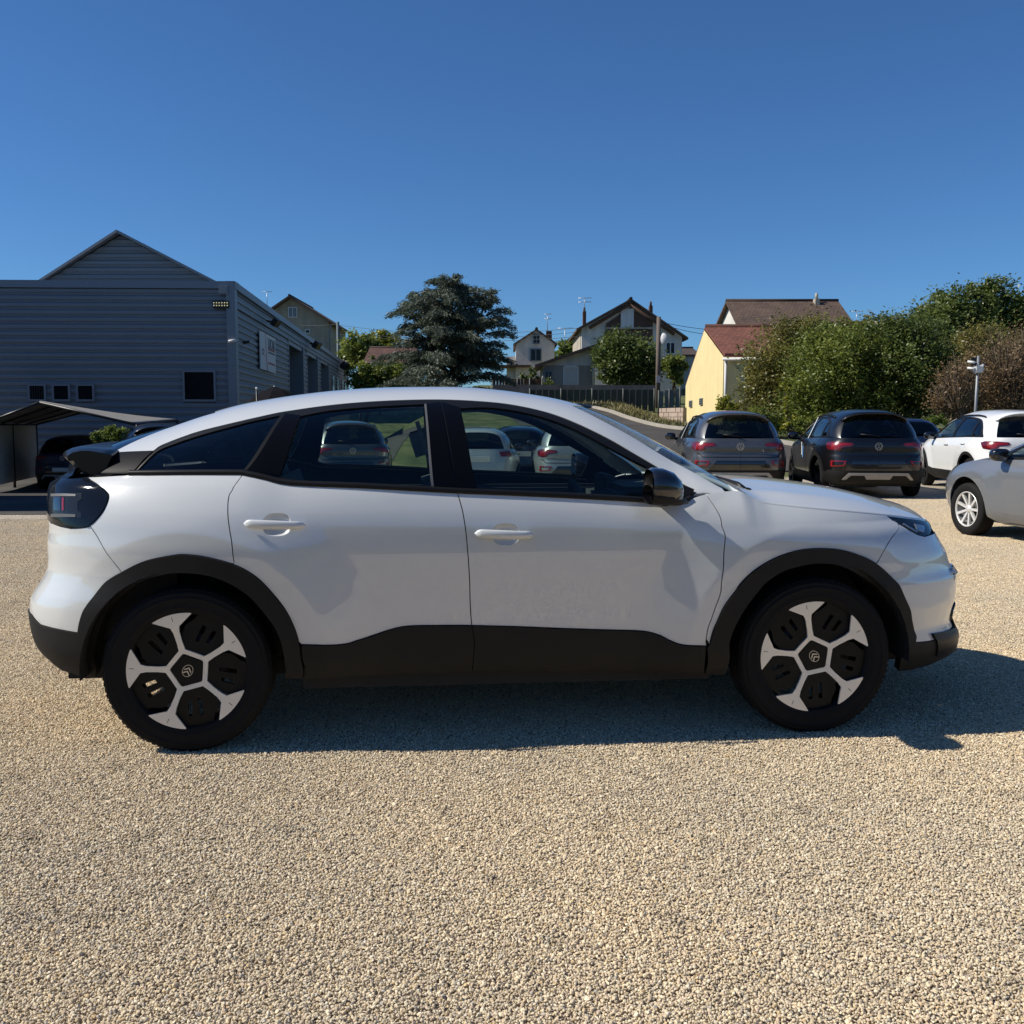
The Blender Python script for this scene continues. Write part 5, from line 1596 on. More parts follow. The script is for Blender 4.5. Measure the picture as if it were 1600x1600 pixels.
g_suv = suv('paint_grey', *rear_at(1157, 17.6, 3.5), 3.5, 'dark grey sport utility car seen from behind, beside the black one', ROWG, True)
b_suv = suv('paint_black', *rear_at(1373, 17.2, 5.5), 5.5, 'black sport utility car seen from behind with silver skid plate', ROWG)
w_suv = suv('paint_white2', *rear_at(1618, 17.6, 5), 5, 'white sport utility car parked behind the silver hatchback', ROWG)
suv('paint_light_grey', *rear_at(905, 19.5, 2), 2, 'light grey sport utility car seen through the white car front window', ROWG)
hatch('paint_pale', *rear_at(745, 19.5, -2), -2, 'pale hatchback seen through the front window right behind the door pillar', ROWG)
suv('paint_grey', *rear_at(552, 21.5, -14), -14, 'dark grey sport utility car seen through the white car rear door window', ROWG)
hatch('paint_navy', *rear_at(812, 22.5, 0), 0, 'low dark blue car seen through the front window between two pale cars', ROWG)
hatch('paint_navy', *rear_at(1434, 22.5, 4), 4, 'dark blue car half hidden between the black and the white cars', ROWG)
# white protective tape on the centre pillars, blue tape on a door
def tape(root, pts, mat, nm='tape_strip'):
    mb = MB(); mb.add(pts, [(0, 1, 2, 3)]); o = mb.build(nm, mat, root, fix=False)
    md = o.modifiers.new('s', 'SOLIDIFY'); md.thickness = .003; md.offset = 1
for c in (g_suv, b_suv):
    tape(c, [(.92, .868, 1.03), (.98, .866, 1.03), (.945, .693, 1.43), (.89, .695, 1.43)], MATS['plate_white'])
tape(b_suv, [(1.15, .918, .66), (1.22, .918, .66), (1.22, .916, .88), (1.15, .916, .88)], pmat('tape_blue', (.12, .30, .62), .5))
tape(b_suv, [(1.25, .918, .70), (1.30, .918, .70), (1.36, .912, .95), (1.31, .912, .95)], MATS['plate_white'])
# ------------------------------------------------------------------ buildings
def tile_mat(name, c1, c2, sx_=3.2, sy_=3.0):
    m, n, l, out = new_mat(name)
    tc = n.new('ShaderNodeTexCoord')
    mp = n.new('ShaderNodeMapping'); mp.inputs['Scale'].default_value = (1, 1, 1)
    l.new(tc.outputs['UV'], mp.inputs['Vector'])
    br = n.new('ShaderNodeTexBrick'); br.inputs['Scale'].default_value = sx_; br.inputs['Mortar Size'].default_value = .03
    br.inputs['Color1'].default_value = (*c1, 1); br.inputs['Color2'].default_value = (*c2, 1); br.inputs['Mortar'].default_value = (*[q*.45 for q in c1], 1)
    br.inputs['Brick Width'].default_value = .75; br.inputs['Row Height'].default_value = .9
    l.new(mp.outputs[0], br.inputs['Vector'])
    nz = n.new('ShaderNodeTexNoise'); nz.inputs['Scale'].default_value = 1.1; nz.inputs['Detail'].default_value = 6
    l.new(tc.outputs['Object'], nz.inputs['Vector'])
    mx = n.new('ShaderNodeMix'); mx.data_type = 'RGBA'; mx.blend_type = 'MULTIPLY'; mx.inputs['Factor'].default_value = .7
    cr = n.new('ShaderNodeValToRGB'); cr.color_ramp.elements[0].position = .3; cr.color_ramp.elements[0].color = (.6, .6, .58, 1); cr.color_ramp.elements[1].position = .7; cr.color_ramp.elements[1].color = (1.15, 1.1, 1.05, 1)
    l.new(nz.outputs['Fac'], cr.inputs['Fac']); l.new(br.outputs['Color'], mx.inputs['A']); l.new(cr.outputs['Color'], mx.inputs['B'])
    b = n.new('ShaderNodeBsdfPrincipled'); b.inputs['Roughness'].default_value = .85
    bp = n.new('ShaderNodeBump'); bp.inputs['Strength'].default_value = .8; bp.inputs['Distance'].default_value = .03; bp.invert = True
    l.new(br.outputs['Fac'], bp.inputs['Height']); l.new(bp.outputs['Normal'], b.inputs['Normal'])
    l.new(mx.outputs['Result'], b.inputs['Base Color']); l.new(b.outputs[0], out.inputs['Surface'])
    return m
def wall_mat(name, col, var=.12, streak=.25):
    """render or stone with weather streaks running down"""
    m, n, l, out = new_mat(name)
    tc = n.new('ShaderNodeTexCoord')
    mp = n.new('ShaderNodeMapping'); mp.inputs['Scale'].default_value = (1.6, 1.6, .22)
    l.new(tc.outputs['Object'], mp.inputs['Vector'])
    n1 = n.new('ShaderNodeTexNoise'); n1.inputs['Scale'].default_value = 1.2; n1.inputs['Detail'].default_value = 7
    n2 = n.new('ShaderNodeTexNoise'); n2.inputs['Scale'].default_value = 2.2; n2.inputs['Detail'].default_value = 6
    n3 = n.new('ShaderNodeTexNoise'); n3.inputs['Scale'].default_value = 28
    l.new(mp.outputs[0], n1.inputs['Vector']); l.new(tc.outputs['Object'], n2.inputs['Vector']); l.new(tc.outputs['Object'], n3.inputs['Vector'])
    a = n.new('ShaderNodeMapRange'); a.inputs['From Min'].default_value = .45; a.inputs['From Max'].default_value = .8; a.inputs['To Min'].default_value = 1.0; a.inputs['To Max'].default_value = 1-streak
    b2 = n.new('ShaderNodeMapRange'); b2.inputs['From Min'].default_value = .3; b2.inputs['From Max'].default_value = .7; b2.inputs['To Min'].default_value = 1-var; b2.inputs['To Max'].default_value = 1+var*.5
    l.new(n1.outputs['Fac'], a.inputs['Value']); l.new(n2.outputs['Fac'], b2.inputs['Value'])
    mu = n.new('ShaderNodeMath'); mu.operation = 'MULTIPLY'
    l.new(a.outputs['Result'], mu.inputs[0]); l.new(b2.outputs['Result'], mu.inputs[1])
    sc = n.new('ShaderNodeVectorMath'); sc.operation = 'SCALE'; sc.inputs[0].default_value = col
    l.new(mu.outputs[0], sc.inputs['Scale'])
    b = n.new('ShaderNodeBsdfPrincipled'); b.inputs['Roughness'].default_value = .9
    bp = n.new('ShaderNodeBump'); bp.inputs['Strength'].default_value = .25; bp.inputs['Distance'].default_value = .02
    l.new(n3.outputs['Fac'], bp.inputs['Height']); l.new(bp.outputs['Normal'], b.inputs['Normal'])
    l.new(sc.outputs[0], b.inputs['Base Color']); l.new(b.outputs[0], out.inputs['Surface'])
    return m
pmat('steel_clad', (.185, .205, .225), .5, .15, var=.12, vscale=.8, rvar=.2)
pmat('steel_trim', (.20, .22, .245), .45, .2, var=.08)
pmat('dark_pane', (.006, .008, .010), .10, 0, 0, spec=.25)
pmat('dark_hole', (.02, .02, .022), .8)
pmat('frame_grey', (.16, .19, .22), .5)
pmat('frame_white', (.62, .62, .60), .6)
pmat('pale_metal', (.45, .46, .47), .4, .6)
pmat('black_metal', (.012, .012, .013), .45)
wall_mat('wall_beige', (.36, .31, .23)); wall_mat('wall_white', (.66, .63, .56)); wall_mat('wall_grey', (.30, .285, .26)); wall_mat('wall_stone', (.46, .41, .33), .3, .3)
wall_mat('wall_brown', (.105, .062, .045)); wall_mat('wall_yellow', (.75, .61, .31), .06, .12); wall_mat('concrete', (.17, .16, .15), .2, .4); wall_mat('timber_brown', (.10, .05, .03))
tile_mat('tiles_red', (.16, .055, .036), (.21, .08, .052)); tile_mat('tiles_dull_red', (.085, .040, .030), (.12, .055, .042)); tile_mat('tiles_brown', (.095, .06, .045), (.13, .085, .062)); tile_mat('tiles_dark', (.07, .05, .045), (.10, .07, .055))
def uvq(o, s=1.0):
    """planar uv per face, in metres along the slope"""
    me = o.data
    uv = me.uv_layers.new(name='uv')
    for p in me.polygons:
        n_ = p.normal
        h = Vector((0, 0, 1)).cross(n_)
        h = h.normalized() if h.length > 1e-3 else Vector((1, 0, 0))
        v = n_.cross(h)
        for li in p.loop_indices:
            c = me.vertices[me.loops[li].vertex_index].co
            uv.data[li].uv = (c.dot(h)*s, c.dot(v)*s)
    return o
def ribbed(name, A, B, z0, z1, mat, parent, pitch=.245, ztops=None, normal=None, inset=0.0):
    """horizontally ribbed steel sheet from plan point A to B; ztops: optional f(t)->top height (for gables)"""
    A, B = Vector((*A, 0)), Vector((*B, 0))
    d = (B-A).normalized(); nrm = Vector((d.y, -d.x, 0)) if normal is None else normal
    prof = [(0, .0), (.004, .050), (.120, .050), (.175, .0), (.245, .0)]
    rows = []
    z = z0
    while z < z1:
        for dz, dep in prof[:-1]: rows.append((z+dz, dep))
        z += pitch
    rows = [r for r in rows if r[0] < z1]+[(z1, 0.0)]
    mb = MB()
    L_ = (B-A).length
    if ztops is None:
        vs_ = []
        for zz, dep in rows: vs_ += [A+nrm*(dep-inset)+Vector((0, 0, zz)), B+nrm*(dep-inset)+Vector((0, 0, zz))]
        mb.add(vs_, [(2*i, 2*i+1, 2*i+3, 2*i+2) for i in range(len(rows)-1)])
    else:
        apex_t, za, zs = ztops
        vs_ = []
        for zz, dep in rows:
            f = 0 if zz <= zs else min(1, (zz-zs)/(za-zs))
            a, b = f*apex_t, 1-f*(1-apex_t)
            vs_ += [A+d*(L_*a)+nrm*(dep-inset)+Vector((0, 0, zz)), A+d*(L_*b)+nrm*(dep-inset)+Vector((0, 0, zz))]
        mb.add(vs_, [(2*i, 2*i+1, 2*i+3, 2*i+2) for i in range(len(rows)-1)])
    return mb.build(name, mat, parent, fix=False)
def obox(mb, A, d, n_, u0, u1, z0, z1, d0, d1):
    """box in a wall frame: along d from u0 to u1, height z0..z1, out along n_ from d0 to d1"""
    A = Vector((*A, 0)) if len(A) == 2 else Vector(A)
    vs_ = [A+d*u+n_*o+Vector((0, 0, z)) for z in (z0, z1) for (u, o) in ((u0, d0), (u1, d0), (u1, d1), (u0, d1))]
    mb.add(vs_, [(0, 3, 2, 1), (4, 5, 6, 7), (0, 1, 5, 4), (1, 2, 6, 5), (2, 3, 7, 6), (3, 0, 4, 7)])
# ---- steel warehouse
WC = Vector((xat(368, 35), 35, 0)); WZ = -.62
sd_ = Vector((-.0893, .996, 0)); fd_ = Vector((-.9988, -.045, 0))
fn_, sn_ = Vector((.045, -.9988, 0)), Vector((.996, .0893, 0))
z_e = zat(440, 35)
ware = empty('warehouse', (WC.x-6, 45, WZ)); tag(ware, 'long blue grey ribbed steel warehouse with a gabled roof behind a flat front', 'building')
def keep(o): 
    o.matrix_parent_inverse = ware.matrix_world.inverted() if False else Matrix.Translation(-Vector(ware.location)); return o
wpar = lambda o: (setattr(o, 'parent', ware), keep(o))[1]
SC_, ST_ = MATS['steel_clad'], MATS['steel_trim']
FW = 13.6
WL = WC+fd_*FW
def wpart(mb, name, mat): return wpar(mb.build(name, mat))
wpar(ribbed('front_cladding', (WL.x, WL.y), (WC.x, WC.y), WZ, z_e-.25, SC_, None))
SL = 54.0
z_b = zat(530, 49)
bays = [(14.2, 20.0), (22.0, 27.5), (29.5, 34.8)]
segs = [(0, 14.2), (20.0, 22.0), (27.5, 29.5), (34.8, SL)]
for a, b in segs:
    p, q = WC+sd_*a, WC+sd_*b
    wpar(ribbed('side_cladding', (p.x, p.y), (q.x, q.y), WZ, z_b, SC_, None, normal=sn_))
p, q = WC, WC+sd_*SL
wpar(ribbed('side_cladding', (p.x, p.y), (q.x, q.y), z_b, z_e-.25, SC_, None, normal=sn_))
for a, b in bays:
    p, q = WC+sd_*a-sn_*1.3, WC+sd_*b-sn_*1.3
    wpar(ribbed('roller_door', (p.x, p.y), (q.x, q.y), WZ, z_b, ST_, None, normal=sn_, pitch=.30))
    mb = MB()
    obox(mb, WC, sd_, sn_, a-.18, a, WZ, z_b, -1.3, .05); obox(mb, WC, sd_, sn_, b, b+.18, WZ, z_b, -1.3, .05); obox(mb, WC, sd_, sn_, a, b, z_b-.2, z_b, -1.3, -.02)
    wpart(mb, 'bay_frame', ST_)
mb = MB(); obox(mb, WC, sd_, sn_, -.16, .30, WZ, z_e, -.2, .10); wpart(mb, 'corner_trim', ST_)
mb = MB(); obox(mb, WC, fd_, fn_, -.12, FW+.1, z_e-.25, z_e, -.5, .12); obox(mb, WC, fd_, fn_, FW-.22, FW+.08, WZ, z_e-.25, -.3, .09); wpart(mb, 'front_coping', ST_)
mb = MB(); obox(mb, WC, sd_, sn_, .301, SL, z_e-.25, z_e, -.5, .12); wpart(mb, 'side_coping', ST_)
# shell behind the cladding (roof deck, back, left)
mb = MB()
c1, c2 = WC+sd_*SL, WL+sd_*SL
mb.add([(v.x, v.y, z_e-.3) for v in (WC-sn_*.2+sd_*.3, c1-sn_*.2, c2, WL+sd_*.3)], [(0, 1, 2, 3)])
mb.add([(v.x, v.y, z) for z in (WZ, z_e-.3) for v in (c1-sn_*.2, c2)], [(0, 1, 3, 2)]); mb.add([(v.x, v.y, z) for z in (WZ, z_e-.3) for v in (c2, WL+sd_*.3)], [(0, 1, 3, 2)])
wpart(mb, 'roof_deck', ST_)
# gable roof standing up behind the coping
ga, gb = at(62, 440, 36), at(342, 440, 36)
gz_a = zat(367, 36)
wpar(ribbed('gable_cladding', (ga.x, ga.y), (gb.x, gb.y-.0), z_e-.5, gz_a-.04, SC_, None, ztops=((xat(198, 36)-ga.x)/(gb.x-ga.x), gz_a-.02, z_e+.0)))
mb = MB()
ap = Vector((xat(198, 36), 36, gz_a))
for e in (Vector((ga.x-.25, 35.9, z_e-.12)), Vector((gb.x+.25, 35.9, z_e-.12))):
    f0 = [e, Vector((ap.x, 35.75, ap.z+.02))]
    vs_ = [f0[0], f0[1], f0[1]+sd_*50, f0[0]+sd_*50]
    vs_ = [v+Vector((0, -.12, 0)) for v in vs_[:2]]+vs_[2:]
    up_ = Vector((0, 0, .10))
    mb.add([v for v in vs_]+[v+up_ for v in vs_], [(0, 1, 2, 3), (4, 5, 6, 7), (0, 1, 5, 4), (1, 2, 6, 5), (2, 3, 7, 6), (3, 0, 4, 7)])
wpart(mb, 'gable_roof', ST_)
# unseen block added left of the yard to throw shade over the asphalt
for A2, B2_, nn in (((-13.9, 14.7), (-13.9, 23.2), Vector((1, 0, 0))), ((-26, 14.7), (-13.9, 14.7), Vector((0, -1, 0)))):
    wpar(ribbed('shade_block_cladding', A2, B2_, -.7, 6.6, SC_, None, normal=nn))
mb = MB(); mb.box((-26, 14.75, 6.5), (-13.88, 23.2, 6.75)); mb.box((-26, 23.1, -.7), (-13.95, 23.25, 6.5)); wpart(mb, 'shade_block_roof', ST_)
def wwindow(px0, px1, py0, py1, bars=0):
    a, b = at(px0, py1, 34.7), at(px1, py0, 34.7)
    u0, u1 = (Vector((b.x, 0, 0))-WC).x/fd_.x, (Vector((a.x, 0, 0))-WC).x/fd_.x
    w = empty('window'); wpar(w)
    fr, pn = MB(), MB()
    for (q0, q1, z0_, z1_) in ((u0-.07, u0, a.z-.07, b.z+.07), (u1, u1+.07, a.z-.07, b.z+.07), (u0, u1, b.z, b.z+.07), (u0, u1, a.z-.07, a.z)): obox(fr, WC, fd_, fn_, q0, q1, z0_, z1_, -.02, .115)
    f = fr.build('window_frame', ST_); f.parent = w
    obox(pn, WC, fd_, fn_, u0, u1, a.z, b.z, .055, .07)
    o = pn.build('pane', MATS['dark_pane']); o.parent = w
    if bars:
        for k in range(bars):
            bb = MB(); t = u0+(u1-u0)*(k+1)/(bars+1); obox(bb, WC, fd_, fn_, t-.012, t+.012, a.z, b.z, .075, .09); q = bb.build('bar', MATS['black_metal']); q.parent = w
for i, x in enumerate((48, 85, 122)): wwindow(x+1, x+22, 603, 624, 5 if i == 0 else 0)
wwindow(287, 331, 581, 624)
# windows far along the side
for a in (37.5, 41.5, 46.0, 49.0):
    mb = MB(); obox(mb, WC, sd_, sn_, a, a+1.3, 1.9, 4.6, .0, .08); wpart(mb, 'side_window', MATS['dark_pane'])
# floodlights, cameras on the corner
def on_front(px, py): 
    p = at(px, py, 34.85); return p
def flood(name, label, p, w, h, mat, lens):
    r_ = empty(name, p); tag(r_, label, 'floodlight')
    mb = MB(); mb.rbox((-w/2, -.06, -h/2), (w/2, .06, h/2), .015); mb.tube([(0, .06, 0), (0, .2, .05)], .03, 6); mb.build('lamp_housing', mat, r_)
    if lens:
        for i in range(6):
            for j in range(2):
                q = MB(); x = -w/2+.05+(w-.1)*i/5; z = (-.045, .045)[j]
                q.lathe([(0, 0), (.030, 0), (.030, .008), (0, .010)], 10, 'y', Matrix.Translation((x, -.072, z))); q.build('led', lens, r_)
    else:
        q = MB(); q.box((-w/2+.04, -.07, -h/2+.04), (w/2-.04, -.061, h/2-.04)); q.build('lamp_glass', MATS['frame_grey'], r_)
pmat('led_yellow', (.55, .50, .22), .4)
flood('floodlight', 'dark slim floodlight with two rows of yellow leds under the warehouse eave', on_front(346, 476), .56, .26, MATS['black_metal'], MATS['led_yellow'])
flood('floodlight', 'grey box floodlight at the top front corner of the warehouse', on_front(350, 453), .34, .30, MATS['steel_trim'], None)
for (px, py, lb) in ((416, 503, 'black floodlight on the warehouse side above the sign'), (484, 538, 'black floodlight on the warehouse side above the roller doors'), (530, 570, 'black floodlight near the far end of the warehouse side')):
    rX = (px-800)/CAM_F
    t = (WC.x*.996-rX*0)/1
    # where the sight line meets the side wall
    Yw = (WC.x+.0893/.996*35)/(rX+.0893/.996)
    p = at(px, py, Yw)+sn_*.35
    r_ = empty('floodlight', p, R(-5)); tag(r_, lb, 'floodlight')
    s_ = Yw/42
    mb = MB(); mb.rbox((-.05*s_, -.3*s_, -.16*s_), (.16*s_, .3*s_, .16*s_), .03, Matrix.Rotation(R(35), 4, 'Y')); mb.build('lamp_housing', MATS['black_metal'], r_)
    mb = MB(); mb.tube([(-.36, 0, .05), (0, 0, 0)], .04, 6); mb.build('bracket', MATS['black_metal'], r_)
for px, py, lb in ((364, 533, 'white security camera on the warehouse corner post facing the yard'), (381, 535, 'small dark security camera on the warehouse side wall')):
    p = at(px, py, 34.8 if px < 370 else 36.6)+sn_*(.1 if px > 370 else 0)
    r_ = empty('security_camera', p); tag(r_, lb, 'camera')
    mb = MB(); mb.tube([(-.14, -.05, -.02), (.10, .02, .03)], .055, 10); mb.build('camera_body', MATS['frame_white' if px < 370 else 'black_metal'], r_)
    mb = MB(); mb.tube([(.1, .02, .03), (.14, .16, .06)], .02, 6); mb.build('bracket', MATS['frame_white'], r_)
# sign board on the side wall
sg_r = empty('sign_board', WC+sd_*6.9+sn_*.10); tag(sg_r, 'white advertising board on the warehouse side reading LUCAR', 'sign')
sz0, sz1 = zat(580, 41.8), zat(523, 41.8)
def spart(u0, u1, z0, z1, o0, o1, nm, mat):
    mb = MB(); obox(mb, (0, 0, 0), sd_, sn_, u0-6.9, u1-6.9, z0, z1, o0, o1); o = mb.build(nm, mat); o.parent = sg_r; return o
spart(4.85, 8.95, sz0, sz1, 0, .04, 'board', MATS['frame_white'])
pmat('sign_red', (.30, .03, .03), .5); pmat('sign_ink', (.03, .03, .045), .5)
mb = MB()
for k in range(8):
    t0, t1 = k/8, (k+1)/8
    f = lambda t: 6.15+.32*t*t
    za_, zb2 = sz1-(sz1-sz0)*t0, sz1-(sz1-sz0)*t1
    vs_ = [sd_*(u-6.9)+sn_*.046+Vector((0, 0, z)) for u, z in ((f(t0), za_), (f(t0)+.10+.10*t0, za_), (f(t1)+.10+.10*t1, zb2), (f(t1), zb2))]
    mb.add(vs_, [(0, 1, 2, 3)])
o = mb.build('curved_stripe', MATS['sign_red']); o.parent = sg_r
H_ = sz1-sz0
for a, b, nm, mt in ((.42, .36, 'red_line', 'sign_red'), (.50, .45, 'red_line', 'sign_ink'), (.80, .745, 'red_line', 'sign_red')):
    spart(6.85, 8.7, sz1-a*H_, sz1-b*H_, .042, .047, nm, MATS[mt])
def text_mesh(name, body, size, mat, parent, M):
    cu = bpy.data.curves.new(name, 'FONT'); cu.body = body; cu.size = size; cu.extrude = .004; cu.align_x = 'CENTER'; cu.align_y = 'CENTER'
    tmp = bpy.data.objects.new(name, cu); COL.objects.link(tmp)
    dg = bpy.context.evaluated_depsgraph_get(); me = bpy.data.meshes.new_from_object(tmp.evaluated_get(dg))
    bpy.data.objects.remove(tmp, do_unlink=True)
    me.transform(M); me.materials.clear()
    return link_mesh(name, me, mat, parent)
Mt = Matrix(((sd_.x, 0, sn_.x, 0), (sd_.y, 0, sn_.y, 0), (0, 1, 0, 0), (0, 0, 0, 1)))
text_mesh('lettering', 'LUCAR', .60, MATS['sign_ink'], sg_r, Matrix.Translation(sd_*(.86)+sn_*.05+Vector((0, 0, sz1-.24*H_))) @ Mt)
# chevron-like mark in the narrow field
mb = MB()
for z_ in (.50, .60):
    c = sz1-z_*H_
    mb.add([sd_*(u-6.9)+sn_*.047+Vector((0, 0, c+w)) for u, w in ((5.2, -.06), (5.5, .05), (5.8, -.06), (5.8, .01), (5.5, .12), (5.2, .01))], [(0, 1, 4, 5), (1, 2, 3, 4)])
o = mb.build('mark', MATS['sign_ink'], None, fix=False); o.parent = sg_r
# ---- houses
def house(name, label, x0, x1, y0, y1, zb_h, eaves, apex, axis, wallm, roofm, ov=.35, wings=None, th=.16):
    """axis 'y': gable faces the camera, ridge runs away; axis 'x': ridge runs left-right, gable faces left.
    eaves=(z at low side, z at high side), apex=(position across, z)"""
    r_ = empty(name, ((x0+x1)/2, y0, zb_h)); tag(r_, label, 'house')
    O = Vector(r_.location)
    def P(mb, nm, mat, par=None):
        o = mb.build(nm, mat); o.parent = par or r_
        o.matrix_parent_inverse = Matrix.Translation(-O) if par is None else Matrix.Identity(4)
        return o
    mb = MB()
    if axis == 'y':
        g = [(x0, zb_h), (x1, zb_h), (x1, eaves[1]), (apex[0], apex[1]), (x0, eaves[0])]
        vs_ = [(x, y0, z) for x, z in g]+[(x, y1, z) for x, z in g]
    else:
        g = [(y0, zb_h), (y1, zb_h), (y1, eaves[1]), (apex[0], apex[1]), (y0, eaves[0])]
        vs_ = [(x0, y, z) for y, z in g]+[(x1, y, z) for y, z in g]
    mb.add(vs_, [(0, 1, 2, 3, 4), (5, 6, 7, 8, 9), (0, 1, 6, 5), (1, 2, 7, 6), (4, 0, 5, 9)])
    P(mb, 'wall', MATS[wallm])
    rf = MB()
    for (e, ez, sgn) in ((g[4][0], eaves[0], -1), (g[2][0], eaves[1], 1)):
        dx = e-apex[0]; dz = ez-apex[1]; L_ = math.hypot(dx, dz)
        ex, ez2 = e+dx/L_*ov, ez+dz/L_*ov
        q = [(apex[0], apex[1]), (ex, ez2)]
        ovx = ov if ov > .15 else -.03
        if axis == 'y': base = [(q[0][0], y0-ov, q[0][1]), (q[1][0], y0-ov, q[1][1]), (q[1][0], y1+ov, q[1][1]), (q[0][0], y1+ov, q[0][1])]
        else: base = [(x0-ovx, q[0][0], q[0][1]), (x0-ovx, q[1][0], q[1][1]), (x1+ov, q[1][0], q[1][1]), (x1+ov, q[0][0], q[0][1])]
        rf.add([Vector(b)+Vector((0, 0, .02)) for b in base]+[Vector(b)+Vector((0, 0, th)) for b in base], [(0, 1, 2, 3), (4, 5, 6, 7), (0, 1, 5, 4), (1, 2, 6, 5), (2, 3, 7, 6), (3, 0, 4, 7)])
    ro = P(rf, 'roof', MATS[roofm]); uvq(ro)
    # ridge caps
    rc_ = MB()
    if axis == 'y': rc_.tube([(apex[0], y0-ov-.02, apex[1]+th), (apex[0], y1+ov, apex[1]+th)], .12, 8)
    else: rc_.tube([(x0-(ov if ov > .15 else -.05), apex[0], apex[1]+th), (x1+ov, apex[0], apex[1]+th)], .12, 8)
    P(rc_, 'ridge_cap', MATS[roofm])
    return r_, P
def front_win(P, X0, X1, Z0, Z1, Y, kind='window', fm='frame_white', pm='dark_pane', split=True, name='window'):
    mb = MB(); f = .07
    for q in (((X0-f, Z0-f), (X0, Z1+f)), ((X1, Z0-f), (X1+f, Z1+f)), ((X0, Z1), (X1, Z1+f)), ((X0, Z0-f), (X1, Z0))): mb.box((q[0][0], Y-.08, q[0][1]), (q[1][0], Y+.04, q[1][1]))
    if split: mb.box(((X0+X1)/2-.03, Y-.07, Z0), ((X0+X1)/2+.03, Y+.03, Z1))
    o = P(mb, name, MATS[fm])
    pn = MB(); pn.box((X0, Y-.03, Z0), (X1, Y+.02, Z1)); q = P(pn, 'pane', MATS[pm])
    q.parent = o; q.matrix_parent_inverse = Matrix.Identity(4)
    return o
def pxbox(px0, px1, py0, py1, Y): return xat(px0, Y), xat(px1, Y), zat(py1, Y), zat(py0, Y)
# yellow house by the lot
yh, P = house('yellow_house', 'small yellow rendered house with red tiled roof beside the hedge', 8.86, 16.0, 42, 51, .6, (zat(557, 42), zat(603, 51)), (46.3, zat(516, 46.3)), 'x', 'wall_yellow', 'tiles_red', ov=.12)
for (yy, pyc) in ((49.3, 631), (46.6, 627.5)):
    mb = MB(); z = zat(pyc, yy); mb.box((8.80, yy-.32, z-.16), (8.875, yy+.32, z+.16)); v = P(mb, 'vent', MATS['frame_grey'])
    for k in range(3):
        q = MB(); q.box((8.785, yy-.30, z-.12+k*.09), (8.80, yy+.30, z-.07+k*.09)); P(q, 'slat', MATS['dark_hole'])
mb = MB(); mb.tube([(8.95, 41.92, zat(557, 42)-.1), (8.95, 41.92, 1.0)], .055, 8); P(mb, 'downpipe', MATS['frame_white'])
mb = MB(); mb.tube([(8.8, 41.82, zat(557, 42)-.12), (16.0, 41.82, zat(557, 42)-.12)], .07, 8); P(mb, 'gutter', MATS['frame_white'])
# brown roofed house behind it
bh, P = house('brown_roofed_house', 'white house with long brown tiled roof rising behind the yellow house', 13.74, 20.2, 60, 66.6, 2.6, (zat(512, 60), zat(514, 66.6)), (63.3, zat(474, 63.3)), 'x', 'wall_white', 'tiles_brown', ov=.3)
for i in range(4):
    X = 14.3+i*1.2; front_win(P, X, X+.75, zat(524, 60), zat(515.5, 60), 60, split=False)
mb = MB(); mb.rbox((xat(1267, 63), 62.7, zat(490, 63)), (xat(1274.5, 63), 63.3, zat(467, 63)), .03); mb.lathe([(0, 0), (.10, 0), (.09, .35), (0, .36)], 10, 'z', Matrix.Translation((xat(1271, 63), 63, zat(467, 63)))); P(mb, 'chimney', MATS['wall_stone'])
# big house with brown gable
x0, x1 = xat(908, 72), xat(1064, 72)
mh, P = house('gabled_house', 'tall house with brown gable front and white shuttered window above a big bush', x0, x1, 72, 82, 3.0, (zat(513, 72), zat(526, 72)), (xat(983, 72), zat(471, 72)), 'y', 'wall_white', 'tiles_brown', ov=.45)
g = [(945, 512), (945, 506), (983, 481), (1018, 503), (1018, 535), (945, 535)]
mb = MB(); mb.prism([(xat(a, 72), zat(b, 72)) for a, b in g][::-1], .06, M_xz((0, 71.93, 0))); P(mb, 'gable_panel', MATS['wall_brown'])
for (a, b) in (((920, 509), (983, 471.5)), ((983, 471.5), (1052, 519))):
    mb = MB(); A_, B_ = Vector((xat(a[0], 71.7), 71.7, zat(a[1], 71.7)-.15)), Vector((xat(b[0], 71.7), 71.7, zat(b[1], 71.7)-.15)); mb.tube([A_, B_], .13, 6); P(mb, 'barge_board', MATS['timber_brown'])
X0, X1, Z0, Z1 = pxbox(970, 987, 484, 510, 71.9)
front_win(P, X0, X1, Z0, Z1, 71.9, pm='frame_white')
mb = MB(); X0, X1, Z0, Z1 = pxbox(945, 1020, 511.5, 514, 71.9); mb.box((X0, 71.82, Z0), (X1, 71.93, Z1)); P(mb, 'string_course', MATS['wall_stone'])
X0, X1, Z0, Z1 = pxbox(1040, 1052, 536, 552, 71.95); front_win(P, X0, X1, Z0, Z1, 71.95)
for a, b, c, d_ in ((910, 915, 486, 508), (1013, 1018, 477, 492)):
    X0, X1, Z0, Z1 = pxbox(a, b, c, d_, 75); mb = MB(); mb.rbox((X0, 75, Z0-1.2), (X1, 75.6, Z1), .03); mb.lathe([(0, 0), (.09, 0), (.08, .3), (0, .32)], 8, 'z', Matrix.Translation(((X0+X1)/2, 75.3, Z1))); P(mb, 'chimney', MATS['timber_brown'])
mb = MB(); mb.box((x0-.06, 72.5, 3.0), (x0-.002, 81.5, zat(520, 72))); P(mb, 'stone_flank', MATS['wall_stone'])
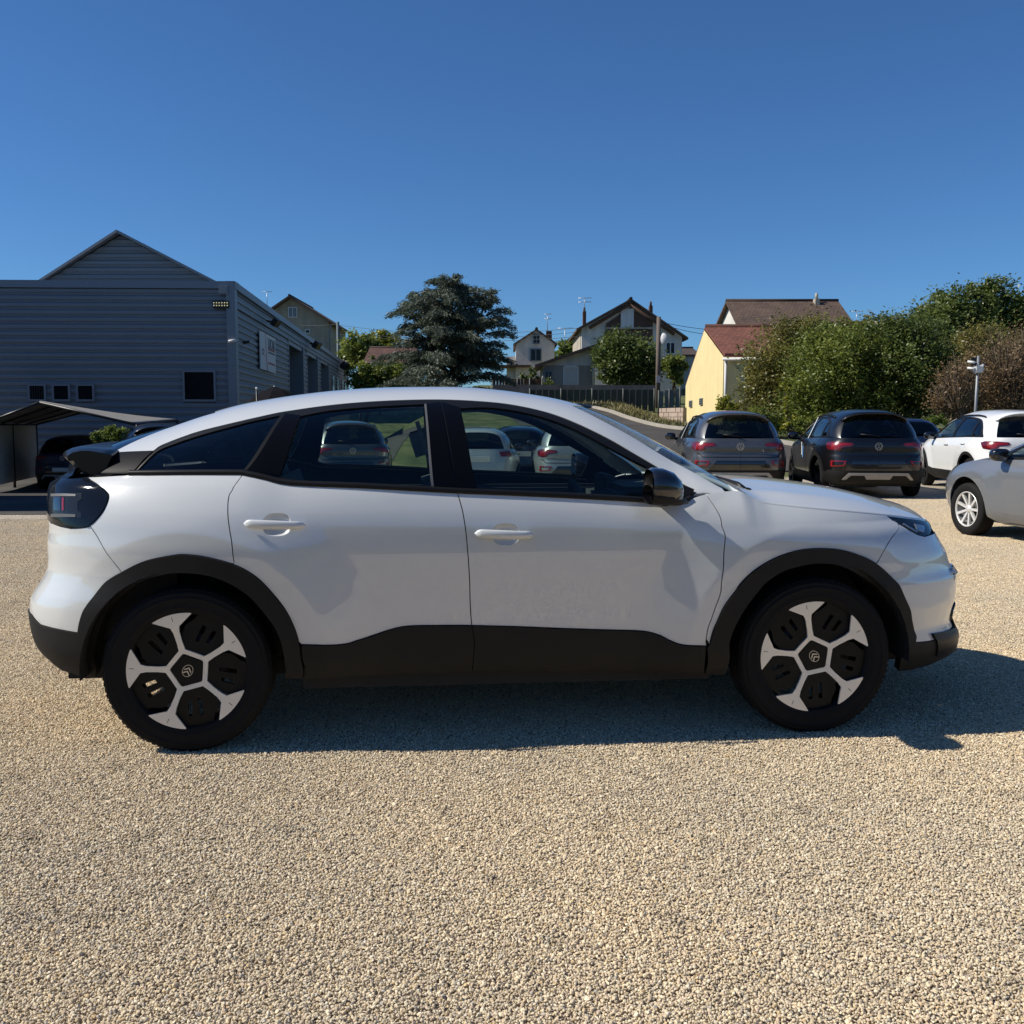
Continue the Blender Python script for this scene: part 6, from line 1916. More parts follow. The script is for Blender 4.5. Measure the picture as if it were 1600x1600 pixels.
# white house left of it
wx0, wx1 = xat(806, 80), xat(866, 80)
wh, P = house('white_house', 'narrow white gabled house with two dark windows and a chimney', wx0, wx1, 80, 88, 3.4, (zat(538, 80), zat(537, 80)), (xat(838, 80), zat(517, 80)), 'y', 'wall_white', 'tiles_brown', ov=.25)
for q in ((834, 842, 523.5, 536), (829.5, 844.5, 546, 563)):
    X0, X1, Z0, Z1 = pxbox(*q, 79.95); front_win(P, X0, X1, Z0, Z1, 79.95, fm='frame_grey')
X0, X1, Z0, Z1 = pxbox(853, 862, 517, 536, 82); mb = MB(); mb.rbox((X0, 82, Z0), (X1, 82.6, Z1), .03); P(mb, 'chimney', MATS['timber_brown'])
mb = MB(); mb.box((wx0-.75, 80.8, 3.4), (wx0-.02, 86, zat(556, 80))); P(mb, 'side_wing', MATS['wall_white'])
mb = MB(); mb.box((wx0-1.6, 79.2, zat(574, 80)), (wx0+1.2, 82, zat(571, 80))); P(mb, 'porch_roof', MATS['timber_brown'])
# lean-to with the shuttered door
lx0, lx1 = xat(838, 62), xat(929, 62)
lr = empty('outbuilding', ((lx0+lx1)/2, 62, 3.2)); tag(lr, 'low grey outbuilding with sloping roof, white shutter door and small window', 'outbuilding')
OL = Vector(lr.location)
def P(mb, nm, mat, par=None):
    o = mb.build(nm, mat); o.parent = par or lr
    o.matrix_parent_inverse = Matrix.Translation(-OL) if par is None else Matrix.Identity(4)
    return o
zl_, zr2 = zat(572, 62), zat(542.5, 62)
xs_ = xat(848, 62)
mb = MB(); vs_ = [(x, y, z) for y in (62, 68) for x, z in ((xs_, 2.8), (lx1, 2.8), (lx1, zat(571, 62)), (xs_, zat(571, 62)))]
mb.add(vs_, [(0, 1, 2, 3), (4, 5, 6, 7), (1, 5, 6, 2), (0, 4, 7, 3)]); P(mb, 'lower_wall', MATS['wall_grey'])
mb = MB(); vs_ = [(x, y, z) for y in (62.01, 68) for x, z in ((xs_, zat(571, 62)), (lx1, zat(571, 62)), (lx1, zr2), (xs_, zl_+.12))]
mb.add(vs_, [(0, 1, 2, 3), (4, 5, 6, 7), (1, 5, 6, 2), (0, 4, 7, 3)]); P(mb, 'upper_wall', MATS['wall_white'])
mb = MB(); vs_ = [(x, y, z+dz) for dz in (0, .18) for y in (61.5, 68.4) for x, z in ((lx0-.1, zl_-.12), (lx1+.25, zr2+.07))]
mb.add(vs_, [(0, 1, 3, 2), (4, 5, 7, 6), (0, 1, 5, 4), (2, 3, 7, 6), (0, 2, 6, 4), (1, 3, 7, 5)]); o = P(mb, 'roof', MATS['tiles_dark']); uvq(o)
mb = MB(); X0, X1, Z0, Z1 = pxbox(882, 901.5, 575, 609, 61.95)
n_s = 11
sh = MB(); sh.box((X0-.1, 61.90, Z0), (X0, 62, Z1+.1)); sh.box((X1, 61.90, Z0), (X1+.1, 62, Z1+.1)); sh.box((X0, 61.86, Z1), (X1, 62, Z1+.16)); so = P(sh, 'shutter_door', MATS['frame_white'])
for k in range(n_s):
    q = MB(); za_ = Z0+(Z1-Z0)*k/n_s; q.box((X0, 61.93, za_+.012), (X1, 61.99, za_+(Z1-Z0)/n_s-.012)); q_ = P(q, 'slat', MATS['frame_white']); q_.parent = so; q_.matrix_parent_inverse = Matrix.Identity(4)
X0, X1, Z0, Z1 = pxbox(852, 861.5, 581, 595, 61.95); front_win(P, X0, X1, Z0, Z1, 61.95, fm='frame_grey')
mb = MB(); mb.tube([(lx1-.1, 61.9, zr2-.1), (lx1-.1, 61.9, 3.0)], .06, 8); P(mb, 'downpipe', MATS['frame_white'])
# beige house beyond the warehouse
vx0, vx1 = xat(420, 100), xat(516, 100)
vh, P = house('beige_house', 'tall beige house with brown eaves standing behind the warehouse', vx0, vx1, 100, 110, 4, (zat(492, 100), zat(503, 100)), (xat(458, 100), zat(466, 100)), 'y', 'wall_beige', 'tiles_brown', ov=.75, th=.22)
X0, X1, Z0, Z1 = pxbox(454.5, 466.5, 481, 495, 99.95); front_win(P, X0, X1, Z0, Z1, 99.95, pm='frame_grey')
X0, X1, Z0, Z1 = pxbox(480, 486, 516, 520, 99.95); front_win(P, X0, X1, Z0, Z1, 99.95, split=False)
mb = MB(); mb.tube([(vx1+.35, 99.4, zat(509, 100)), (vx1+.1, 99.7, zat(520, 100)), (vx1+.1, 99.8, 5)], .07, 6); P(mb, 'downpipe', MATS['frame_grey'])
# small red roof among the trees
rh, P = house('red_roofed_house', 'low house showing only its red tiled roof left of the cedar', xat(575, 84), xat(640, 84), 84, 92, 3, (zat(568, 84), zat(560, 92)), (88, zat(546, 88)), 'x', 'wall_grey', 'tiles_dull_red')
# far roof over the hedge with chimney stack
fh, P = house('far_house', 'far house with grey roof and a stone chimney stack showing above the hedge', xat(1290, 85), xat(1400, 85), 85, 93, 3, (zat(524, 85), zat(520, 93)), (89, zat(507, 89)), 'x', 'wall_white', 'tiles_dark')
X0, X1, Z0, Z1 = pxbox(1305, 1318, 501, 524, 84); mb = MB(); mb.rbox((X0, 83.6, Z0), (X1, 84.4, Z1), .05); mb.box((X0-.1, 83.5, Z1+.25), (X1+.1, 84.5, Z1+.35))
for q in (X0+.05, X1-.05): mb.box((q-.05, 83.6, Z1), (q+.05, 84.4, Z1+.26))
P(mb, 'chimney', MATS['wall_stone'])
sr, P = house('sheltered_house', 'small tiled roof peeping out right of the utility pole', xat(1046, 80), xat(1085, 80), 80, 86, 3.4, (zat(556, 80), zat(552, 86)), (83, zat(547, 83)), 'x', 'wall_white', 'tiles_dark')
# ---- walls and fences in the middle distance
def seg_wall(name, label, pts, z0f, top, th, mat, cat='wall'):
    r_ = MB()
    for (a, b) in zip(pts[:-1], pts[1:]):
        A, B = Vector((*a[:2], 0)), Vector((*b[:2], 0)); d = (B-A).normalized(); n_ = Vector((-d.y, d.x, 0))*th/2
        za_, zb2 = a[2], b[2]
        vs_ = [A+n_, B+n_, B-n_, A-n_]
        mb_ = [(v.x, v.y, gz(v.x, v.y)-.3) for v in vs_]+[(v.x, v.y, z) for v, z in zip(vs_, (za_, zb2, zb2, za_))]
        r_.add(mb_, [(0, 1, 5, 4), (1, 2, 6, 5), (2, 3, 7, 6), (3, 0, 4, 7), (4, 5, 6, 7)])
    o = r_.build(name, MATS[mat]); tag(o, label, cat); return o
seg_wall('retaining_wall', 'long grey concrete retaining wall below the outbuilding and big bush', [(xat(770, 58), 58, zat(601, 58)), (xat(1024, 58), 58, zat(602, 58))], 0, 0, .4, 'concrete')
# block wall by the yellow house: stone courses
bw = empty('block_wall', (xat(1052, 52), 52, gz(xat(1052, 52), 52))); tag(bw, 'low pinkish stone block wall sloping up to the yellow house', 'wall')
OB = Vector(bw.location)
A_, B_ = Vector((xat(1034, 54), 54, 0)), Vector((8.80, 50.6, 0))
d = (B_-A_).normalized(); n_ = Vector((d.y, -d.x, 0)); LB = (B_-A_).length
pmat('block_stone', (.40, .31, .25), .9, var=.25, vscale=1.2)
bme = None
zb0 = 1.05
for r_ in range(4):
    u = -(r_ % 2)*.35
    while u < LB:
        u0, u1 = max(u, 0)+.015, min(u+.7, LB)-.015
        if u1-u0 > .1 and True:
            mb = MB(); obox(mb, A_, d, n_, u0, u1, zb0+r_*.24+.012, zb0+r_*.24+.23, -.15, .12+.015*((r_*7+int(u*3)) % 3)); o = mb.build('block', MATS['block_stone']); o.parent = bw; o.matrix_parent_inverse = Matrix.Translation(-OB)
        u += .7
mb = MB(); obox(mb, A_, d, n_, 0, LB, zb0-.4, zb0+.95, -.14, .09); o = mb.build('wall_core', MATS['concrete']); o.parent = bw; o.matrix_parent_inverse = Matrix.Translation(-OB)
# green mesh fence panels on posts
pmat('fence_green', (.012, .026, .020), .6); pmat('fence_post', (.06, .07, .065), .6); pmat('fence_pale', (.12, .15, .14), .6)
def fence(name, label, x0, x1, y0, y1, zt0, zt1, n, pm, mat, gap=.35, fill=.4):
    r_ = empty(name, (x0, y0, gz(x0, y0))); tag(r_, label, 'fence'); O = Vector(r_.location)
    for i in range(n+1):
        t = i/n; x, y, z = x0+(x1-x0)*t, y0+(y1-y0)*t, zt0+(zt1-zt0)*t
        mb = MB(); mb.tube([(x, y, gz(x, y)-.1), (x, y, z+.08)], .05, 8); o = mb.build('post', MATS['fence_post']); o.parent = r_; o.matrix_parent_inverse = Matrix.Translation(-O)
        if i < n:
            t2 = (i+1)/n; x2, y2, z2 = x0+(x1-x0)*t2, y0+(y1-y0)*t2, zt0+(zt1-zt0)*t2
            A, B = Vector((x, y, 0)), Vector((x2, y2, 0)); dd = (B-A).normalized(); L_ = (B-A).length
            mb = MB(); k = 0
            m_ = int(L_/gap)
            for j in range(m_):
                u = L_*(j+.5)/m_
                p = A+dd*u
                zz = z+(z2-z)*u/L_
                mb.box((p.x-gap*fill, p.y-.015+dd.y*0, gz(p.x, p.y)+.05), (p.x+gap*fill, p.y+.015, zz))
            o = mb.build('fence_panel', MATS[mat]); o.parent = r_; o.matrix_parent_inverse = Matrix.Translation(-O)
fence('mesh_fence', 'dark green screened fence with grey posts below the retaining wall', xat(828, 56), xat(1022, 56), 56, 56, zat(609, 56), zat(609, 56), 4, None, 'fence_green', .30, .488)
fence('picket_fence', 'greenish picket fence beside the utility pole above the block wall', xat(1029, 55), xat(1062, 55), 55, 55, zat(612, 55), zat(607, 55), 2, None, 'fence_pale', .28)
fence('dark_fence', 'dark timber fence under the cedar and the white house', xat(770, 60), xat(847, 60), 60, 60, zat(592, 60), zat(592, 60), 4, None, 'timber_brown', .16, .47)
# ---- poles, wires, aerials
def pole(name, label, px, Y, py_top, r, mat, cat='pole', zb2=None):
    x = xat(px, Y); z0 = gz(x, Y)-.2 if zb2 is None else zb2
    o = empty(name, (x, Y, z0)); tag(o, label, cat)
    mb = MB(); mb.tube([(0, 0, 0), (0, 0, zat(py_top, Y)-z0)], [r*1.25, r], 10); q = mb.build('shaft', MATS[mat]); q.parent = o
    return o
pmat('pole_teal', (.05, .085, .10), .6); pmat('pole_wood', (.13, .10, .08), .85, var=.25, vscale=3)
pole('utility_pole', 'blue green pole standing right of the beige house', 530, 95, 503, .14, 'pole_teal')
up_ = pole('utility_pole', 'wooden utility pole carrying a white satellite dish beside the big bush', 1027.5, 57, 495, .12, 'pole_wood')
zp = zat(530, 57)-up_.location.z
mb = MB(); mb.lathe([(0, .0), (.18, .02), (.33, .08), (.34, .09), (.18, .035), (0, .015)], 20, 'y', Matrix.Translation((.22, -.22, zp)) @ Matrix.Rotation(R(-25), 4, 'Z') @ Matrix.Diagonal((.7, 1, 1, 1))); mb.tube([(0, 0, zp-.1), (.2, -.15, zp)], .025, 6)
q = mb.build('satellite_dish', MATS['frame_white']); q.parent = up_
mb = MB(); mb.box((-.12, -.16, 1.6), (.12, -.02, 2.0)); q = mb.build('meter_box', MATS['pale_metal']); q.parent = up_
def wire(label, a, b, sag, r=.016):
    pts = []
    for i in range(13):
        t = i/12; p = Vector(a)*(1-t)+Vector(b)*t; p.z -= sag*4*t*(1-t); pts.append(p)
    mb = MB(); mb.tube(pts, r, 5, cap=False); o = mb.build('overhead_wire', MATS['black_metal']); tag(o, label, 'wire', 'overhead wires between the poles')
a0 = at(530, 508, 95); b0 = at(911, 512, 74)
wire('overhead wire passing behind the cedar, uppermost of the long spans', a0, b0, .6)
wire('overhead wire passing behind the cedar, middle of the long spans', at(530, 518, 95), at(911, 518, 74), .6)
wire('overhead wire passing behind the cedar, lowest of the long spans', at(530, 522, 95), at(905, 526, 74), .5)
wire('overhead wire from the pole with the dish, upper of two', at(1027, 502, 57), at(1145, 517, 62), .12)
wire('overhead wire from the pole with the dish, lower of two', at(1027, 504, 57), at(1140, 524, 62), .2)
wire('thin wires crossing the beige house wall towards the pole', at(470, 508, 98), at(530, 506, 95), .1)
def aerial(label, px, Y, py0, py1, w, rows):
    x = xat(px, Y); o = empty('tv_aerial', (x, Y, zat(py1, Y))); tag(o, label, 'aerial'); h = zat(py0, Y)-zat(py1, Y)
    mb = MB(); mb.tube([(0, 0, 0), (0, 0, h)], .028, 6); q = mb.build('mast', MATS['pale_metal']); q.parent = o
    mb = MB()
    for k in range(rows):
        z = h*(1-.28*k); mb.tube([(-w/2, 0, z), (w/2, 0, z+.03)], .022, 5)
        for j in range(5): mb.tube([(-w/2+w*j/4, -.2, z), (-w/2+w*j/4, .2, z)], .014, 4)
    q = mb.build('elements', MATS['pale_metal']); q.parent = o
aerial('television aerial above the warehouse roof edge beside the beige house', 421, 98, 456, 480, 1.0, 1)
aerial('television aerial on the chimney at the left of the brown gabled house', 912, 75, 466, 488, 1.0, 2)
aerial('television aerial on the white house chimney', 855, 82, 491, 518, .6, 2)
aerial('television aerial between the white house and the gabled house', 882, 84, 513, 545, 1.3, 1)
aerial('television aerial right of the brown roof chimney', 1288, 64, 478, 496, .7, 1)
aerial('television aerial above the hedge beside the far chimney stack', 1334, 84, 487, 510, 1.0, 1)
# ---- lamp and camera mast behind the white suv
pmat('mast_grey', (.22, .23, .24), .5, .3)
mx_, my_ = xat(1523, 26), 26
mast = empty('camera_mast', (mx_, my_, gz(mx_, my_))); tag(mast, 'slim grey mast with white camera boxes in front of the hedge', 'mast'); mz = mast.location.z
hz = lambda py: zat(py, 26)-mz
mb = MB(); mb.tube([(0, 0, 0), (.04, 0, hz(556))], [.040, .034], 10); q = mb.build('shaft', MATS['mast_grey']); q.parent = mast
mb = MB(); mb.rbox((-.07, -.12, hz(583)), (.13, .06, hz(572)), .02); q = mb.build('junction_box', MATS['frame_white']); q.parent = mast
for s_, py in ((-1, 566), (1, 571), (-1, 576), (1, 577)):
    mb = MB(); z = hz(py); mb.tube([(0, 0, z), (s_*.16, -.04, z)], .014, 6); mb.tube([(s_*.10, -.10, z-.01), (s_*.20, .06, z+.02)], .032, 8); q = mb.build('camera_unit', MATS['frame_white']); q.parent = mast
mb = MB(); mb.rbox((.02, -.08, hz(569)), (.24, -.02, hz(556)), .015, Matrix.Rotation(R(-8), 4, 'X')); q = mb.build('floodlight_panel', MATS['black_metal']); q.parent = mast
# ---- canopy over the parking bay at the warehouse
pmat('canopy_cloth', (.20, .19, .175), .8, var=.15, vscale=1.5); pmat('canopy_side', (.62, .60, .54), .9, var=.1)
R1, R2 = at(62, 626, 26), at(140, 639, 32.5)
L1, L2 = at(-28, 660, 26), at(56, 661, 32.5)
E1, E2 = at(214, 661, 26), at(277, 655, 32.5)
can = empty('canopy', (R1.x, R1.y, gz(R1.x, R1.y))); tag(can, 'grey cloth parking canopy with a low ridge in front of the warehouse', 'canopy'); OC = Vector(can.location)
def CP(mb, nm, mat, fix=True):
    o = mb.build(nm, MATS[mat], None, fix); o.parent = can; o.matrix_parent_inverse = Matrix.Translation(-OC); return o
def cloth(nm, A, B, C, D):
    vs_, n1, n2 = [], 12, 8
    for i in range(n1+1):
        for j in range(n2+1):
            a = A.lerp(B, i/n1); b = D.lerp(C, i/n1); p = a.lerp(b, j/n2)
            s_ = -.05*math.sin(math.pi*i/n1)*(1+math.sin(6.28*j/n2*2.5))*.5
            vs_.append(p+Vector((0, 0, s_)))
    mb = MB().add(vs_, [(i*(n2+1)+j, i*(n2+1)+j+1, (i+1)*(n2+1)+j+1, (i+1)*(n2+1)+j) for i in range(n1) for j in range(n2)], True)
    o = CP(mb, nm, 'canopy_cloth'); md = o.modifiers.new('s', 'SOLIDIFY'); md.thickness = .012
cloth('cloth_roof', R1, L1, L2, R2); cloth('cloth_roof', R1, E1, E2, R2)
for a, b in ((R1, R2), (L1, L2), (E1, E2), (R1, L1), (R2, L2), (R1, E1), (R2, E2)):
    mb = MB(); o_ = Vector((0, 0, -.05)); mb.tube([a+o_, b+o_], .035, 8); CP(mb, 'frame_bar', 'black_metal')
for t in (.25, .5, .75):
    a, m_, b = L1.lerp(L2, t), R1.lerp(R2, t), E1.lerp(E2, t); o_ = Vector((0, 0, -.06))
    mb = MB(); mb.tube([a+o_, m_+o_, b+o_], .025, 6); CP(mb, 'rafter', 'black_metal')
for p in (L1, L2, E1, E2, L1.lerp(L2, .5)):
    mb = MB(); mb.tube([(p.x, p.y, gz(p.x, p.y)), (p.x, p.y, p.z-.04)], .04, 8); CP(mb, 'leg', 'black_metal')
mb = MB(); mb.add([(L1.x, L1.y+.1, gz(L1.x, L1.y)+.15), (L2.x, L2.y, gz(L2.x, L2.y)+.15), (L2.x, L2.y, L2.z-.08), (L1.x, L1.y+.1, L1.z-.08)], [(0, 1, 2, 3)]); o = CP(mb, 'side_sheet', 'canopy_side'); md = o.modifiers.new('s', 'SOLIDIFY'); md.thickness = .02
cv_ = suv('paint_navy', *rear_at(97, 28.0, -6), -6, 'dark navy sport utility car in the shade under the canopy')
Pq = MB(); Pq.rbox((-.835, -.26, .54), (-.815, .26, .65), .004); Pq.build('number_plate', MATS['plate_white'], cv_)
# ---- black parasol and marker pole by the warehouse, dark car behind the white one
par = empty('parasol', (xat(430, 28), 28, gz(xat(430, 28), 28))); tag(par, 'black domed parasol top showing above the white car roof near the warehouse', 'parasol')
pz = zat(603, 28)-par.location.z
mb = MB(); mb.lathe([(0, pz), (.35, pz-.14), (.65, pz-.33), (.95, pz-.60), (1.0, pz-.68), (.94, pz-.62), (.6, pz-.36), (0, pz-.05)], 8, 'z', smooth=False); q = mb.build('canopy', MATS['black_cloth'] if 'black_cloth' in MATS else pmat('black_cloth', (.006, .006, .009), .9, spec=.1)); q.parent = par
mb = MB(); mb.tube([(0, 0, 0), (0, 0, pz)], .03, 8); q = mb.build('pole', MATS['pale_metal']); q.parent = par
mb = MB(); mb.lathe([(0, 0), (.28, 0), (.28, .07), (0, .09)], 20, 'z'); q = mb.build('base', MATS['concrete']); q.parent = par
mk = empty('marker_pole', (xat(402, 27), 27, gz(xat(402, 27), 27))); tag(mk, 'thin dark marker pole with a pale tip left of the black parasol', 'pole')
kz = zat(605, 27)-mk.location.z
mb = MB(); mb.tube([(0, 0, 0), (0, 0, kz-.08)], .028, 8); q = mb.build('shaft', MATS['black_metal']); q.parent = mk
mb = MB(); mb.tube([(0, 0, kz-.08), (0, 0, kz)], .032, 8); q = mb.build('tip', MATS['frame_white']); q.parent = mk
suv('paint_black', *rear_at(258, 20.3, -22), -22, 'black car roof showing over the white car rear window by the canopy')
# ------------------------------------------------------------------ trees and shrubs
leafmat('leaf_olive', (.075, .080, .020), (.31, .28, .075), trans=.45, rough=.42); leafmat('leaf_green', (.060, .10, .018), (.29, .32, .065), trans=.45, rough=.42); leafmat('leaf_dark', (.040, .070, .017), (.20, .245, .06), trans=.45, rough=.42)
leafmat('leaf_cedar', (.045, .062, .044), (.155, .185, .125), trans=.25); leafmat('leaf_yellow', (.14, .16, .014), (.34, .33, .035)); leafmat('leaf_russet', (.10, .060, .024), (.27, .175, .08)); leafmat('leaf_lime', (.07, .11, .015), (.22, .27, .05))
pmat('bark', (.06, .048, .036), .95, var=.3, vscale=5, bump=.4, bscale=20); pmat('bark_grey', (.17, .125, .085), .95, var=.3, vscale=5)
def leaf_mesh(name, C, N, size, tone, rng, mat, parent, aspect=.55, droop=None, dirs=None):
    n = len(C)
    if dirs is None:
        d = rng.normal(size=(n, 3)); d[:, 2] *= .6
    else: d = dirs
    d /= np.linalg.norm(d, axis=1)[:, None]
    q = rng.normal(size=(n, 3)); q -= (q*d).sum(1)[:, None]*d; q /= np.linalg.norm(q, axis=1)[:, None]
    s_ = size[:, None]
    a, b = d*s_*.5, q*s_*aspect*.5
    V = np.stack([C-a, C+b*.9-a*.1, C+a, C-b*.9-a*.1], 1).reshape(-1, 3)
    me = bpy.data.meshes.new(name)
    me.vertices.add(len(V)); me.vertices.foreach_set('co', V.astype(np.float32).ravel())
    me.loops.add(n*4); me.loops.foreach_set('vertex_index', np.arange(n*4, dtype=np.int32))
    me.polygons.add(n); me.polygons.foreach_set('loop_start', (np.arange(n)*4).astype(np.int32))
    at_ = me.attributes.new('tone', 'FLOAT', 'POINT'); at_.data.foreach_set('value', np.repeat(tone, 4).astype(np.float32))
    me.update(calc_edges=True)
    return link_mesh(name, me, MATS[mat], parent)
def crown_points(rng, ells, n, clump=.42, fill=.35):
    """leaf centres gathered into clumps over a union of ellipsoids (centre, radii)"""
    vol = np.array([e[1][0]*e[1][1]*e[1][2] for e in ells])**.67; vol /= vol.sum()
    pts, tone = [], []
    for e, w in zip(ells, vol):
        c, r = np.array(e[0]), np.array(e[1])
        m = int(n*w); k = max(8, int(m/55))
        u = rng.normal(size=(k, 3)); u /= np.linalg.norm(u, axis=1)[:, None]
        rad = np.where(rng.random(k) < fill, rng.uniform(.2, .8, k), rng.uniform(.78, 1.06, k))
        cc = c+u*rad[:, None]*r
        ti = rng.random(k)
        idx = rng.integers(0, k, m)
        g = rng.normal(size=(m, 3))*clump*min(r.min(), 1.6)*.45*rng.uniform(.6, 1.3, (m, 1))
        pts.append(cc[idx]+g); tone.append(np.clip(ti[idx]*.8+rng.uniform(-.2, .4, m), 0, 1))
    return np.vstack(pts), np.concatenate(tone)
def tree(name, label, ells, base, n, leaf, mat, seed, cat='tree', group=None, trunk=.16, bark='bark', limbs=8, twigs=0, clump=.42):
    rng = np.random.default_rng(seed); rd_ = random.Random(seed)
    r_ = empty(name, base); tag(r_, label, cat, group); O = Vector(base)
    C, t = crown_points(rng, ells, n, clump)
    ok = C[:, 2] > gz(base[0], base[1])+.05
    C, t = C[ok], t[ok]
    o = leaf_mesh('crown', C-np.array(O), None, rng.uniform(.6, 1.35, len(C))*leaf, t, rng, mat, r_)
    mb = MB()
    top = Vector(max(ells, key=lambda e: e[0][2])[0])-O
    mb.tube([(0, 0, -.1), top*.35+Vector((.1, 0, 0)), top*.75, top], [trunk, trunk*.8, trunk*.45, trunk*.15], 8)
    for i in range(limbs):
        e = ells[i % len(ells)]
        u = Vector((rd_.uniform(-1, 1), rd_.uniform(-1, 1), rd_.uniform(-.3, 1))).normalized()
        tip = Vector(e[0])-O+Vector((u.x*e[1][0], u.y*e[1][1], u.z*e[1][2]))*.9
        st = top*rd_.uniform(.15, .6); md_ = st.lerp(tip, .5)+Vector((0, 0, .2))
        mb.tube([st, md_, tip], [trunk*.45, trunk*.25, trunk*.06], 6)
    mb.build('trunk', MATS[bark], r_)
    if twigs:
        tw = MB()
        for i in range(twigs):
            e = ells[i % len(ells)]
            u = Vector((rd_.gauss(0, 1), rd_.gauss(0, 1), rd_.gauss(.35, .8))).normalized()
            c = Vector(e[0])-O
            p1 = c+Vector((u.x*e[1][0], u.y*e[1][1], u.z*e[1][2]))*rd_.uniform(.75, 1.18); p0 = c+(p1-c)*.35-Vector((0, 0, .5))
            tw.tube([p0, p0.lerp(p1, .55)+Vector((0, 0, .12)), p1], [.016, .011, .005], 4, cap=False)
        tw.build('twigs', MATS['bark_grey'], r_)
    return r_
def ell(px, py, rx, ry, Y, ryd=None):
    c = at(px, py, Y); k = Y/CAM_F
    return ((c.x, c.y, c.z), (rx*k, (ryd if ryd else min(rx, ry)*k), ry*k))
HG = 'trees and shrubs of the hedge behind the parked cars'
def hedge(nm, label, es, Y, n, leaf, mat, seed, **k):
    es2 = [ell(*e, Y+(i % 3)*.5) for i, e in enumerate(es)]
    bx_ = sum(e[0][0] for e in es2)/len(es2)
    return tree(nm, label, es2, (bx_, Y+.3, gz(bx_, Y+.3)), n, leaf, mat, seed, group=HG, **k)
hedge('hedge_tree', 'brownish olive tree at the left end of the hedge beside the yellow house', [(1212, 562, 46, 58), (1258, 548, 48, 50), (1180, 622, 34, 44), (1232, 620, 56, 50), (1245, 518, 28, 22)], 36, 27000, .125, 'leaf_olive', 1)
hedge('hedge_tree', 'bushy bright green tree in the middle of the hedge behind the black car', [(1300, 570, 62, 55), (1350, 560, 50, 50), (1275, 625, 55, 50), (1335, 630, 60, 45), (1290, 530, 35, 25)], 33.5, 32000, .115, 'leaf_green', 2)
hedge('hedge_tree', 'dark green tree in the hedge left of the camera mast', [(1420, 560, 52, 60), (1450, 600, 48, 55), (1400, 610, 50, 50), (1390, 530, 38, 32), (1440, 520, 40, 25)], 33, 32000, .11, 'leaf_dark', 3)
hedge('hedge_tree', 'loose mid green tree top rising over the middle of the hedge', [(1375, 525, 55, 28), (1330, 520, 40, 22), (1345, 560, 60, 40), (1410, 535, 45, 30)], 37, 15000, .125, 'leaf_olive', 4, twigs=30)
hedge('tall_tree', 'tall dark green tree with an uneven top above the right of the hedge', [(1500, 490, 62, 38), (1560, 475, 42, 35), (1455, 510, 35, 30), (1520, 530, 80, 40), (1590, 505, 40, 45), (1470, 478, 22, 18), (1535, 455, 25, 16)], 44, 28000, .17, 'leaf_dark', 5)
hedge('russet_shrub', 'reddish brown twiggy shrub left of the camera mast', [(1500, 600, 34, 45), (1480, 620, 30, 38), (1515, 625, 32, 40)], 29.5, 3800, .085, 'leaf_russet', 6, twigs=420, clump=.6, cat='shrub')
hedge('russet_shrub', 'tall rust coloured twiggy shrub at the edge of the picture behind the mast', [(1570, 575, 48, 60), (1610, 560, 40, 60), (1545, 610, 34, 40), (1590, 620, 45, 40)], 30.5, 8500, .085, 'leaf_russet', 7, twigs=650, clump=.6, cat='shrub')
hedge('green_shrub', 'dull green shrub behind the rust coloured twigs at the right', [(1540, 560, 70, 45), (1500, 560, 45, 40), (1590, 590, 60, 50), (1480, 600, 40, 50)], 35, 18000, .12, 'leaf_olive', 8, cat='shrub')
hedge('yellow_sapling', 'slender yellow green sapling in the hedge between the grey and the black cars', [(1229, 640, 9, 38), (1226, 600, 8, 24), (1232, 665, 10, 18)], 31.5, 1500, .10, 'leaf_yellow', 9, trunk=.03, limbs=3, cat='shrub')
hedge('yellow_shrub', 'small yellow green shrub at the corner of the yellow house', [(1130, 628, 13, 16), (1140, 640, 14, 12), (1124, 636, 10, 12)], 34, 1500, .11, 'leaf_yellow', 10, trunk=.03, limbs=3, cat='shrub')
hedge('low_shrub', 'low olive shrub above the roof of the white suv', [(1465, 655, 14, 10), (1440, 660, 18, 9)], 28, 1500, .10, 'leaf_lime', 11, trunk=.03, limbs=3, cat='shrub')
hedge('low_shrub', 'dark undergrowth shrub between the grey and black cars', [(1180, 660, 40, 20), (1270, 668, 60, 18), (1350, 665, 60, 18)], 32, 10000, .10, 'leaf_green', 12, trunk=.03, limbs=3, cat='shrub')
# middle distance
def bush(nm, label, es, Y, n, leaf, mat, seed, **k):
    es2 = [ell(*e, Y) for e in es]
    bx_ = es2[0][0][0]
    return tree(nm, label, es2, (bx_, Y, gz(bx_, Y)), n, leaf, mat, seed, **k)
bush('broad_bush', 'very large dark rounded bush in front of the gabled house', [(972, 558, 34, 36), (1000, 570, 32, 32), (948, 550, 22, 24), (985, 588, 46, 18), (1014, 592, 14, 16), (968, 534, 22, 16)], 60.5, 22000, .20, 'leaf_dark', 21)
bush('small_tree', 'small dark tree between the utility pole and the yellow house', [(1052, 572, 16, 18), (1062, 580, 12, 18)], 59, 3000, .22, 'leaf_green', 22)
bush('round_tree', 'round dark green tree just beyond the far end of the warehouse', [(560, 545, 24, 26), (580, 550, 18, 24), (545, 555, 12, 22)], 90, 7000, .34, 'leaf_green', 23)
bush('upright_shrub', 'upright green conifer shrub below the red roof', [(562, 588, 18, 24), (585, 580, 10, 24), (575, 595, 16, 18), (604, 588, 22, 20), (625, 590, 18, 22)], 78, 9000, .25, 'leaf_green', 24, cat='shrub')
bush('yellowing_tree', 'yellowing tree top behind the red roof left of the cedar', [(592, 535, 20, 16), (612, 540, 16, 14)], 104, 3500, .34, 'leaf_yellow', 25)
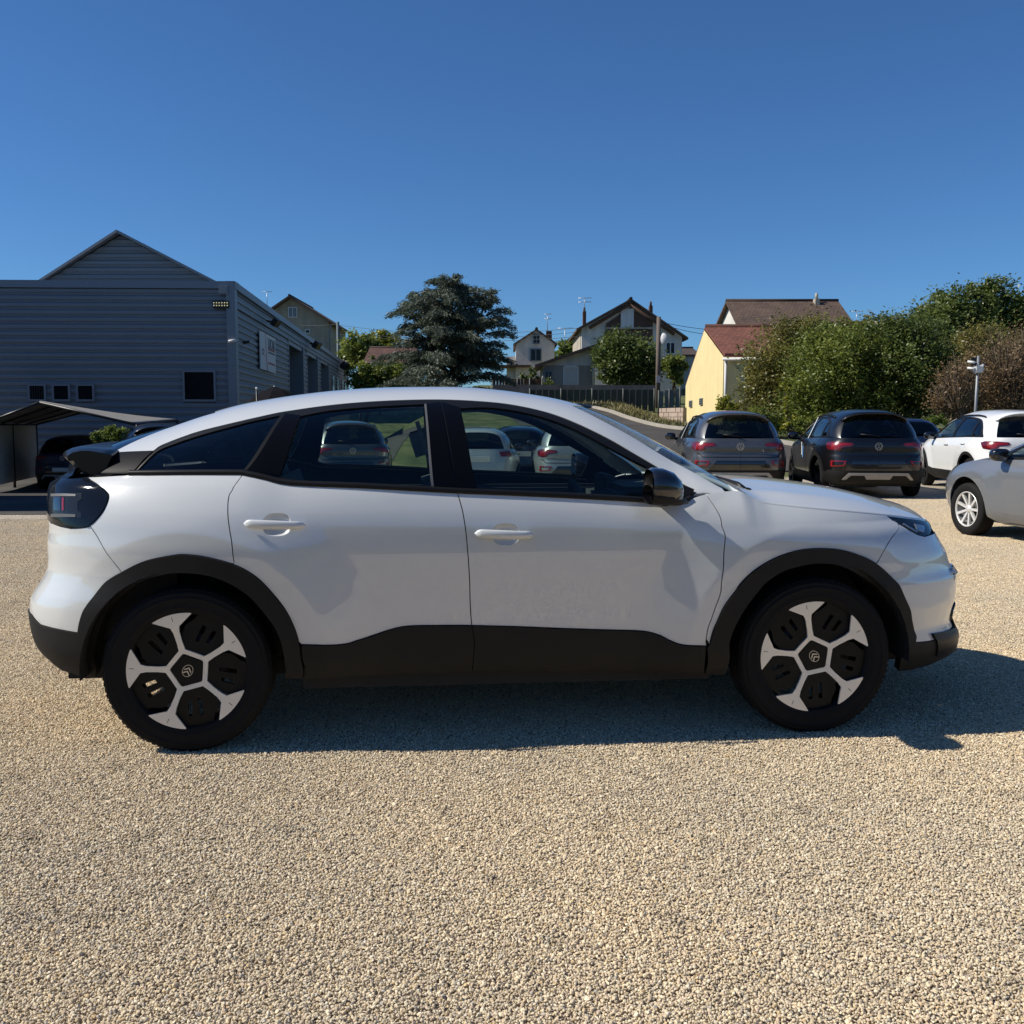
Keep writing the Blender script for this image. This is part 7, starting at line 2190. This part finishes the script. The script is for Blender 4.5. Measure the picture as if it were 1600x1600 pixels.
bush('yellowing_tree', 'yellow green tree between the white house and the gabled house', [(886, 545, 18, 14), (895, 538, 10, 9), (880, 556, 20, 12)], 92, 3500, .30, 'leaf_lime', 26)
bush('dark_shrub', 'dark shrub growing against the outbuilding left end', [(826, 590, 10, 14), (834, 598, 10, 10)], 61, 1600, .18, 'leaf_dark', 27, cat='shrub')
bush('dark_shrub', 'small dark shrub in front of the outbuilding window', [(861, 605, 9, 12)], 60.2, 700, .15, 'leaf_dark', 28, cat='shrub')
bush('leafy_bush', 'low bright green bush growing beside the parking canopy', [(178, 680, 22, 11), (160, 683, 16, 9), (200, 684, 16, 9), (178, 670, 5, 6)], 24.2, 5200, .07, 'leaf_lime', 29, cat='shrub', trunk=.03, clump=.5)
bush('side_tree', 'green tree seen past the outer end of the warehouse', [(-8, 610, 14, 30), (-4, 640, 12, 18)], 40, 2500, .18, 'leaf_lime', 30)
# the cedar: tiers of drooping sprays
def cedar(base, h, seed=40):
    rng = np.random.default_rng(seed); rd_ = random.Random(seed)
    r_ = empty('cedar_tree', base); tag(r_, 'broad blue green cedar with drooping layered branches above the white car roof', 'tree')
    mb = MB(); mb.tube([(0, 0, -.2), (.1, 0, h*.4), (.0, 0, h*.75), (.15, 0, h*.97)], [.30, .22, .12, .03], 10)
    C, D, S, T = [], [], [], []
    # stem and side leaders; each limb is a separate plume with nodding tip
    leaders = [(Vector((0, 0, 0)), .02, 1.0, 82), (Vector((-1.45, .2, 0)), .35, .93, 19), (Vector((1.75, -.2, 0)), .32, .91, 19), (Vector((.5, -.8, 0)), .3, .84, 9)]
    for li, (off, t0, t1, nb) in enumerate(leaders):
        if li: mb.tube([(0, 0, h*.22), off*.7+Vector((0, 0, h*.45)), off+Vector((0, 0, h*t1*.97))], [.14, .10, .02], 7)
        for i in range(nb):
            tl = (i+.5)/nb; t = t0+(t1-t0)*tl
            z0 = h*t*.95
            az = i*2.399+rd_.uniform(-.5, .5)
            env = float(np.interp(t, [0, .3, .55, .75, .9, 1], [3.4, 3.4, 2.9, 2.1, 1.3, .7])) if li == 0 else float(np.interp(tl, [0, .5, .85, 1], [1.9, 1.7, 1.1, .6]))
            Ln = env*rd_.uniform(.62, 1.22)
            d = Vector((math.cos(az), math.sin(az), 0))
            rise = rd_.uniform(.05, .35)+.55*tl**1.5
            st_ = off*min(1, t/.6)
            pts = [st_+Vector((0, 0, z0))+d*(Ln*k/8)+Vector((0, 0, Ln*(rise*(k/8)*1.5-.75*rise*(k/8)**2-.16*(k/8)**4))) for k in range(9)]
            mb.tube(pts, [.05*(1-k/8*.88) for k in range(9)], 5, cap=False)
            side_ = Vector((-d.y, d.x, 0))
            tb_ = rd_.random()
            ns_ = int(8+Ln*7)
            for s_ in np.linspace(.16, 1.0, ns_):
                f = s_*8; k = min(7, int(f)); p = pts[k].lerp(pts[k+1], f-k)
                wd = (.50*math.sin(math.pi*min(1, .18+s_*.72))+.03)*min(1.0, Ln/2.0)
                tn = .6*tb_+.4*rd_.random()
                for sp_i in range(3):
                    lat = rd_.uniform(-1, 1)*wd
                    q = p+side_*lat+Vector((0, 0, -.30*abs(lat)-rd_.uniform(-.03, .13)))
                    dirv = (d*.75+side_*(lat/wd*.75)+Vector((0, 0, -.30))).normalized()
                    for j in range(12):
                        C.append(q+dirv*(rd_.uniform(-.17, .20))+Vector((rd_.gauss(0, .05), rd_.gauss(0, .05), rd_.gauss(0, .06))))
                        D.append(dirv+Vector((rd_.gauss(0, .38), rd_.gauss(0, .38), rd_.gauss(-.1, .35)))); S.append(rd_.uniform(.11, .24)); T.append(min(1, max(0, tn*.75+rd_.uniform(0, .25))))
    mb.build('trunk', MATS['bark'], r_)
    leaf_mesh('crown', np.array([tuple(c) for c in C]), None, np.array(S), np.array(T), rng, 'leaf_cedar', r_, aspect=.26, dirs=np.array([tuple(q) for q in D]))
cx_ = xat(705, 50); cb = gz(cx_, 50)
cedar((cx_, 50, cb), zat(433, 50)-cb)
# rough grass on the verge
rng = np.random.default_rng(77)
n_g = 9000
gx_ = rng.uniform(3.0, 9.2, n_g); gy_ = rng.uniform(36, 55, n_g)
kr_x = np.interp(gy_, [p[1] for p in spline(ROADR, n=8)], [p[0] for p in spline(ROADR, n=8)])
ok = (gx_ > kr_x+.25) & ~((gx_ > 8.7) & (gy_ > 41.5))
gx_, gy_ = gx_[ok], gy_[ok]
Cg = np.stack([gx_, gy_, ground_z(gx_, gy_)+.07], -1)
dg_ = np.stack([rng.normal(0, .35, len(gx_)), rng.normal(0, .35, len(gx_)), np.ones(len(gx_))], -1)
leafmat('grass_dry', (.06, .075, .018), (.24, .20, .085), trans=.25, vscale=.5)
og = leaf_mesh('verge_grass', Cg, None, rng.uniform(.14, .34, len(gx_))*(1+.8*(rng.random(len(gx_)) > .9)), rng.random(len(gx_)), rng, 'grass_dry', None, aspect=.22, dirs=dg_)
tag(og, 'rough dry grass on the verge below the fence', 'grass', kind='stuff')
